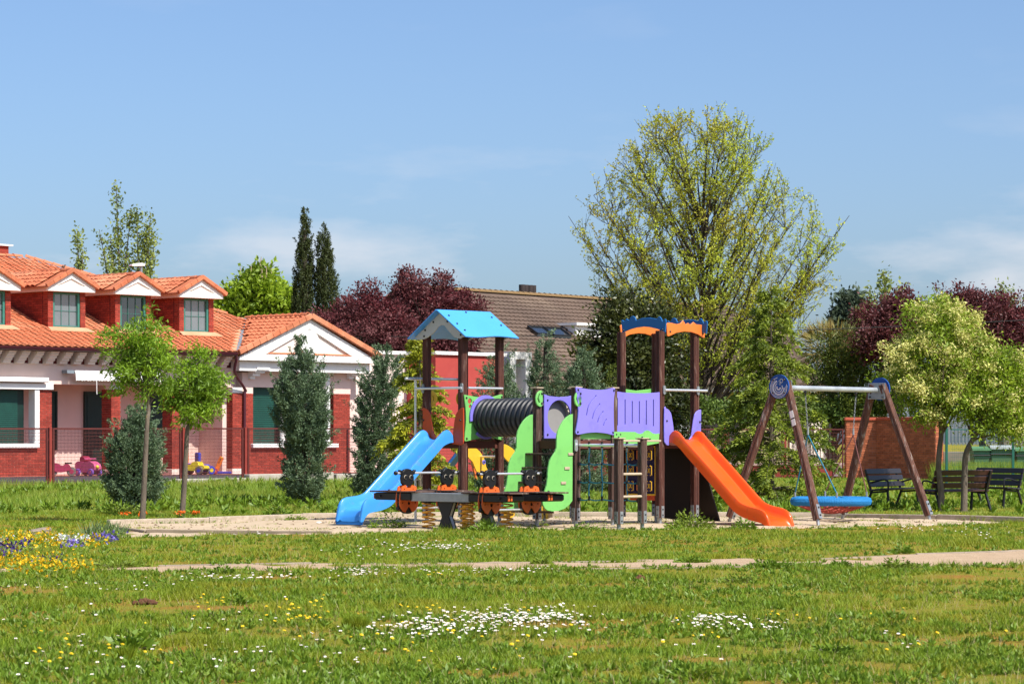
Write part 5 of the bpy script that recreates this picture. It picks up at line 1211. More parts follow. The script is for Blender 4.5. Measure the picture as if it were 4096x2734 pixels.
# --- net and ladder
L2b = pb(2569, 0); L2 = (0, L2b); L1 = (-.58, L2b)
zl = pz(1755, 0, L2b)
for p in (L1, L2): post(p[0], p[1], zl, mPostG, z0=.11, top=True)
MB().bar((L1[0] + .07, L1[1] + .02, zl - .03), (L2[0] + .45, L2[1] + .02, zl - .03), .09, .035).build("ladder_top_rail", mPale, PS, bevel=.005)
for py in (1895, 1985): z = pz(py, -.3, L2b); MB().tube([(L1[0] + .06, L1[1] - .03, z), (L2[0] - .02, L2[1] - .03, z)], .024, 10).build("rung", mPale, PS, smooth=True)
zn = pz(1780, 0, -.8); bar_("net_bar", (0, -.09, zn), (0, L2b + .06, zn), .028)
MB().plate(slot((-.075, zn - .07), (-.075, zn + .07), .035), lambda p, r, d: (p + .075 - .075, -.09 + d, r), .02).build("bar_bracket", mGalv, PS)
nz_ = [pz(py, 0, -.8) for py in (1855, 1928, 1998)]; nb = [pb(px, 0) for px in (2357, 2408, 2508)]
cc = MB()
net = None
for b_ in nb:
    P = [(0, b_ + .012 * math.sin(k * 1.1 + b_ * 5), zn - .03 - (zn - .03 - nz_[2]) * k / 10) for k in range(11)]; o = MB().tube(P, .012, 8).build("net_rope", mRope, PS, smooth=True)
    MB().tube([(0, b_, zn - .12), (0, b_, zn - .04)], .017, 8).build("rope_ferrule", mGalv, o); MB().tube([(0, b_, zn + .02), (0, b_, zn + .06)], .022, 8).tube([(0, b_, zn - .045), (0, b_, zn - .02)], .022, 8).build("rope_clamp", mCap, o)
    for z in nz_: MB().ball((0, b_, z), .024, 8, 6).build("rope_knot", mCap, o, smooth=True)
    MB().tube([(0, b_, nz_[2] - .02), (0, b_, nz_[2] + .06)], .02, 8).build("rope_end", mCap, o)
for z in nz_:
    P = []
    st_ = [-.07] + nb + [L2b + .07]
    for q, r in zip(st_[:-1], st_[1:]):
        for k in range(6): t = k / 6; P.append((0, q + (r - q) * t, z - .02 * math.sin(math.pi * t) + .004))
    P.append((0, L2b + .07, z)); o = MB().tube(P, .011, 8).build("net_rope", mRope, PS, smooth=True)
    for q in (-.085, L2b + .085): MB().box(-.03, .03, q - .03, q + .03, z - .035, z + .03).build("rope_anchor", mCap, o, bevel=.008)

# ------------------------------------------------------------------ spring seesaw with four ladybird seats
mLadO = M("ladybird_orange", (0.66, 0.125, 0.022), (0.58, 0.105, 0.02), rough=.42); mLadB = M("ladybird_black", (0.008, 0.008, 0.009), (0.006, 0.006, 0.007), rough=.45)
mSpr = M("spring_yellow", (0.84, 0.40, 0.02), (0.78, 0.35, 0.016), rough=.35, spec=.5); mEye = M("eye_ring", (0.55, 0.47, 0.36), rough=.5); mEyeP = M("eye_purple", (0.06, 0.05, 0.2), rough=.3)
YS = 46.1
near_c = Vector((gx(1790, YS), YS, 0)); root_p = near_c + Vector((RT, RT, 0)) * .47
SS = E("spring_seesaw", (root_p.x, root_p.y, gzf(root_p.x, root_p.y)), math.radians(45), "four seat spring seesaw with orange and black ladybird seats", "seesaw")
# local: x = a (near -.47, far +.47), y = b (right end is -b)
HB = 1.62; ZBm = .55
for xs in (-.47, .47):
    bm_ = MB().box(xs - .17, xs + .17, -.72, .72, ZBm - .075, ZBm + .065).build("beam", mGalv, SS, bevel=.004)
    for e in (-1, 1):
        y0, y1 = sorted((e * .70, e * HB))
        MB().plate(smooth2([(y0, ZBm - .065), (y1 - .05, ZBm - .065), (y1, ZBm - .04), (y1, ZBm + .04), (y1 - .05, ZBm + .06), (y0, ZBm + .06)], 1) if e > 0 else [(y1, ZBm - .065), (y0 + .05, ZBm - .065), (y0, ZBm - .04), (y0, ZBm + .04), (y0 + .05, ZBm + .06), (y1, ZBm + .06)], lambda p, q, d: (xs - .20 + d, p, q), .40).build("beam_end", mLadB, bm_, bevel=.01)
        for k in range(2): MB().box(xs - .19 + .06 * k, xs - .15 + .06 * k, (e * HB) - .02, (e * HB) + .02, ZBm - .05, ZBm + .05).build("end_buffer", mLadO, bm_, bevel=.01)
        # plank
        MB().box(xs - .225, xs + .225, min(e * .55, e * (HB + .08)), max(e * .55, e * (HB + .08)), ZBm + .068, ZBm + .092).build("plank", mPostG, SS, bevel=.004)
        for yy in (e * .75, e * 1.45): cap(bm_, (xs - (.205 if abs(yy) > 1 else .175), yy, ZBm), -math.pi / 2, 0, 1.1); cap(bm_, (xs, yy, ZBm + .095), 0, -math.pi / 2, 1.0)
        # ladybird: two orange body boards with black head and belly between, facing the seesaw end
        yl = e * 1.0; ld = E("ladybird_seat", (0, 0, 0)); ld.parent = SS
        body = [(-.16, .16), (-.12, .18), (-.07, .19), (-.04, .145), (.04, .145), (.07, .19), (.12, .18), (.16, .16), (.19, .05), (.21, -.10), (.19, -.18), (.13, -.25), (.08, -.27), (.03, -.20), (0, -.17), (-.03, -.20), (-.08, -.27), (-.13, -.25), (-.19, -.18), (-.21, -.10), (-.19, .05)]
        body = [(xs + x * 1.05, ZBm + z) for x, z in body]
        hl = [circ(xs + x, ZBm + z, r, 10) for x, z, r in ((-.11, .12, .014), (.09, .12, .014), (-.15, -.11, .016), (.15, -.11, .016), (0, -.12, .03))]
        for dy in (-.055, .035): MB().plate(body, lambda p, q, d: (p, yl + dy + d, q), .02, hl).build("body_board", mLadO, ld, bevel=.004)
        bel = circ(xs, ZBm - .14, .2, 20, 0, .16); MB().plate(bel, lambda p, q, d: (p, yl - .03 + d, q), .06).build("belly", mLadB, ld, bevel=.004)
        head = [(-.13, .13), (-.10, .19), (.10, .19), (.13, .13)]
        hd_ = [(0, .17), (-.06, .175), (-.105, .22), (-.115, .30), (-.10, .36), (-.16, .41), (-.14, .43), (-.09, .40), (-.06, .43), (0, .445), (.06, .43), (.09, .40), (.14, .43), (.16, .41), (.10, .36), (.115, .30), (.105, .22), (.06, .175)]
        hd_o = MB().plate([(xs + x * 1.22, ZBm + .15 + (z - .15) * 1.08) for x, z in hd_], lambda p, q, d: (p, yl - .03 + d, q), .06).build("head", mLadB, ld, bevel=.006)
        for fy in (-.034, .034):
            for ex in (-.062, .062):
                MB().tube([(xs + ex, yl + fy, ZBm + .325), (xs + ex, yl + fy * 1.25, ZBm + .325)], .036, 14).build("eye", mEye, ld); MB().tube([(xs + ex, yl + fy * 1.2, ZBm + .325), (xs + ex, yl + fy * 1.5, ZBm + .325)], .030, 14).build("pupil", mCap, ld, smooth=True)
    # pivot stand
    st_o = [(-.20, .47), (.20, .47), (.085, .22), (.19, 0), (-.19, 0), (-.085, .22)]
    for dx in (-.055, .035): MB().plate(st_o, lambda p, q, d: (xs + dx + d, p, q), .02).build("stand", mLadB, SS, bevel=.004)
    MB().bar((xs, -.16, .46), (xs, -.06, .23), .06, .03).bar((xs, -.06, .23), (xs, -.16, .02), .06, .03).bar((xs, .16, .46), (xs, .06, .23), .06, .03).bar((xs, .06, .23), (xs, .16, .02), .06, .03).build("stand_brace", mGalv, SS)
    for e in (-1, 1):
        P = []; turns = 5.5; n = 120
        for k in range(n + 1): t = k / n; P.append((xs + .105 * math.cos(2 * math.pi * turns * t), e * .46 + .105 * math.sin(2 * math.pi * turns * t), .02 + (ZBm - .12) * t))
        MB().tube(P, .0145, 8).build("spring", mSpr, SS, smooth=True); MB().tube([(xs, e * .46, ZBm - .10), (xs, e * .46, ZBm - .075)], .13, 14).build("spring_plate", mLadB, SS)
for e in (-1, 1):
    hb = MB().tube([(-.73, e * 1.0 - e * .0, ZBm + .395), (.73, e * 1.0, ZBm + .395)], .019, 12).build("handlebar", mChr, SS, smooth=True)
    ft = MB().tube([(-.68, e * 1.0, ZBm - .205), (.70, e * 1.0, ZBm - .205)], .018, 12).build("foot_bar", mChr, SS, smooth=True)
    for x in (-.73, .73): MB().ball((x, e * 1.0, ZBm + .395), .038, 10, 7).build("bar_knob", mLadB, hb, smooth=True)
    for x in (-.61, -.33, .33, .61): MB().tube([(x - .02, e * 1.0, ZBm + .395), (x + .02, e * 1.0, ZBm + .395)], .03, 10).build("bar_clamp", mLadB, hb)
    for x in (-.68, .70): MB().ball((x, e * 1.0, ZBm - .205), .036, 10, 7).build("bar_knob", mLadB, ft, smooth=True)

# ------------------------------------------------------------------ basket swing
mSwW = wood_mat("swing_post_wood", (0.15, 0.065, 0.042), (0.09, 0.042, 0.03), (0.26, 0.21, 0.18)); mSwB = M("swing_disc_blue", (0.012, 0.075, 0.31), (0.010, 0.065, 0.28), rough=.4); mSwWh = M("disc_mark_white", (0.62, 0.64, 0.68), rough=.5)
Yl = 48.8; ap = Vector((gx(3128, Yl), Yl, zz(1550, Yl))); bd = Vector((.66, .7513, 0)).normalized(); ed = Vector((bd.y, -bd.x, 0)); LB = 3.03
sw0 = Vector((ap.x, ap.y, 0)); SW = E("swing_frame", (ap.x, ap.y, 0), math.atan2(bd.y, bd.x), "brown timber A-frame swing stand with steel beam and blue end discs", "swing frame")
# local x along the beam, y = left of it (away), -y = e (towards the right front)
AZ = ap.z
MB().tube([(-.02, 0, AZ), (LB + .02, 0, AZ)], .048, 14).build("beam", M("galvanised_beam", (0.52, 0.55, 0.57), (0.36, 0.39, 0.41), scale=5, rough=.4, metal=.35), SW, smooth=True)
for x0, sg in ((0, -1), (LB, 1)):
    for sy in (-1, 1):
        top = Vector((x0 + sg * .0, sy * -.10 * -1, AZ + .10)); sp_y = .95
        foot = Vector((x0 + sg * .26, sy * sp_y, .12)); gl = Vector((x0 + sg * .28, sy * (sp_y + .06), -.15))
        d = (foot - top).normalized(); yv = Vector((1, 0, 0)) - d * d.x; yv.normalize(); xv = yv.cross(d)
        lm = MB(); lm.plate(post_sec(.125, .02, .012), lambda p, q, dd: top + xv * p + yv * q + d * dd, (foot - top).length); lo = lm.build("leg", mSwW, SW)
        ftb = MB().tube([foot - d * .05, gl], .03, 8); c_ = foot - d * .16
        ftb.bar(c_ - xv * .068 - d * .1, c_ - xv * .068 + d * .16, .09, .008, up=xv).bar(c_ + xv * .068 - d * .1, c_ + xv * .068 + d * .16, .09, .008, up=xv); ftb.build("leg_foot", mGalv, lo)
        for k in (-.04, .1): q = c_ + xv * .075 + d * k; oo = cap(lo, q); oo.rotation_euler = (xv).to_track_quat('-Y', 'Z').to_euler(); q = c_ - xv * .075 + d * k; oo = cap(lo, q); oo.rotation_euler = (-xv).to_track_quat('-Y', 'Z').to_euler()
        if sg < 0 and sy < 0:
            for k, hh in ((.62, .13), (.77, .12)): q = top + d * k - yv * .068 + xv * .0; MB().bar(q - d * hh / 2, q + d * hh / 2, .075, .006, up=yv).build("sticker_plate", mWhite, lo); q2 = q + xv * .066 + yv * .06; MB().bar(q2 - d * hh / 2, q2 + d * hh / 2, .006, .075, up=yv).build("sticker_plate", mWhite, lo)
    dx = x0 + sg * .085
    dk = MB().tube([(dx - .014, 0, AZ + .02), (dx + .014, 0, AZ + .02)], .215, 32).build("disc", mSwB, SW)
    xo = dx + sg * .017
    def ring(r0, r1, t0, t1, n=24): return [(r1 * math.cos(t), r1 * math.sin(t)) for t in np.linspace(t0, t1, n)] + [(r0 * math.cos(t), r0 * math.sin(t)) for t in np.linspace(t1, t0, n)]
    fx = -sg   # mirror so that it reads from outside
    pat = [ring(.02, .05, math.pi * .95, math.pi * 2.2), ring(.072, .088, math.pi * .85, math.pi * 2.35), ring(.105, .135, math.pi * 1.0, math.pi * 2.4), ring(.15, .158, math.pi * .95, math.pi * 2.35), ring(.172, .184, math.pi * .9, math.pi * 2.45)]
    for P in pat: MB().plate([(fx * p, q) for p, q in P], lambda p, q, d_: (xo + sg * d_ * .5, -p * sg * -1 if False else p, AZ + .0 + q), .004).build("disc_mark", mSwWh, dk)
    for (u, v_, r) in ((-.06, .12, .038), (-.015, .115, .014), (-.03, .065, .02)):
        MB().plate(ring(r * .7, r, 0, math.pi * 1.99, 16), lambda p, q, d_: (xo + sg * d_ * .5, (u + p) * fx, AZ + q + v_), .004).build("disc_mark", mSwWh, dk)
    MB().box(min(x0 - sg * .03, x0 - sg * .045), max(x0 - sg * .03, x0 - sg * .045), -.19, .19, AZ - .17, AZ + .13).build("mount_plate", mGalv, SW, bevel=.004)
    for cy in (-.14, .14):
        for cz in (-.13, .08): oo = cap(SW, (x0 - sg * .047, cy, AZ + cz)); oo.rotation_euler = (0, 0, math.pi / 2 * -sg if sg > 0 else math.pi / 2)
    for cy in (-.12, .12):
        for cz in (-.09, .14): oo = cap(dk, (xo, cy, AZ + cz)); oo.rotation_euler = (0, 0, -math.pi / 2 if sg < 0 else math.pi / 2)
bk_c = (ap + bd * (LB / 2)); BZ = zz(2003, bk_c.y)
BK = E("basket_swing", (bk_c.x, bk_c.y, BZ), math.atan2(bd.y, bd.x), "round blue basket swing seat with red net hanging on chains", "swing seat")
Rb = .66; zb_ = AZ - BZ
tor = MB(); tor.tube([(Rb * math.cos(t), Rb * math.sin(t), 0) for t in np.linspace(0, 2 * math.pi, 49)[:-1]], .075, 14, closed=True); tor.build("ring", M("blue_rope_ring", (0.012, 0.19, 0.46), (0.010, 0.16, 0.40), scale=4, rough=.7, bump=.9, bscale=45), BK, smooth=True)
# fine wrap ribs on the ring
wr = MB()
for k in range(0, 150): t = 2 * math.pi * k / 150; c = Vector((Rb * math.cos(t), Rb * math.sin(t), 0)); r_ = Vector((math.cos(t), math.sin(t), 0)); wr.tube([c + (r_ * math.cos(p) + Vector((0, 0, 1)) * math.sin(p)) * .077 for p in np.linspace(0, 2 * math.pi, 9)[:-1]], .006, 4, closed=True)
o = wr.build("ring_wrapping", M("blue_wrap", (0.016, 0.22, 0.52), rough=.8), BK); o['kind'] = 'stuff'
nt_ = MB()
def bowl(x, y): r2 = (x * x + y * y) / (Rb * Rb); return -.05 - .17 * (1 - r2)
for k in range(-5, 6):
    c = k * .115; h = math.sqrt(max(Rb * Rb - c * c, .001)) * .93
    for fl_ in (0, 1):
        P = [(c, y, bowl(c, y)) if fl_ == 0 else (y, c, bowl(y, c)) for y in np.linspace(-h, h, 15)]; nt_.tube(P, .014, 6)
o = nt_.build("seat_net", M("red_net_rope", (0.36, 0.06, 0.035), (0.28, 0.045, 0.03), scale=40, rough=.8), BK, smooth=True); o['kind'] = 'stuff'
link_m = MB(); link_m.tube([(.012 * math.cos(t) * 1.0, 0, .021 * math.sin(t)) for t in np.linspace(0, 2 * math.pi, 11)[:-1]], .0042, 5, closed=True); LME = link_m.mesh("chain_link"); LME.materials.append(mGalv)
for sg, rm_ in ((-1, mRope), (1, mRopeR)):
    tx = sg * .80; jx = sg * .72; jz = zz(1738, bk_c.y) - BZ
    hk = MB().tube([(tx, 0, zb_ - .045), (tx, 0, zb_ - .14)], .014, 8).ball((tx, 0, zb_ - .07), .03, 8, 6).build("hanger", mCap, BK)
    p0 = Vector((tx, 0, zb_ - .13)); p1_ = Vector((jx, 0, jz + .1)); n = int((p1_ - p0).length / .034)
    for k in range(n):
        o = bpy.data.objects.new("chain_link", LME); COL.objects.link(o); o.parent = hk; o.location = p0.lerp(p1_, (k + .5) / n); o.rotation_euler = (0, 0, 0 if k % 2 else math.pi / 2)
    MB().tube([(jx, 0, jz), (jx, 0, jz + .12)], [.02, .017], 8).build("ferrule", mGalv, hk)
    for sy in (-1, 1):
        e_ = Vector((sg * Rb * .72, sy * Rb * .69, .09)); MB().tube([(jx, 0, jz), tuple(e_ + Vector((0, 0, .06)))], .011, 8).build("rope", rm_, BK, smooth=True)
        MB().tube([tuple(e_ + Vector((0, 0, .08))), tuple(e_ + Vector((0, 0, -.03)))], .018, 8).build("rope_shackle", mGalv, BK)

# ------------------------------------------------------------------ benches
mSlat = M("bench_slat_brown", (0.06, 0.022, 0.016), (0.045, 0.017, 0.013), scale=3, stretch=(1, 6, 6), rough=.5, spec=.5); mSlatD = M("bench_slat_dark", (0.022, 0.024, 0.032), (0.03, 0.02, 0.02), scale=3, stretch=(1, 6, 6), rough=.5, spec=.5); mIron = M("bench_iron", (0.012, 0.013, 0.015), (0.01, 0.01, 0.012), rough=.5)
def bench(px, Y, face, mat, label, L=1.75):
    fx, fy = face; rz = math.atan2(fy, fx) + math.pi / 2; X = gx(px, Y)
    B = E("park_bench", (X, Y, gzf(X, Y)), rz, label, "bench")   # local: faces -y, length along x
    for x in (-L / 2 + .12, L / 2 - .12):
        lg = MB(); sec = .045
        lg.bar((x, -.26, 0), (x, -.22, .43), .05, sec).bar((x, .30, 0), (x, .14, .42), .05, sec).bar((x, -.24, .40), (x, .17, .37), .05, .04).bar((x, .15, .36), (x, .30, .86), .05, .04)
        lg.build("leg", mIron, B, bevel=.006)
        P = catmull([(x, -.235, .40), (x, -.24, .58), (x, -.20, .635), (x, -.08, .64), (x, .12, .59), (x, .215, .58)], 4); MB().tube(P, .02, 7).build("armrest", mIron, B, smooth=True)
    for k, y in enumerate((-.18, -.04, .10)): MB().box(-L / 2, L / 2, y - .062, y + .062, .43 - .012 * k, .465 - .012 * k).build("seat_slat", mat, B, bevel=.008)
    for k, (y, z) in enumerate(((.165, .545), (.205, .68), (.245, .815))):
        MB().bar((-L / 2, y - .02, z), (L / 2, y - .02, z), .115, .035, up=(0, -.96, .28)).build("back_slat", mat, B, bevel=.008)
    return B
bench(3572, 59.5, (.84, -.54), mSlatD, "dark bench facing the swing, seen from its front", 1.75)
bench(3822, 58.3, (-.62, .78), mSlat, "brown slatted bench seen from behind between the blossom tree trunks", 1.78)
bench(3968, 60.5, (-.86, -.5), mSlatD, "dark bench furthest to the right beyond the blossom trees", 1.6)
# ------------------------------------------------------------------ trees
mBarkG = M("grey_bark", (0.17, 0.135, 0.10), (0.10, 0.08, 0.06), scale=8, stretch=(2, 2, .5), rough=.95, bump=.8, bscale=25, dirt=(0.22, 0.18, 0.07), dirt_scale=6, dirt_lo=.6, dirt_hi=.7)
mBarkD = M("dark_bark", (0.062, 0.048, 0.036), (0.04, 0.03, 0.022), scale=8, stretch=(2, 2, .5), rough=.95, bump=.8)
def bez(p0, p1, p2, n=7):
    p0, p1, p2 = Vector(p0), Vector(p1), Vector(p2); return [(1 - t) ** 2 * p0 + 2 * t * (1 - t) * p1 + t * t * p2 for t in [k / n for k in range(n + 1)]]
def root_at(name, px, Y, label, cat="tree", group=None, rz=0):
    X = gx(px, Y); return E(name, (X, Y, gzf(X, Y)), rz, label, cat, group)
class PX:
    """pixels -> metres relative to a tree's base"""
    def __init__(s, px, Y): s.px = px; s.Y = Y; s.g = gzf(gx(px, Y), Y); s.k = Y / F
    def x(s, px): return (px - s.px) * s.k
    def z(s, py): return zz(py, s.Y) - s.g
    def lobe(s, px, py, rx, ry, dy=0.0, rd=None, w=1.0): return (s.x(px), dy, s.z(py), rx * s.k, (rd if rd is not None else rx) * s.k, ry * s.k, w)
def lobes_pts(lobes, n, r, shell=.55, rough=.35, seed=0):
    w = np.array([l[3] * l[4] * l[5] * l[6] for l in lobes]) ** .8; w /= w.sum(); pick = r.choice(len(lobes), n, p=w)
    d = unit(r.normal(size=(n, 3))); u = r.random(n); rad = np.where(r.random(n) < .72, shell + (1 - shell) * u, u ** .4)
    bump = np.array([mnoise.noise(Vector((d[i, 0] * 1.9 + seed + pick[i] * 7, d[i, 1] * 1.9, d[i, 2] * 1.9))) for i in range(n)])
    rad = rad * (1 + rough * bump * 1.6); L = np.array(lobes)[pick]
    nrm = d.copy(); return L[:, :3] + d * rad[:, None] * L[:, 3:6], nrm
def clumps(C, N, per, spread, r, flat=.8, up=.15, out=.7):
    n = len(C); P = np.repeat(C, per, 0); O = r.normal(size=(n * per, 3)) * spread; O[:, 2] *= flat; P = P + O
    D = np.repeat(N, per, 0) * out + r.normal(size=(n * per, 3)) * .75 + np.array([0, 0, up]); return P, D
def add_leaves(root, name, P, D, L, Wd, mat, r):
    n = len(P); return np_mesh(name, leaves_v(P, D, L * r.uniform(.7, 1.25, n), Wd * r.uniform(.7, 1.25, n), r), 4, mat, root)
def limbs(root, trunk, trad, tips, rad, mat, r, name="trunk", from_f=(.45, 1.0), n=6, sag=.25):
    """trunk polyline plus limbs that leave it and arc out to the tips"""
    m = MB(); T = catmull(trunk, 4); nT = len(T); m.tube(T, [trad * (1 - .55 * i / (nT - 1)) * (1.35 if i == 0 else 1) for i in range(nT)], 9)
    for t in tips:
        t = Vector(t); f = r.uniform(*from_f); p = T[min(int(f * (nT - 1)), nT - 1)]
        c = p.lerp(t, .45); c.z += sag * (t - p).length * r.uniform(.0, .7); c += Vector(r.normal(size=3) * .06 * (t - p).length)
        m.tube(bez(p, c, t, n), [rad * (1 - .88 * k / n) for k in range(n + 1)], 5, cap=False)
    return m.build(name, mat, root, smooth=True)
def broadleaf(name, label, px, Y, lobes_px, mat, ncl, per, lsize, lw, spread, trunk_px, trad, ntips=40, bark=None, seed=1, shell=.5, rough=.4, cat="tree", group=None, flat=.8, up=.1, limb_r=None, crown="crown", from_f=(.45, 1.0)):
    r = np.random.default_rng(seed); q = PX(px, Y); root = root_at(name, px, Y, label, cat, group)
    lob = [q.lobe(*l) for l in lobes_px]; C, N_ = lobes_pts(lob, ncl, r, shell, rough, seed)
    C[:, 2] = np.maximum(C[:, 2], .05)
    P, D = clumps(C, N_, per, spread, r, flat, up); add_leaves(root, crown, P, D, lsize, lw, mat, r)
    tr = [(q.x(a), 0.03 * math.sin(i * 1.7), max(q.z(b), 0) if i else -.1) for i, (a, b) in enumerate(trunk_px)]
    tips = C[r.choice(ncl, min(ntips, ncl), replace=False)]
    limbs(root, tr, trad, tips, limb_r or trad * .45, bark or mBarkG, r, from_f=from_f)
    return root, C, N_, q, r
# leaf colours
lAsh = LM("ash_leaf", (0.18, 0.32, 0.016), (0.30, 0.46, 0.026), (0.13, 0.23, 0.016), trans=.32, nscale=2.2)
lJun = LM("juniper_scale", (0.10, 0.165, 0.082), (0.19, 0.255, 0.135), (0.085, 0.14, 0.072), trans=.12, nscale=3)
lDeo = LM("cedar_needle", (0.15, 0.21, 0.02), (0.34, 0.40, 0.035), (0.10, 0.15, 0.02), trans=.25, nscale=2.6)
lDeoY = LM("young_cedar_needle", (0.27, 0.31, 0.02), (0.52, 0.50, 0.03), (0.16, 0.20, 0.018), trans=.25, nscale=2.6)
lHolm = LM("holm_oak_leaf", (0.016, 0.026, 0.008), (0.045, 0.062, 0.017), (0.09, 0.10, 0.022), trans=.12, nscale=.9, gloss=.04, rough=.4)
lHedge = LM("hedge_leaf", (0.048, 0.096, 0.019), (0.112, 0.184, 0.032), (0.160, 0.224, 0.032), trans=.2, nscale=1.1)
lYew = LM("yew_leaf", (0.080, 0.112, 0.013), (0.160, 0.192, 0.019), (0.048, 0.072, 0.011), trans=.15, nscale=.9)
lPlum = LM("purple_plum_leaf", (0.065, 0.013, 0.018), (0.15, 0.03, 0.034), (0.17, 0.065, 0.065), trans=.2, nscale=.6)
lCyp = LM("cypress_scale", (0.033, 0.050, 0.015), (0.083, 0.099, 0.027), (0.045, 0.063, 0.018), trans=.08, nscale=.8)
lChe = LM("chestnut_leaf", (0.216, 0.338, 0.019), (0.365, 0.486, 0.030), (0.149, 0.230, 0.016), trans=.35, nscale=.5)
lPop = LM("poplar_leaf", (0.224, 0.280, 0.070), (0.350, 0.392, 0.084), (0.182, 0.238, 0.084), trans=.3, nscale=.6)
lMap = LM("maple_leaf", (0.40, 0.52, 0.04), (0.60, 0.66, 0.06), (0.50, 0.44, 0.035), trans=.42, nscale=.35)
lMan = LM("manna_ash_leaf", (0.21, 0.33, 0.02), (0.38, 0.48, 0.035), (0.16, 0.25, 0.02), trans=.3, nscale=1.6)
lBlo = LM("cream_blossom", (0.62, 0.58, 0.17), (0.76, 0.72, 0.30), (0.55, 0.55, 0.14), trans=.2, nscale=2.5)
lGre = LM("grey_green_leaf", (0.072, 0.111, 0.072), (0.117, 0.156, 0.098), (0.058, 0.085, 0.052), trans=.2, nscale=.6)
lSpa = LM("sparse_bud_leaf", (0.288, 0.240, 0.084), (0.384, 0.324, 0.120), (0.240, 0.216, 0.084), trans=.3, nscale=.6)

# --- two young ash trees by the kerb
ASH = "young trees beside the sand pit"
def ash(px, Y, trunk, lob, seed, label):
    root, C, N_, q, r = broadleaf("young_ash_tree", label, px, Y, lob, lAsh, 215, 36, .105, .027, .075, trunk, .058, 60, mBarkG, seed, .6, .6, group=ASH, flat=.75, up=-.1, from_f=(.72, 1.0), limb_r=.017)
ash(568, 50.6, [(568, 2090), (574, 1960), (583, 1800), (590, 1680), (594, 1640), (590, 1540), (588, 1440)], [(548, 1345, 118, 75), (600, 1420, 100, 90), (505, 1430, 85, 70), (560, 1500, 120, 70), (650, 1500, 50, 60), (470, 1510, 55, 45), (600, 1570, 60, 55, 0, None, .6)], 11, "young slim tree with tall oval bright green crown")
ash(726, 53.0, [(726, 2074), (735, 1960), (744, 1820), (750, 1720), (762, 1690), (778, 1600), (790, 1500)], [(800, 1500, 80, 85), (740, 1560, 75, 60), (830, 1580, 65, 85), (770, 1640, 85, 60), (690, 1590, 40, 40), (800, 1425, 22, 26, 0, None, 3.0), (850, 1530, 40, 50)], 12, "shorter young tree with rounded bright green crown")
# --- junipers
def conifer(name, label, px, Y, prof, npl, per, mat, seed, plen=.30, up=.75, group=None, lsz=.068, lw=.022, zb=.05, tops=(), cat="tree", spread=.05, trunk=True, flat=1.0, rr=.45, lobe=.22, inner=.66):
    """prof: [(py, left px, right px)] outline from base to top; plumes rise outwards from the stem"""
    r = np.random.default_rng(seed); q = PX(px, Y); root = root_at(name, px, Y, label, cat, group)
    pz_ = np.array([q.z(p[0]) for p in prof]); lx = np.array([q.x(p[1]) for p in prof]); rx = np.array([q.x(p[2]) for p in prof]); o = np.argsort(pz_); pz_, lx, rx = pz_[o], lx[o], rx[o]
    wid = (rx - lx); cdf = np.cumsum(np.maximum(wid, .05) * np.gradient(pz_)); cdf /= cdf[-1]
    h = np.interp(r.random(npl), cdf, pz_); az = r.random(npl) * 2 * np.pi; cx = np.interp(h, pz_, (lx + rx) / 2); R = np.interp(h, pz_, wid / 2)
    lob = 1 + lobe * np.sin(az * 3 + h * 4 + seed) * np.cos(h * 5 + az); fr = np.clip(rr + (1 - rr) * r.random(npl) ** .6, 0, 1) * lob
    out = np.stack([np.cos(az), np.sin(az) * flat, np.zeros(npl)], 1); base = np.stack([cx, np.zeros(npl), h], 1) + out * (R * fr * inner * (1.22 - .5 * (h - pz_[0]) / (pz_[-1] - pz_[0])))[:, None]
    ax = unit(out * (1 - up * .6)[..., None] if hasattr(up, '__len__') else out * (1 - up * .55) + np.array([0, 0, up]) + r.normal(size=(npl, 3)) * .22); ln = plen * r.uniform(.5, 1.35, npl) * (.4 + .6 * R / R.max()) * np.where(r.random(npl) < .2, 1.8, .9)
    t = r.random((npl, per)); sp = (1 - t * .75) * spread
    P = base[:, None, :] + ax[:, None, :] * (t * ln[:, None])[..., None] + r.normal(size=(npl, per, 3)) * sp[..., None]
    D = ax[:, None, :] * .9 + r.normal(size=(npl, per, 3)) * .55
    P = P.reshape(-1, 3); D = D.reshape(-1, 3); P[:, 2] = np.maximum(P[:, 2], zb); add_leaves(root, "crown", P, D, lsz, lw, mat, r)
    zt = pz_[-1]; T = [(0, 0, -.1), (np.interp(zt * .3, pz_, (lx + rx) / 2) * .7, 0, zt * .3), (np.interp(zt * .9, pz_, (lx + rx) / 2), 0, zt * .92)]
    limbs(root, T, .035 * zt ** .8, base[r.choice(npl, 40, replace=False)], .018, mBarkD, r, from_f=(.1, .9), sag=-.1)
    return root
JG = "blue green junipers between playground and school"
conifer("juniper", "small cone shaped juniper behind the two young trees", 535, 57.8, [(2030, 470, 610), (1980, 425, 640), (1900, 410, 655), (1820, 405, 668), (1760, 440, 650), (1700, 490, 620), (1650, 520, 600), (1630, 545, 572)], 525, 84, lJun, 21, .26, group=JG)
conifer("juniper", "tall dark juniper in front of the school pavilion", 1195, 62.6, [(2005, 1170, 1260), (1960, 1130, 1290), (1880, 1125, 1300), (1830, 1150, 1290), (1760, 1130, 1330), (1680, 1080, 1330), (1590, 1060, 1335), (1520, 1080, 1320), (1460, 1130, 1310), (1420, 1170, 1250), (1360, 1195, 1222)], 700, 84, lJun, 22, .30, group=JG)
conifer("juniper", "slender juniper left of the yellowish cedar", 1475, 69.5, [(1985, 1420, 1530), (1900, 1410, 1560), (1800, 1420, 1580), (1700, 1400, 1590), (1600, 1420, 1600), (1520, 1430, 1640), (1460, 1490, 1620), (1410, 1510, 1560), (1375, 1525, 1545)], 600, 84, lJun, 23, .32, group=JG)
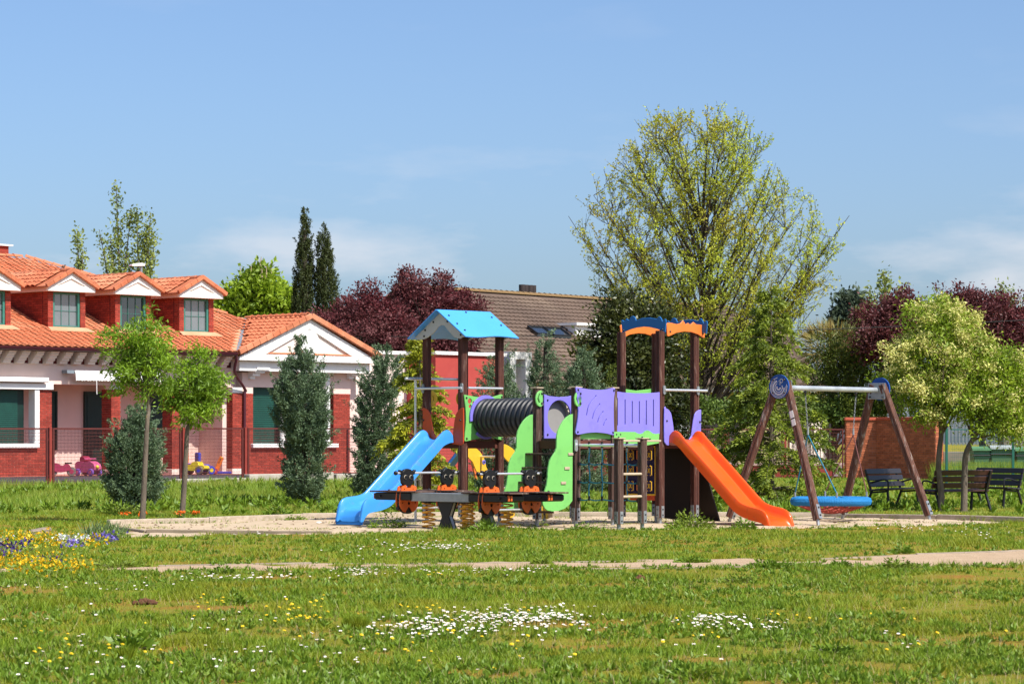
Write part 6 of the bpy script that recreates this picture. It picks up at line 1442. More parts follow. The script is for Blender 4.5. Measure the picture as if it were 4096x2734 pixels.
conifer("juniper", "bushy juniper directly behind the left tower and tunnel", 1985, 72.5, [(1975, 1900, 2080), (1850, 1880, 2100), (1700, 1880, 2110), (1600, 1870, 2100), (1500, 1900, 2080), (1440, 1960, 2050), (1375, 1985, 2015)], 600, 62, lJun, 24, .34, group=JG)
conifer("juniper", "pointed juniper rising behind the ribbed tunnel", 2178, 74, [(1965, 2080, 2280), (1850, 2070, 2280), (1700, 2070, 2290), (1600, 2080, 2280), (1520, 2090, 2270), (1440, 2120, 2240), (1380, 2150, 2215), (1335, 2178, 2195)], 600, 62, lJun, 25, .34, group=JG)
conifer("juniper", "spreading juniper behind the green stair and purple panel", 2320, 73, [(1965, 2240, 2400), (1800, 2240, 2420), (1650, 2240, 2440), (1560, 2220, 2440), (1500, 2250, 2410), (1450, 2290, 2390), (1405, 2320, 2350)], 550, 62, lJun, 26, .34, group=JG)
conifer("golden_conifer", "small olive conifer beside the dark evergreen tree", 2455, 76, [(1960, 2390, 2520), (1700, 2390, 2520), (1560, 2400, 2510), (1500, 2425, 2490), (1465, 2440, 2460)], 240, 36, lYew, 27, .25, up=1.0)
# --- cedars with layered drooping branches
def cedar(label, px, Y, top, bot, half, mat, seed, nbr=90, per=150, droop=.30, lean=0.0, ragged=.35):
    r = np.random.default_rng(seed); q = PX(px, Y); root = root_at("cedar_tree", px, Y, label); H = q.z(top); m = MB(); Rm = half * q.k
    m.tube([(lean * t, 0, H * t - .1 * (1 - t)) for t in np.linspace(0, 1, 8)], [.075 * (1 - .9 * t) for t in np.linspace(0, 1, 8)], 8); Ps = []; Ds = []
    for i in range(nbr):
        f = (i + r.random()) / nbr; h = .04 * H + f ** .95 * .95 * H; L = Rm * (1 - f) ** .72 * r.uniform(1 - ragged, 1.12) + .10; az = r.random() * 6.283
        o = np.array([math.cos(az), math.sin(az), 0]); p0 = np.array([lean * h / H, 0, h]); p2 = p0 + o * L + np.array([0, 0, L * (.12 - droop) + (.1 if f > .85 else 0)]); p1 = p0 + o * L * .5 + np.array([0, 0, L * .14])
        P = bez(p0, p1, p2, 6); m.tube(P, [.016 * (1 - .8 * k / 6) * (1.4 - f) for k in range(7)], 4, cap=False)
        k = max(int(per * (L / Rm + .12)), 20); nsp = max(4, int(k / 9)); t = .12 + .9 * r.random(nsp) ** .8; B_ = np.array([np.array((1 - a) ** 2 * p0 + 2 * a * (1 - a) * p1 + a * a * p2) for a in t])
        side = np.array([-o[1], o[0], 0]); sd_ = unit(o * r.uniform(.3, 1, (nsp, 1)) + side * r.normal(size=(nsp, 1)) * .9 + np.array([0, 0, -.18])); sl = r.uniform(.08, .26, nsp) * (1 - .3 * f)
        nn = 11; tt = r.random((nsp, nn)); Pn = B_[:, None] + sd_[:, None] * (sl[:, None] * tt)[..., None] + r.normal(size=(nsp, nn, 3)) * .018; Pn[..., 2] -= tt ** 2 * .08
        Dn = sd_[:, None] * .7 + r.normal(size=(nsp, nn, 3)) * .5 + np.array([0, 0, -.25]); Ps.append(Pn.reshape(-1, 3)); Ds.append(Dn.reshape(-1, 3))
    P = np.concatenate(Ps); D = np.concatenate(Ds); P[:, 2] = np.maximum(P[:, 2], .05); m.build("trunk", mBarkG, root, smooth=True); add_leaves(root, "crown", P, D, .105, .036, mat, r)
cedar("young yellow green cedar with drooping tiers behind the blue slide", 1680, 65, 1345, 2000, 175, lDeoY, 31, 110, 190)
cedar("bushy green cedar with drooping branches behind the swing", 3085, 63, 1150, 2015, 292, lDeo, 32, 150, 250, ragged=.3)
# --- dark evergreen and hedges behind the right tower
broadleaf("evergreen_oak", "dense dark evergreen tree behind the right tower", 2520, 84, [(2500, 1330, 140, 170), (2420, 1480, 120, 130), (2600, 1480, 150, 200), (2500, 1640, 170, 140), (2680, 1640, 110, 110), (2460, 1230, 60, 90), (2350, 1400, 50, 60), (2620, 1320, 90, 120)], lHolm, 1300, 26, .14, .07, .15, [(2520, 1960), (2525, 1750), (2530, 1500), (2510, 1300)], .16, 40, mBarkD, 41, .45, .45)
broadleaf("laurel_hedge", "glossy green laurel hedge behind the orange slide railing", 2760, 104, [(2700, 1655, 80, 50), (2800, 1640, 90, 60), (2900, 1660, 90, 50), (2980, 1640, 70, 60)], lHedge, 420, 20, .14, .07, .15, [(2760, 1890), (2770, 1700)], .08, 30, mBarkD, 42, .4, .4, cat="hedge", from_f=(.2, 1))
broadleaf("clipped_hedge", "clipped green hedge seen behind the basket swing chains", 3330, 104, [(3240, 1640, 110, 50), (3360, 1640, 90, 55), (3450, 1630, 80, 70)], lHedge, 420, 20, .13, .07, .15, [(3330, 1890), (3335, 1700)], .08, 30, mBarkD, 43, .4, .4, cat="hedge", from_f=(.2, 1))
broadleaf("yew_tree", "dark olive yew bush between swing and blossom tree", 3420, 104, [(3400, 1500, 110, 120), (3490, 1440, 90, 90), (3330, 1430, 70, 100), (3270, 1520, 80, 110), (3430, 1620, 140, 70), (3560, 1540, 70, 110)], lYew, 760, 22, .12, .05, .13, [(3420, 1920), (3420, 1600)], .12, 30, mBarkD, 44, .45, .45)
# --- the big maple
def maple():
    r = np.random.default_rng(51); Y = 108.0; q = PX(2815, Y); root = root_at("maple_tree", 2815, Y, "tall spreading maple coming into yellow green leaf behind the right tower")
    m = MB(); trunk = catmull([(0, 0, -.2), (.05, 0, 1.6), (.0, 0, 3.2), (.1, .05, 5.5), (-.05, 0, 8.5), (.0, 0, 11.4)], 5); nT = len(trunk)
    m.tube(trunk, [.19 * (1 - .95 * i / (nT - 1)) + .01 for i in range(nT)], 10); Ps = []; Ds = []
    prof = [(425, 2800, 40), (470, 2800, 150), (540, 2790, 235), (640, 2790, 340), (740, 2795, 410), (840, 2800, 470), (920, 2800, 515), (1020, 2820, 520), (1120, 2830, 500), (1220, 2850, 450), (1330, 2870, 380), (1420, 2880, 300)]
    PY = [p[0] for p in prof]
    def twig(p, d, L, lev):
        e = p + d * L; mid = p + d * L * .5 + Vector(r.normal(size=3) * .06 * L) + Vector((0, 0, .05 * L)); m.tube(bez(p, mid, e, 3), [.014 * (1 - .8 * k / 3) if lev == 0 else .006 for k in range(4)], 3, cap=False)
        n = int(L * (9 if lev else 4)) + 1
        for k in range(n):
            b_ = p.lerp(e, r.uniform(.2, 1.05)); Ps.append(np.array(b_)[None] + r.normal(size=(4, 3)) * .05); Ds.append(r.normal(size=(4, 3)) + np.array([0, 0, -.2]))
        if lev == 0:
            for k in range(int(L * 3.0) + 2):
                b_ = p.lerp(e, r.uniform(.2, .98)); dd = (d + Vector(r.normal(size=3)) * .45 + Vector((0, 0, .35))).normalized(); twig(b_, dd, r.uniform(.3, .65), 1)
    def limb(p, tip, rad, bow):
        c = p.lerp(tip, .5) + Vector((0, 0, bow * (tip - p).length)) + Vector(r.normal(size=3) * .15); n = 9; pts = bez(p, c, tip, n); Lb = (tip - p).length
        m.tube(pts, [rad * (1 - .88 * a / n) for a in range(n + 1)], 5, cap=False)
        for k in range(int(Lb * 1.9) + 1):
            t = r.uniform(.3, 1.0); a = t * n; i0 = min(int(a), n - 1); b_ = pts[i0].lerp(pts[i0 + 1], a - i0); dd = (pts[i0 + 1] - pts[i0]).normalized(); d = (dd * .8 + Vector(r.normal(size=3)) * .42 + Vector((0, 0, .30))).normalized(); twig(b_, d, r.uniform(.4, .95) * (1.15 - .4 * t), 0)
        net.extend([(np.array(a), a.z) for a in pts[2:]]); return pts
    net = []; nb = 110
    for i in range(nb):
        f = (i + r.random()) / nb; py = 485 + (1400 - 485) * f ** 1.05; cx = np.interp(py, PY, [p[1] for p in prof]); hw = np.interp(py, PY, [p[2] for p in prof]) * q.k
        az = i * 2.39996 + r.uniform(-.3, .3); rad = hw * (r.uniform(.78, 1.0) if i % 3 else r.uniform(.25, .75)); tip = Vector((q.x(cx) + math.cos(az) * rad, math.sin(az) * rad * .9, q.z(py)))
        z0 = min(max(2.4, tip.z - .8 - rad * 1.15), 10.3); z0 = z0 if tip.z > 5 else max(1.9, tip.z - 1.5); k = int(np.interp(z0, [t.z for t in trunk], range(nT))); limb(trunk[k], tip, (.022 + .007 * (tip - trunk[k]).length), -.05)
    limb(trunk[8], Vector((q.x(3385), -1.0, q.z(870))), .08, -.03); limb(trunk[8], Vector((q.x(3340), 1.0, q.z(1010))), .07, -.03); limb(trunk[7], Vector((q.x(2275), .5, q.z(860))), .08, -.04)
    NA = np.array([a for a, _ in net])
    for i in range(640):
        py = r.uniform(495, 1380); cx = np.interp(py, PY, [p[1] for p in prof]); hw = np.interp(py, PY, [p[2] for p in prof]) * q.k; az = r.random() * 6.283; rad = hw * math.sqrt(r.uniform(.08, .96)); t_ = np.array([q.x(cx) + math.cos(az) * rad, math.sin(az) * rad * .9, q.z(py)])
        dv = t_ - NA; dist = np.linalg.norm(dv, axis=1) + np.where(dv[:, 2] < .15, 3.0, 0); k = int(np.argmin(dist)); p = Vector(NA[k]); e = Vector(t_); L = (e - p).length
        if L < .15 or L > 2.6: continue
        d = (e - p).normalized(); m.tube(bez(p, p.lerp(e, .5) + Vector((0, 0, -.08 * L)), e, 4), [.016 * (1 - .6 * a / 4) for a in range(5)], 3, cap=False); twig(p.lerp(e, .45), (d + Vector((0, 0, .25)) + Vector(r.normal(size=3)) * .15).normalized(), min(.55 * L + .35, 1.1), 0)
    P = np.concatenate(Ps); D = np.concatenate(Ds); keep = r.random(len(P)) < .37; P, D = P[keep], D[keep]
    m.build("trunk", mBarkD, root, smooth=False); add_leaves(root, "crown", P, D, .10, .065, lMap, r); return len(P)
nmap = maple(); print('MAPLE', nmap)
# --- blossom trees beside the benches
def blossom(label, px, Y, trunk, lob, nl, nb, seed, fb=1.0):
    root, C, N_, q, r = broadleaf("manna_ash_tree", label, px, Y, lob, lMan, nl, 20, .10, .035, .12, trunk, .075, 60, mBarkG, seed, .45, .45, group="blossoming trees beside the benches", from_f=(.55, 1.0), limb_r=.03)
    lob_ = [q.lobe(*l) for l in lob]; Cb, Nb = lobes_pts(lob_, nb, r, .8, .4, seed); k = Nb[:, 2] > -.35; Cb, Nb = Cb[k], Nb[k]
    P, D = clumps(Cb, Nb, 85, .085, r, .75, -.1, .35); add_leaves(root, "blossom", P, D, .07, .03, lBlo, r); return root
blossom("blossoming tree with cream flower clusters and twisted grey trunk", 3768, 57.6, [(3768, 2050), (3765, 1960), (3754, 1880), (3757, 1800), (3765, 1740), (3762, 1660), (3757, 1550), (3766, 1420)], [(3740, 1260, 120, 80), (3800, 1330, 150, 90), (3700, 1420, 170, 100), (3850, 1440, 130, 90), (3650, 1540, 140, 90), (3780, 1560, 150, 110), (3900, 1520, 100, 90), (3700, 1660, 110, 45), (3930, 1400, 60, 60)], 760, 330, 61)
blossom("low spreading tree with green leaves and a few cream flowers", 3856, 57.2, [(3856, 2055), (3860, 1900), (3865, 1810), (3900, 1740), (3950, 1640), (3980, 1560)], [(4000, 1540, 120, 90), (3950, 1640, 120, 90), (4080, 1620, 90, 110), (3880, 1600, 100, 60), (4040, 1440, 80, 50), (4050, 1720, 90, 40)], 600, 60, 62)
# --- background trees
broadleaf("purple_plum_tree", "purple leaved tree filling the gap between school pavilion and blue roof", 1440, 112, [(1350, 1300, 110, 80), (1450, 1260, 120, 110), (1560, 1300, 110, 110), (1300, 1340, 60, 60), (1480, 1180, 50, 50)], lPlum, 700, 34, 0.133, 0.070, .15, [(1440, 1900), (1440, 1600), (1440, 1350)], .16, 50, mBarkD, 71, .45, .5)
broadleaf("purple_plum_tree", "taller purple leaved tree behind the blue roofed tower", 1740, 113, [(1640, 1190, 90, 90), (1760, 1220, 122, 66), (1850, 1270, 100, 110), (1630, 1310, 122, 66), (1790, 1360, 140, 80), (1630, 1110, 45, 45), (1770, 1130, 45, 50)], lPlum, 900, 34, 0.133, 0.070, .15, [(1740, 1900), (1740, 1600), (1730, 1300)], .16, 50, mBarkD, 72, .45, .5)
conifer("cypress", "tallest narrow dark cypress behind the pavilion roof", 1218, 126, [(1500, 1160, 1280), (1260, 1162, 1268), (1150, 1168, 1262), (1080, 1180, 1256), (1000, 1190, 1246), (930, 1197, 1240), (880, 1206, 1228), (836, 1214, 1222)], 840, 48, lCyp, 73, .55, up=1.6, lsz=.115, lw=.043, spread=.06, rr=.6, lobe=.06, inner=.85)
conifer("cypress", "shorter dark cypress just right of the tallest one", 1302, 126, [(1500, 1250, 1365), (1260, 1255, 1358), (1150, 1254, 1350), (1060, 1258, 1335), (980, 1262, 1326), (935, 1275, 1312), (912, 1284, 1300)], 816, 48, lCyp, 74, .55, up=1.6, lsz=.115, lw=.043, spread=.06, rr=.6, lobe=.06, inner=.85)
root, C, N_, q, r = broadleaf("chestnut_tree", "bright yellow green chestnut tree behind the school roof", 1020, 130, [(1050, 1130, 70, 60), (1000, 1180, 90, 70), (930, 1220, 70, 60), (1110, 1190, 70, 60), (1050, 1240, 130, 50), (1160, 1230, 40, 50)], lChe, 420, 22, .28, .16, .22, [(1020, 1900), (1020, 1600), (1020, 1250)], .2, 50, mBarkD, 75, .5, .5)
cs = MB()
for i in np.argsort(-C[:, 2])[:26]: cs.tube([tuple(C[i]), tuple(C[i] + np.array([0, 0, .5]))], [.05, .01], 5)
cs.build("flower_spikes", M("chestnut_spike", (0.42, 0.33, 0.2), rough=.9), root)
def poplar(label, px, Y, stems, seed, group="far poplars behind the school roof"):
    r = np.random.default_rng(seed); q = PX(px, Y); root = root_at("poplar_tree", px, Y, label, "tree", group); m = MB(); Ps = []; Ds = []
    for (x0, y0, x1, y1, w, n) in stems:
        p = Vector((q.x(x0), 0, q.z(y0))); e = Vector((q.x(x1), r.uniform(-.5, .5), q.z(y1))); c = p.lerp(e, .5) + Vector((.15 * (x0 - x1) * q.k, 0, 0)); pts = bez(p, c, e, 10); m.tube(pts, [.11 * (1 - .93 * k / 10) for k in range(11)], 5, cap=False)
        for k in range(n):
            t = r.uniform(.02, 1.02) * 10; i0 = min(int(t), 9); b_ = pts[i0].lerp(pts[i0 + 1], t - i0); tp = w * q.k * (1.15 - t / 10 * .9); off = Vector(r.normal(size=3) * tp * .5); m.tube([b_, b_ + off * .6 + Vector((0, 0, abs(off.x) * .8 + .2))], [.02, .006], 3, cap=False)
            Ps.append(np.array(b_ + off * .6 + Vector((0, 0, abs(off.x) * .8)))[None] + r.normal(size=(9, 3)) * np.array([.17, .17, .26])); Ds.append(r.normal(size=(9, 3)))
    t0 = Vector((q.x(stems[0][0]), 0, q.z(stems[0][1]))); m.tube([(0, 0, -.1), t0 * .5, t0], [.3, .22, .14], 8)
    m.build("trunk", mBarkG, root); P = np.concatenate(Ps); D = np.concatenate(Ds); add_leaves(root, "crown", P, D, .2, .13, lPop, r)
poplar("slim leafing poplar furthest left above the school roof", 315, 150, [(320, 1300, 311, 940, 16, 60), (332, 1200, 333, 1005, 12, 26)], 81)
poplar("tallest leaning poplar rising over the second dormer gap", 470, 150, [(485, 1350, 458, 740, 20, 80), (480, 1300, 520, 862, 22, 66), (470, 1300, 440, 950, 16, 44), (460, 1300, 402, 940, 13, 40), (500, 1250, 535, 1030, 16, 30)], 82)
poplar("forked leafing poplar right of the tallest one", 575, 150, [(560, 1350, 548, 848, 18, 70), (565, 1250, 585, 920, 20, 50), (580, 1250, 602, 865, 16, 60), (590, 1200, 618, 960, 12, 30)], 83)
broadleaf("purple_plum_tree", "dark purple tree behind the blossom tree on its left flank", 3590, 103, [(3560, 1300, 110, 100), (3620, 1240, 80, 70), (3500, 1360, 80, 90), (3640, 1330, 90, 110)], lPlum, 620, 34, 0.125, 0.066, .15, [(3590, 1900), (3590, 1400)], .15, 40, mBarkD, 76, .45, .5)
broadleaf("purple_plum_tree", "large purple tree rising at the right edge behind the blossom tree", 3930, 102, [(3880, 1200, 70, 70), (3960, 1270, 110, 110), (4050, 1330, 100, 120), (3850, 1290, 100, 100), (4000, 1420, 140, 80), (3780, 1220, 50, 60), (4130, 1420, 80, 100), (4060, 1560, 100, 110)], lPlum, 1000, 34, 0.125, 0.066, .15, [(3930, 1900), (3930, 1400)], .16, 50, mBarkD, 77, .45, .5)
broadleaf("grey_green_tree", "distant rounded grey green tree left of the purple trees", 3395, 142, [(3400, 1220, 55, 60), (3370, 1290, 50, 60), (3430, 1290, 50, 70), (3400, 1370, 70, 60)], lGre, 360, 18, .28, .15, .24, [(3395, 1850), (3395, 1400)], .2, 30, mBarkD, 78, .4, .4)
poplar("distant sparse yellowish tree above the purple foliage", 3530, 138, [(3530, 1450, 3540, 1120, 40, 110), (3500, 1420, 3480, 1180, 36, 70), (3560, 1420, 3600, 1170, 36, 70), (3480, 1420, 3430, 1250, 30, 50)], 84, group="distant bare budding trees")
poplar("distant sparse pale tree above the far right purple foliage", 4010, 145, [(4010, 1450, 4000, 1150, 40, 70), (4030, 1450, 4050, 1180, 36, 50), (3990, 1450, 3970, 1200, 30, 40), (4060, 1450, 4090, 1230, 30, 40)], 85, group="distant bare budding trees")
# --- palm behind the cedar
def palm():
    r = np.random.default_rng(91); Y = 106; q = PX(3325, Y); root = root_at("palm_tree", 3325, Y, "fan palm with ragged fronds right of the cedar", "palm"); zt = q.z(1400); m = MB()
    m.tube([(0, 0, -.1), (.05, 0, zt * .5), (0, 0, zt)], [.22, .2, .18], 10).build("trunk", mBarkD, root, smooth=True); Ps = []; Ds = []
    for i in range(46):
        az = r.random() * 6.283; el = r.uniform(-.5, 1.1); d = np.array([math.cos(az) * math.cos(el), math.sin(az) * math.cos(el), math.sin(el)]); e = np.array([0, 0, zt]) + d * r.uniform(.5, .85)
        n = 24; sp = unit(d + r.normal(size=(n, 3)) * .55); Ps.append(np.repeat(e[None], n, 0)); Ds.append(sp)
    P = np.concatenate(Ps); D = np.concatenate(Ds); np_mesh("crown", leaves_v(P, D, .75, .035, r), 4, LM("palm_frond", (0.144, 0.176, 0.048), (0.256, 0.256, 0.080), (0.384, 0.208, 0.048), trans=.2, nscale=.8), root)
palm()

# --- far tree belt beyond both sides of the view
def belt():
    r = np.random.default_rng(95); n = 520; X = np.where(r.random(n) < .5, -1, 1) * r.uniform(38, 150, n); Yb = r.uniform(150, 200, n); hh = r.uniform(3.5, 9, n); C = np.stack([X, Yb, r.uniform(.25, 1, n) * hh], 1)
    P, D = clumps(C, unit(r.normal(size=(n, 3))), 46, 1.1, r, .9, .1, .4); P[:, 2] = np.maximum(P[:, 2], .2); k = np.abs(P[:, 0]) > .205 * P[:, 1]; P, D = P[k], D[k]
    o = np_mesh("far_treeline", leaves_v(P, D, .9, .55, r), 4, lGre); props(o, "far belt of mixed trees closing the view on both sides", "trees", kind='stuff')
belt()
# ------------------------------------------------------------------ grass, weeds and flowers
gr_ = np.random.default_rng(404)
lGra = LM("lawn_grass", (0.125, 0.22, 0.010), (0.265, 0.36, 0.024), (0.29, 0.29, 0.020), trans=.3, nscale=.9, gloss=.02)
lGra2 = LM("long_grass", (0.13, 0.24, 0.014), (0.27, 0.38, 0.035), (0.30, 0.34, 0.05), trans=.35, nscale=.5)
lWeed = LM("broad_weed_leaf", (0.10, 0.19, 0.012), (0.21, 0.32, 0.025), (0.15, 0.24, 0.016), trans=.25, nscale=1.5, gloss=.03, rough=.5)
lClov = LM("clover_leaf", (0.13, 0.21, 0.016), (0.24, 0.32, 0.03), (0.17, 0.22, 0.03), trans=.25, nscale=2)
def blades(name, X, Y, H, Wd, lean, mat, label):
    n = len(X); z = gz(X, Y) - .004; th = gr_.random(n) * 2 * np.pi; lh = gr_.random(n) * 2 * np.pi; L = H * lean * gr_.uniform(.3, 1.2, n)
    V = np.empty((n, 3, 3)); dx = np.cos(th) * Wd / 2; dy = np.sin(th) * Wd / 2
    V[:, 0] = np.stack([X - dx, Y - dy, z], 1); V[:, 1] = np.stack([X + dx, Y + dy, z], 1); V[:, 2] = np.stack([X + np.cos(lh) * L, Y + np.sin(lh) * L, z + H], 1)
    o = np_mesh(name, V.reshape(-1, 3), 3, mat); return props(o, label, "grass", kind='stuff')
def lawn_pts(n, y0, y1, p=1.0, wide=.215):
    Y = y0 * (y1 / y0) ** gr_.random(n); X = (gr_.random(n) * 2 - 1) * wide * Y; return X, Y
X, Y = lawn_pts(1250000, 15.0, 56, wide=.30)
cl = .55 * vn(X, Y, .55, 2) + .45 * vn(X, Y, .16, 3) + .35 * (vn(X, Y, 2.4, 4) - .5); keep = (gr_.random(len(X)) < np.clip((cl - .36 - .10 * S01((vn(X, Y, 3.3, 1) - .45) * 4)) * 2.3, .03, 1)) & (bare(X, Y) < -.02 + .12 * gr_.random(len(X)))
X, Y, cl = X[keep], Y[keep], cl[keep]; H = (.018 + .05 * np.clip(cl - .3, 0, 1) * 1.5) * gr_.uniform(.6, 1.5, len(X)); tall = vn(X, Y, 1.3, 5) > .72; H = np.where(tall, H * 1.6, H)
H *= np.where(bare(X, Y) > -.35, 1.35, 1.0)
blades("lawn_grass", X, Y, H, .006 + .00016 * Y, .9, lGra, "short patchy lawn grass in front of the playground"); nl = len(X)
X, Y = lawn_pts(320000, 52, 98, wide=.29); f_ = fence_f(X, Y); keep = (bare(X, Y) < -.05) & (f_ < -.25) & (Y > 53.2 - .25 * np.abs(X - 1)) & (gr_.random(len(X)) < .35 + .65 * vn(X, Y, .9, 1))
X, Y = X[keep], Y[keep]; ramp = S01((Y - 54) / 14) * (.15 + .85 * S01((5.0 - X) / 3)); H = (.05 + .22 * ramp * vn(X, Y, 2.2, 3)) * gr_.uniform(.5, 1.4, len(X))
blades("long_grass", X, Y, H, .010 + .0002 * Y, .55, lGra2, "longer rough grass between the sand pit and the fences")
Xg, Yg = gr_.uniform(gx(3790, 90), gx(4200, 90), 14000), gr_.uniform(84.5, 95, 14000); blades("dry_grass", Xg, Yg, gr_.uniform(.2, .75, 14000), .03, .35, lGra2, "tall unmown grass behind the green wire fence")
Xs = gr_.uniform(-7, 9, 60000); Ys = gr_.uniform(44.5, 54, 60000); kp = (sand_m(Xs, Ys) > .02) & (vn(Xs, Ys, .55, 4) * .6 + vn(Xs, Ys, .2, 1) * .4 > .66); blades("sand_grass", Xs[kp], Ys[kp], gr_.uniform(.02, .06, kp.sum()), .014, .8, lGra, "sparse grass patches creeping over the sand")
nD = 1100; Xs = gr_.uniform(-7, 9, nD); Ys = gr_.uniform(44.5, 54, nD); kp = sand_m(Xs, Ys) > .05; Xs, Ys = Xs[kp], Ys[kp]; B = np.stack([Xs, Ys, gz(Xs, Ys) + .03], 1); az = gr_.random(len(B)) * 6.283; D = np.stack([np.cos(az), np.sin(az), np.zeros(len(B))], 1)
props(np_mesh("sand_litter", leaves_v(B, D, gr_.uniform(.03, .10, len(B)), gr_.uniform(.012, .03, len(B)), gr_), 4, M("dry_leaf_bits", (0.20, 0.12, 0.06), (0.12, 0.08, 0.045), rough=.9)), "bits of dry leaf and twig lying on the sand", "litter", kind='stuff')
Xd, Yd = lawn_pts(9000, 15.3, 46); kp = bare(Xd, Yd) < -.05; blades("dry_stalks", Xd[kp], Yd[kp], gr_.uniform(.04, .12, kp.sum()), .005, .6, LM("dry_stalk", (0.34, 0.26, 0.12), (0.45, 0.36, 0.18), trans=.2), "dry pale grass stalks standing in the lawn")
# low broad leaves scattered through the lawn
def rosettes(name, n, y0, y1, size, mat, label, th, k, asp=.36):
    X, Y = lawn_pts(n, y0, y1); w = .6 * vn(X, Y, .8, k) + .4 * vn(X, Y, .2, 5) - .14 * S01((vn(X, Y, 3.3, 1) - .45) * 4); kp = (w > th - .04) & (bare(X, Y) < .05 * gr_.random(n)); X, Y = X[kp], Y[kp]; m = len(X); per = 9
    B = np.repeat(np.stack([X, Y, gz(X, Y) + .004], 1), per, 0); az = gr_.random(m * per) * 6.283; el = gr_.uniform(.3, 1.35, m * per); D = np.stack([np.cos(az) * np.cos(el), np.sin(az) * np.cos(el), np.sin(el)], 1)
    s_ = np.repeat(size * gr_.uniform(.5, 1.4, m), per) * gr_.uniform(.6, 1.2, m * per); o = np_mesh(name, leaves_v(B, D, s_, s_ * asp, gr_), 4, mat); props(o, label, "weeds", kind='stuff'); return m
rosettes("lawn_weeds", 37000, 15.3, 52, .052, lWeed, "broad leaved weeds growing through the lawn", .50, 0, .30)
rosettes("clover", 23000, 15.3, 50, .036, lClov, "small clover leaves spread through the lawn", .54, 2)
rosettes("rough_weeds", 7000, 52, 84, .16, lWeed, "leafy weeds in the rough grass behind the sand pit", .60, 1) if False else None
Xr, Yr = lawn_pts(3800, 54.5, 88, wide=.22); kp = (fence_f(Xr, Yr) < -.3) & (vn(Xr, Yr, 1.5, 0) > .55) & (bare(Xr, Yr) < -.1); Xr, Yr = Xr[kp], Yr[kp]; per = 12
B = np.repeat(np.stack([Xr, Yr, gz(Xr, Yr)], 1), per, 0); az = gr_.random(len(B)) * 6.283; el = gr_.uniform(.3, 1.3, len(B)); D = np.stack([np.cos(az) * np.cos(el), np.sin(az) * np.cos(el), np.sin(el)], 1); B[:, 2] += gr_.random(len(B)) * .12
props(np_mesh("rough_weeds", leaves_v(B, D, gr_.uniform(.08, .2, len(B)), .05, gr_), 4, lWeed), "leafy weeds in the rough grass behind the sand pit", "weeds", kind='stuff')

# --- weed clumps one can pick out
def weed(name, label, px, py, wpx, hpx, nleaf, ls, mat, seed, cat="plant", lw=.4, up=.5, Y=None, group=None, spiky=False):
    r = np.random.default_rng(seed); Yv = Y or gyp(py); X = gx(px, Yv); k = Yv / F; o = E(name, (X, Yv, gzf(X, Yv)), 0, label, cat, group); rx = wpx / 2 * k; h = hpx * k
    if spiky:
        az = r.random(nleaf) * 6.283; rad = rx * .5 * np.sqrt(r.random(nleaf)); P = np.stack([np.cos(az) * rad, np.sin(az) * rad, np.zeros(nleaf)], 1); az2 = r.random(nleaf) * 6.283; D = np.stack([np.cos(az2) * .5, np.sin(az2) * .5, np.ones(nleaf)], 1); np_mesh("leaves", leaves_v(P, D, h * r.uniform(.5, 1.1, nleaf), ls * lw, r), 4, mat, o); return o
    az = r.random(nleaf) * 6.283; u = r.random(nleaf) ** .5; t = r.random(nleaf); lob = .75 + .35 * np.sin(az * 3 + seed) * np.cos(az * 2 + 1.3)
    P = np.stack([np.cos(az) * u * rx * lob, np.sin(az) * u * rx * .8 * lob, t * h * (1 - .75 * u * u) * (.8 + .4 * np.sin(az * 4 + seed))], 1); P[:, 2] = np.maximum(P[:, 2], .01)
    D = np.stack([np.cos(az) * (.4 + u), np.sin(az) * (.4 + u), np.full(nleaf, up)], 1) + r.normal(size=(nleaf, 3)) * .45
    np_mesh("leaves", leaves_v(P, D, ls * r.uniform(.6, 1.3, nleaf), ls * lw * r.uniform(.7, 1.2, nleaf), r), 4, mat, o)
    m = MB()
    for i in r.choice(nleaf, min(14, nleaf), replace=False): m.tube([(P[i][0] * .2, P[i][1] * .2, 0), tuple(P[i])], .004, 3)
    m.build("stems", mBarkG, o); return o
WG = "weed clumps in the lawn and along the path"
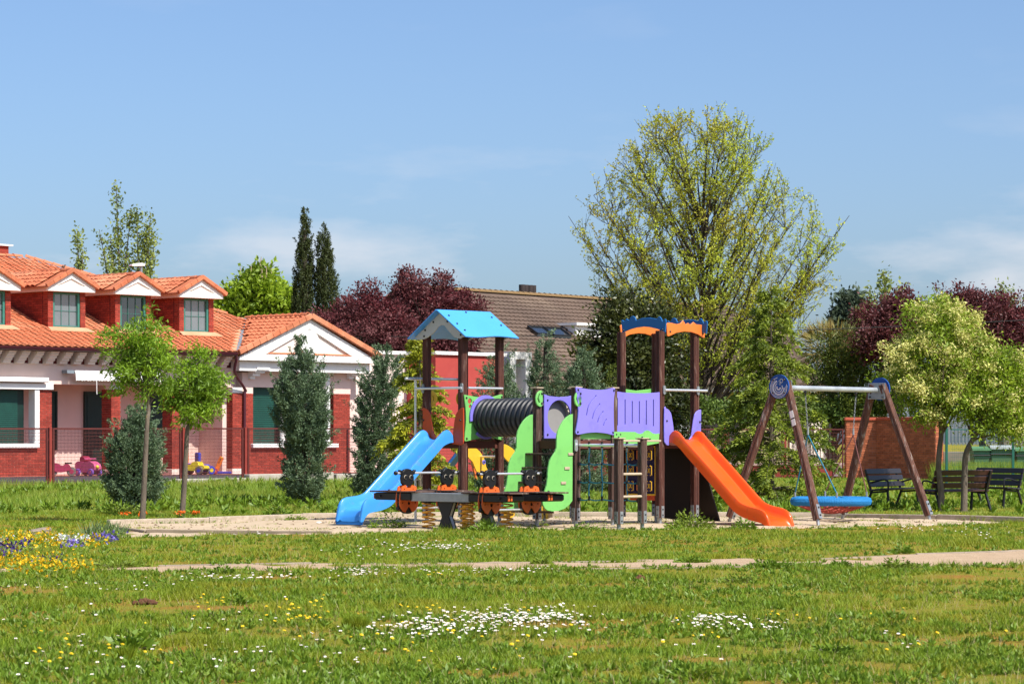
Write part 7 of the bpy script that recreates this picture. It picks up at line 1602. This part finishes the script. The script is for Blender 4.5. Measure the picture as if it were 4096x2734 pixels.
wl_ = [("large leafy weed mound below the right tower beside the orange slide", 2752, 2112, 230, 68, 900, .07), ("leafy weed under the lower end of the orange slide", 2975, 2118, 120, 42, 300, .07), ("weed bush growing under the end of the blue slide", 1555, 2112, 190, 62, 420, .06), ("dark weed growing in the sand against the back kerb", 1185, 2082, 100, 22, 220, .06),
       ("low weed in front of the ladybird seesaw", 1940, 2128, 170, 40, 400, .07), ("weed tuft at the foot of the climbing net", 2330, 2122, 130, 34, 300, .06), ("small weed in the sand right of the seesaw", 2160, 2104, 70, 30, 120, .05),
       ("leafy weed clump on the left half of the footpath", 890, 2292, 130, 36, 360, .05), ("dark weed rosette in the middle of the footpath", 1735, 2292, 80, 20, 160, .055), ("bushy weed on the far edge of the footpath near its middle", 2170, 2262, 90, 30, 260, .055), ("broad weed clump along the far path edge right of the middle", 2770, 2256, 170, 32, 480, .05), ("spreading weed mat covering the footpath below the swing", 3080, 2272, 260, 34, 700, .05),
       ("weed clump on the footpath below the benches", 3580, 2272, 190, 44, 520, .05), ("small weed on the path edge near the right side", 3350, 2268, 110, 30, 260, .05), ("weed tuft beyond the path towards the right", 3610, 2215, 110, 36, 280, .055), ("weed row along the path edge beside the flower bed", 480, 2272, 300, 32, 640, .05),
       ("dark leafy clump low in the right foreground", 3330, 2622, 250, 60, 620, .045), ("broad leaved dock plant in the left foreground", 520, 2600, 200, 62, 240, .075), ("leafy weed patch at the far right foreground", 3920, 2640, 200, 44, 420, .05), ("broad leaved clump at the bottom edge right of the middle", 2760, 2720, 260, 50, 420, .055), ("low clump in the lawn right of the middle below the path", 3200, 2400, 110, 30, 220, .045),
       ("spreading weed below the path in the right middle lawn", 2960, 2328, 200, 30, 420, .05), ("dandelion leaf clump left of the long grass tuft", 960, 2420, 120, 40, 220, .05), ("dock plant standing dark behind the back kerb", 1110, 2062, 130, 56, 260, .09), ("leafy burdock at the foot of the small juniper", 470, 2058, 260, 44, 420, .10)]
for i, (lab, px, py, w, h, n, ls) in enumerate(wl_): weed("weed", lab, px, py, w, h, n, ls, lWeed if i % 3 else lClov, 500 + i, "weed", group=WG)
weed("grass_tuft", "dense tuft of long fine grass in the left middle lawn", 1420, 2520, 190, 66, 900, .05, lGra, 530, "grass tuft", lw=.12, spiky=True)
weed("grass_tuft", "yellowing grass tuft at the seesaw's second stand", 1945, 2125, 90, 62, 260, .06, lGra2, 531, "grass tuft", lw=.14, spiky=True)
weed("grass_tuft", "long grass tuft in the left foreground beside the dock", 505, 2640, 110, 74, 260, .05, lGra, 532, "grass tuft", lw=.2, spiky=True)
weed("iris_clump", "clump of blue green sword leaves beside the flower bed", 410, 2150, 330, 84, 300, .10, LM("iris_leaf", (0.10, 0.16, 0.05), (0.17, 0.23, 0.08), trans=.2), 533, "plant", lw=.16, spiky=True)

# --- flowers
mDW = M("daisy_white", (0.80, 0.79, 0.76), (0.78, 0.72, 0.72), rough=.6); mDY = M("daisy_yellow", (0.75, 0.5, 0.02), rough=.6); mDan = M("dandelion_yellow", (0.80, 0.56, 0.01), (0.75, 0.48, 0.01), rough=.6); mStem = M("flower_stem", (0.10, 0.17, 0.03), rough=.7)
def flower_mesh(name, R, h, petal, centre, rc, n=10, dome=.0):
    v = [(0, 0, 0), (.0015, 0, 0), (0, .0015, 0)]; m = MB()
    m.tube([(0, 0, -.01), (0, 0, h)], .0022, 3, cap=False); a = len(m.f)
    b = len(m.v); m.v += [(0, 0, h + dome)] + [((R if k % 2 == 0 else R * .86) * math.cos(2 * math.pi * k / n), (R if k % 2 == 0 else R * .86) * math.sin(2 * math.pi * k / n), h + .004) for k in range(n)]
    m.f += [(b, b + 1 + k, b + 1 + (k + 1) % n) for k in range(n)]; c = len(m.f)
    b = len(m.v); m.v += [(0, 0, h + dome + .006)] + [(rc * math.cos(2 * math.pi * k / 6), rc * math.sin(2 * math.pi * k / 6), h + dome * .7 + .004) for k in range(6)]; m.f += [(b, b + 1 + k, b + 1 + (k + 1) % 6) for k in range(6)]
    me = m.mesh(name); me.materials.append(mStem); me.materials.append(petal); me.materials.append(centre); idx = np.zeros(len(m.f), int); idx[a:c] = 1; idx[c:] = 2; me.polygons.foreach_set("material_index", idx.tolist()); return me, m, idx
DME, DMB, DIX = flower_mesh("daisy", .0122, .05, mDW, mDY, .0045); NME, NMB, NIX = flower_mesh("dandelion", .0185, .06, mDan, mDan, .012, 12, .006)
def put_flower(me, name, x, y, label, cat, group, s=1.0):
    o = bpy.data.objects.new(name, me); COL.objects.link(o); o.location = (x, y, gzf(x, y)); o.scale = (s, s, s * random.uniform(.7, 1.2)); o.rotation_euler = (random.uniform(.05, .55), random.uniform(-.1, .45), random.uniform(0, .3)); return props(o, label, cat, group)
PAT = [("white daisy in the large daisy patch in the middle of the lawn", "daisies in the large middle patch", [(2060, 2500, 165, 26, 150), (1680, 2530, 105, 20, 55)]),
       ("white daisy in the patch right of the large middle one", "daisies in the patch right of the middle", [(2830, 2498, 60, 15, 34), (2960, 2508, 60, 12, 20), (3085, 2514, 35, 11, 16)]),
       ("white daisy scattered through the left foreground lawn", "daisies in the left foreground", [(960, 2590, 330, 60, 42), (300, 2600, 240, 90, 26), (1400, 2650, 300, 40, 18)]),
       ("white daisy in the thin strip just below the footpath", "daisies below the footpath", [(1440, 2300, 60, 9, 24), (1060, 2322, 120, 8, 26), (420, 2372, 130, 9, 16), (1800, 2306, 130, 8, 22)]),
       ("white daisy scattered in the right foreground lawn", "daisies in the right foreground", [(3640, 2570, 90, 30, 7), (2660, 2600, 120, 40, 9)])]
nd = 0; rest = []
for lab, grp, cl_ in PAT:
    for (px, py, sx, sy, n) in cl_:
        for k in range(n):
            yv = gyp(min(max(random.gauss(py, sy), 2120), 2725)); xv = gx(random.gauss(px, sx), yv)
            if nd < 300 and k < n: put_flower(DME, "daisy", xv, yv, lab, "daisy", grp, random.uniform(.85, 1.2)); nd += 1
            else: rest.append((xv, yv))
for (px, py, sx, sy, n) in ((2060, 2500, 170, 26, 170), (1680, 2530, 110, 20, 60), (2830, 2498, 60, 15, 30), (1760, 2195, 95, 9, 110), (1520, 2215, 130, 12, 30), (3700, 2118, 120, 9, 34), (3990, 2140, 90, 12, 20), (1450, 2298, 55, 9, 30), (880, 2318, 120, 9, 30), (1000, 2140, 90, 6, 8), (2050, 2300, 160, 8, 24)):
    for k in range(n): yv = gyp(random.gauss(py, sy)); rest.append((gx(random.gauss(px, sx), yv), yv))
m = MB(); idx = []
for x, y in rest:
    b = len(m.v); z = gzf(x, y); ca, sa = math.cos(random.uniform(.05, .5)), 1; s_ = random.uniform(.85, 1.25); tl = random.uniform(.05, .5)
    for v in DMB.v: yy = v[1] * math.cos(tl) - v[2] * math.sin(tl); zq = v[1] * math.sin(tl) + v[2] * math.cos(tl); m.v.append((x + v[0] * s_, y + yy * s_, z + zq * s_))
    m.f += [tuple(b + i for i in f) for f in DMB.f]; idx += list(DIX)
me = m.mesh("daisies")
for mt in (mStem, mDW, mDY): me.materials.append(mt)
me.polygons.foreach_set("material_index", [int(i) for i in idx]); props(link("daisy_patches", me, None), "further small white daisies dotted over the lawn", "daisies", kind='stuff')
for lab, grp, cl_ in (("yellow dandelion in the loose group left of the long grass tuft", "dandelions left of the grass tuft", [(1180, 2470, 110, 34, 34), (900, 2440, 90, 20, 12)]), ("yellow dandelion scattered in the left foreground", "dandelions in the left foreground", [(250, 2590, 110, 40, 9), (560, 2580, 120, 50, 8), (180, 2680, 50, 22, 3)]), ("yellow dandelion in the middle foreground around the daisies", "dandelions among the middle daisies", [(1660, 2580, 180, 50, 16), (1800, 2450, 220, 16, 14), (2050, 2600, 180, 40, 8), (1735, 2312, 20, 3, 6)]), ("yellow dandelion in the right half of the lawn", "dandelions in the right half", [(3100, 2465, 330, 16, 14), (2700, 2560, 90, 40, 7), (3600, 2540, 180, 60, 6)]), ("yellow dandelion in the grass by the benches", "dandelions by the benches", [(3760, 2052, 50, 6, 8)])):
    for (px, py, sx, sy, n) in cl_:
        for k in range(n): yv = gyp(min(max(random.gauss(py, sy), 2040), 2725)); put_flower(NME, "dandelion", gx(random.gauss(px, sx), yv), yv, lab, "dandelion", grp, random.uniform(.65, .95))
# bedding flowers on the left: loose mass of yellow, clumps of white and violet
def bed(name, label, spots, R, mat, seed, hgt=(.03, .13), cat="flowers", kind=None, foliage=True):
    r = np.random.default_rng(seed); Ps = []
    for (px, py, sx, sy, n) in spots:
        yv = gyp(np.clip(r.normal(py, sy, n), 2118, 2360)); xv = (r.normal(px, sx, n) - CX) * yv / F; Ps.append(np.stack([xv, yv, gz(xv, yv) + r.uniform(*hgt, n)], 1))
    P = np.concatenate(Ps); c = P.mean(0); c[2] = gzf(c[0], c[1]); o = E(name, tuple(c), 0, label, cat, None, kind); P = P - c; n = len(P)
    V = []
    for k in range(3): V.append(leaves_v(P, r.normal(size=(n, 3)) + np.array([.2, -.6, .5]), R * r.uniform(.7, 1.2, n), R * .9, r))
    np_mesh("petals", np.concatenate(V), 4, mat, o)["kind"] = "stuff"
    Q = np.repeat(P, 4, 0) - np.array([0, 0, .05]) + r.normal(size=(n * 4, 3)) * np.array([.05, .05, .04]); np_mesh("leaves", leaves_v(Q, r.normal(size=(n * 4, 3)) + np.array([0, 0, .6]), .07, .022, r), 4, lGra2, o); return o
pY = LM("yellow_petal", (0.72, 0.42, 0.01), (0.82, 0.55, 0.015), trans=.2); pW = LM("white_petal", (0.75, 0.75, 0.72), (0.8, 0.8, 0.8), trans=.2); pV = LM("violet_petal", (0.12, 0.08, 0.42), (0.28, 0.22, 0.62), trans=.2); pDV = LM("dark_violet_petal", (0.045, 0.02, 0.16), (0.10, 0.05, 0.28), trans=.2)
bed("yellow_bedding_flowers", "loose drift of small yellow flowers in the flower bed", [(90, 2172, 95, 13, 230), (230, 2178, 70, 13, 80), (130, 2272, 75, 18, 190), (20, 2172, 60, 15, 110), (240, 2280, 60, 12, 70), (385, 2186, 26, 12, 40), (20, 2220, 50, 14, 40), (330, 2288, 30, 6, 20)], .036, pY, 601, kind='stuff')
bed("white_pansies", "clump of white pansies in the middle of the flower bed", [(245, 2178, 22, 6, 26), (285, 2188, 22, 6, 26), (330, 2180, 14, 7, 24), (20, 2190, 22, 6, 12)], .05, pW, 602, cat="pansies")
bed("violet_pansies", "pale violet pansies at the right end of the flower bed", [(430, 2165, 26, 12, 60)], .05, pV, 603, cat="pansies")
bed("violet_pansies", "small group of pale violet pansies beside the white ones", [(293, 2202, 20, 4, 22)], .045, pV, 604, cat="pansies")
bed("violet_pansies", "dark violet pansies at the left edge of the flower bed", [(22, 2220, 30, 9, 60), (70, 2204, 24, 6, 26)], .045, pDV, 605, cat="pansies")
bed("violet_pansies", "dark violet pansies low in the yellow drift by the path", [(165, 2266, 40, 8, 20), (245, 2264, 12, 6, 12)], .042, pDV, 606, cat="pansies")
for i, (px, py, lab) in enumerate(((573, 2079, "orange marigold at the foot of the taller young tree"), (502, 2078, "small orange marigold left of the taller young tree"), (722, 2074, "larger orange marigold at the foot of the shorter young tree"), (782, 2074, "orange marigold right of the shorter young tree"))):
    Yv = gyp(py) + .3; o = E("marigold", (gx(px, Yv), Yv, gzf(gx(px, Yv), Yv)), 0, lab, "flower", "orange marigolds beside the kerb"); r = np.random.default_rng(700 + i); n = 60; P = r.normal(size=(n, 3)) * np.array([.05, .04, .012]) + np.array([0, 0, .13]); np_mesh("petals", leaves_v(P, r.normal(size=(n, 3)) + np.array([0, -.3, .5]), .04, .03, r), 4, LM("marigold_petal", (0.75, 0.12, 0.01), (0.8, 0.2, 0.015), trans=.15), o)
    P = r.normal(size=(60, 3)) * np.array([.07, .05, .03]) + np.array([0, 0, .06]); np_mesh("leaves", leaves_v(P, r.normal(size=(60, 3)) + np.array([0, 0, .5]), .07, .02, r), 4, lWeed, o)
# molehills, litter
mEarth = M("red_earth", (0.15, 0.06, 0.03), (0.10, 0.04, 0.02), scale=12, rough=.95, bump=.9, bscale=30)
for i, (px, py, w, lab) in enumerate(((580, 2418, 90, "low heap of loose reddish earth in the left lawn"), (2560, 2322, 34, "small dark molehill below the footpath"))):
    Yv = gyp(py); X0 = gx(px, Yv); r = np.random.default_rng(800 + i); m = MB(); rr_ = w / 2 * Yv / F
    for k in range(46): a = r.random() * 6.283; d_ = rr_ * r.random() ** .6; m.ball((d_ * math.cos(a), d_ * .8 * math.sin(a), .012 + .03 * (1 - d_ / rr_)), r.uniform(.012, .03), 6, 4)
    o = m.build("earth_heap", mEarth, None); o.location = (X0, Yv, gzf(X0, Yv)); props(o, lab, "earth")
for i, (px, py, lab) in enumerate(((2342, 2092, "crumpled white paper lying on the sand by the net"), (1278, 2094, "white scrap of litter on the sand left of the blue slide"))):
    Yv = gyp(py); X0 = gx(px, Yv); r = np.random.default_rng(820 + i); m = MB(); P = [[(x * .05, y * .04, .035 + .012 * r.normal()) for y in range(-1, 2)] for x in range(-1, 3)]; m.grid(P); o = m.build("litter", mWhite, None); o.location = (X0, Yv, gzf(X0, Yv) + .0); props(o, lab, "litter")
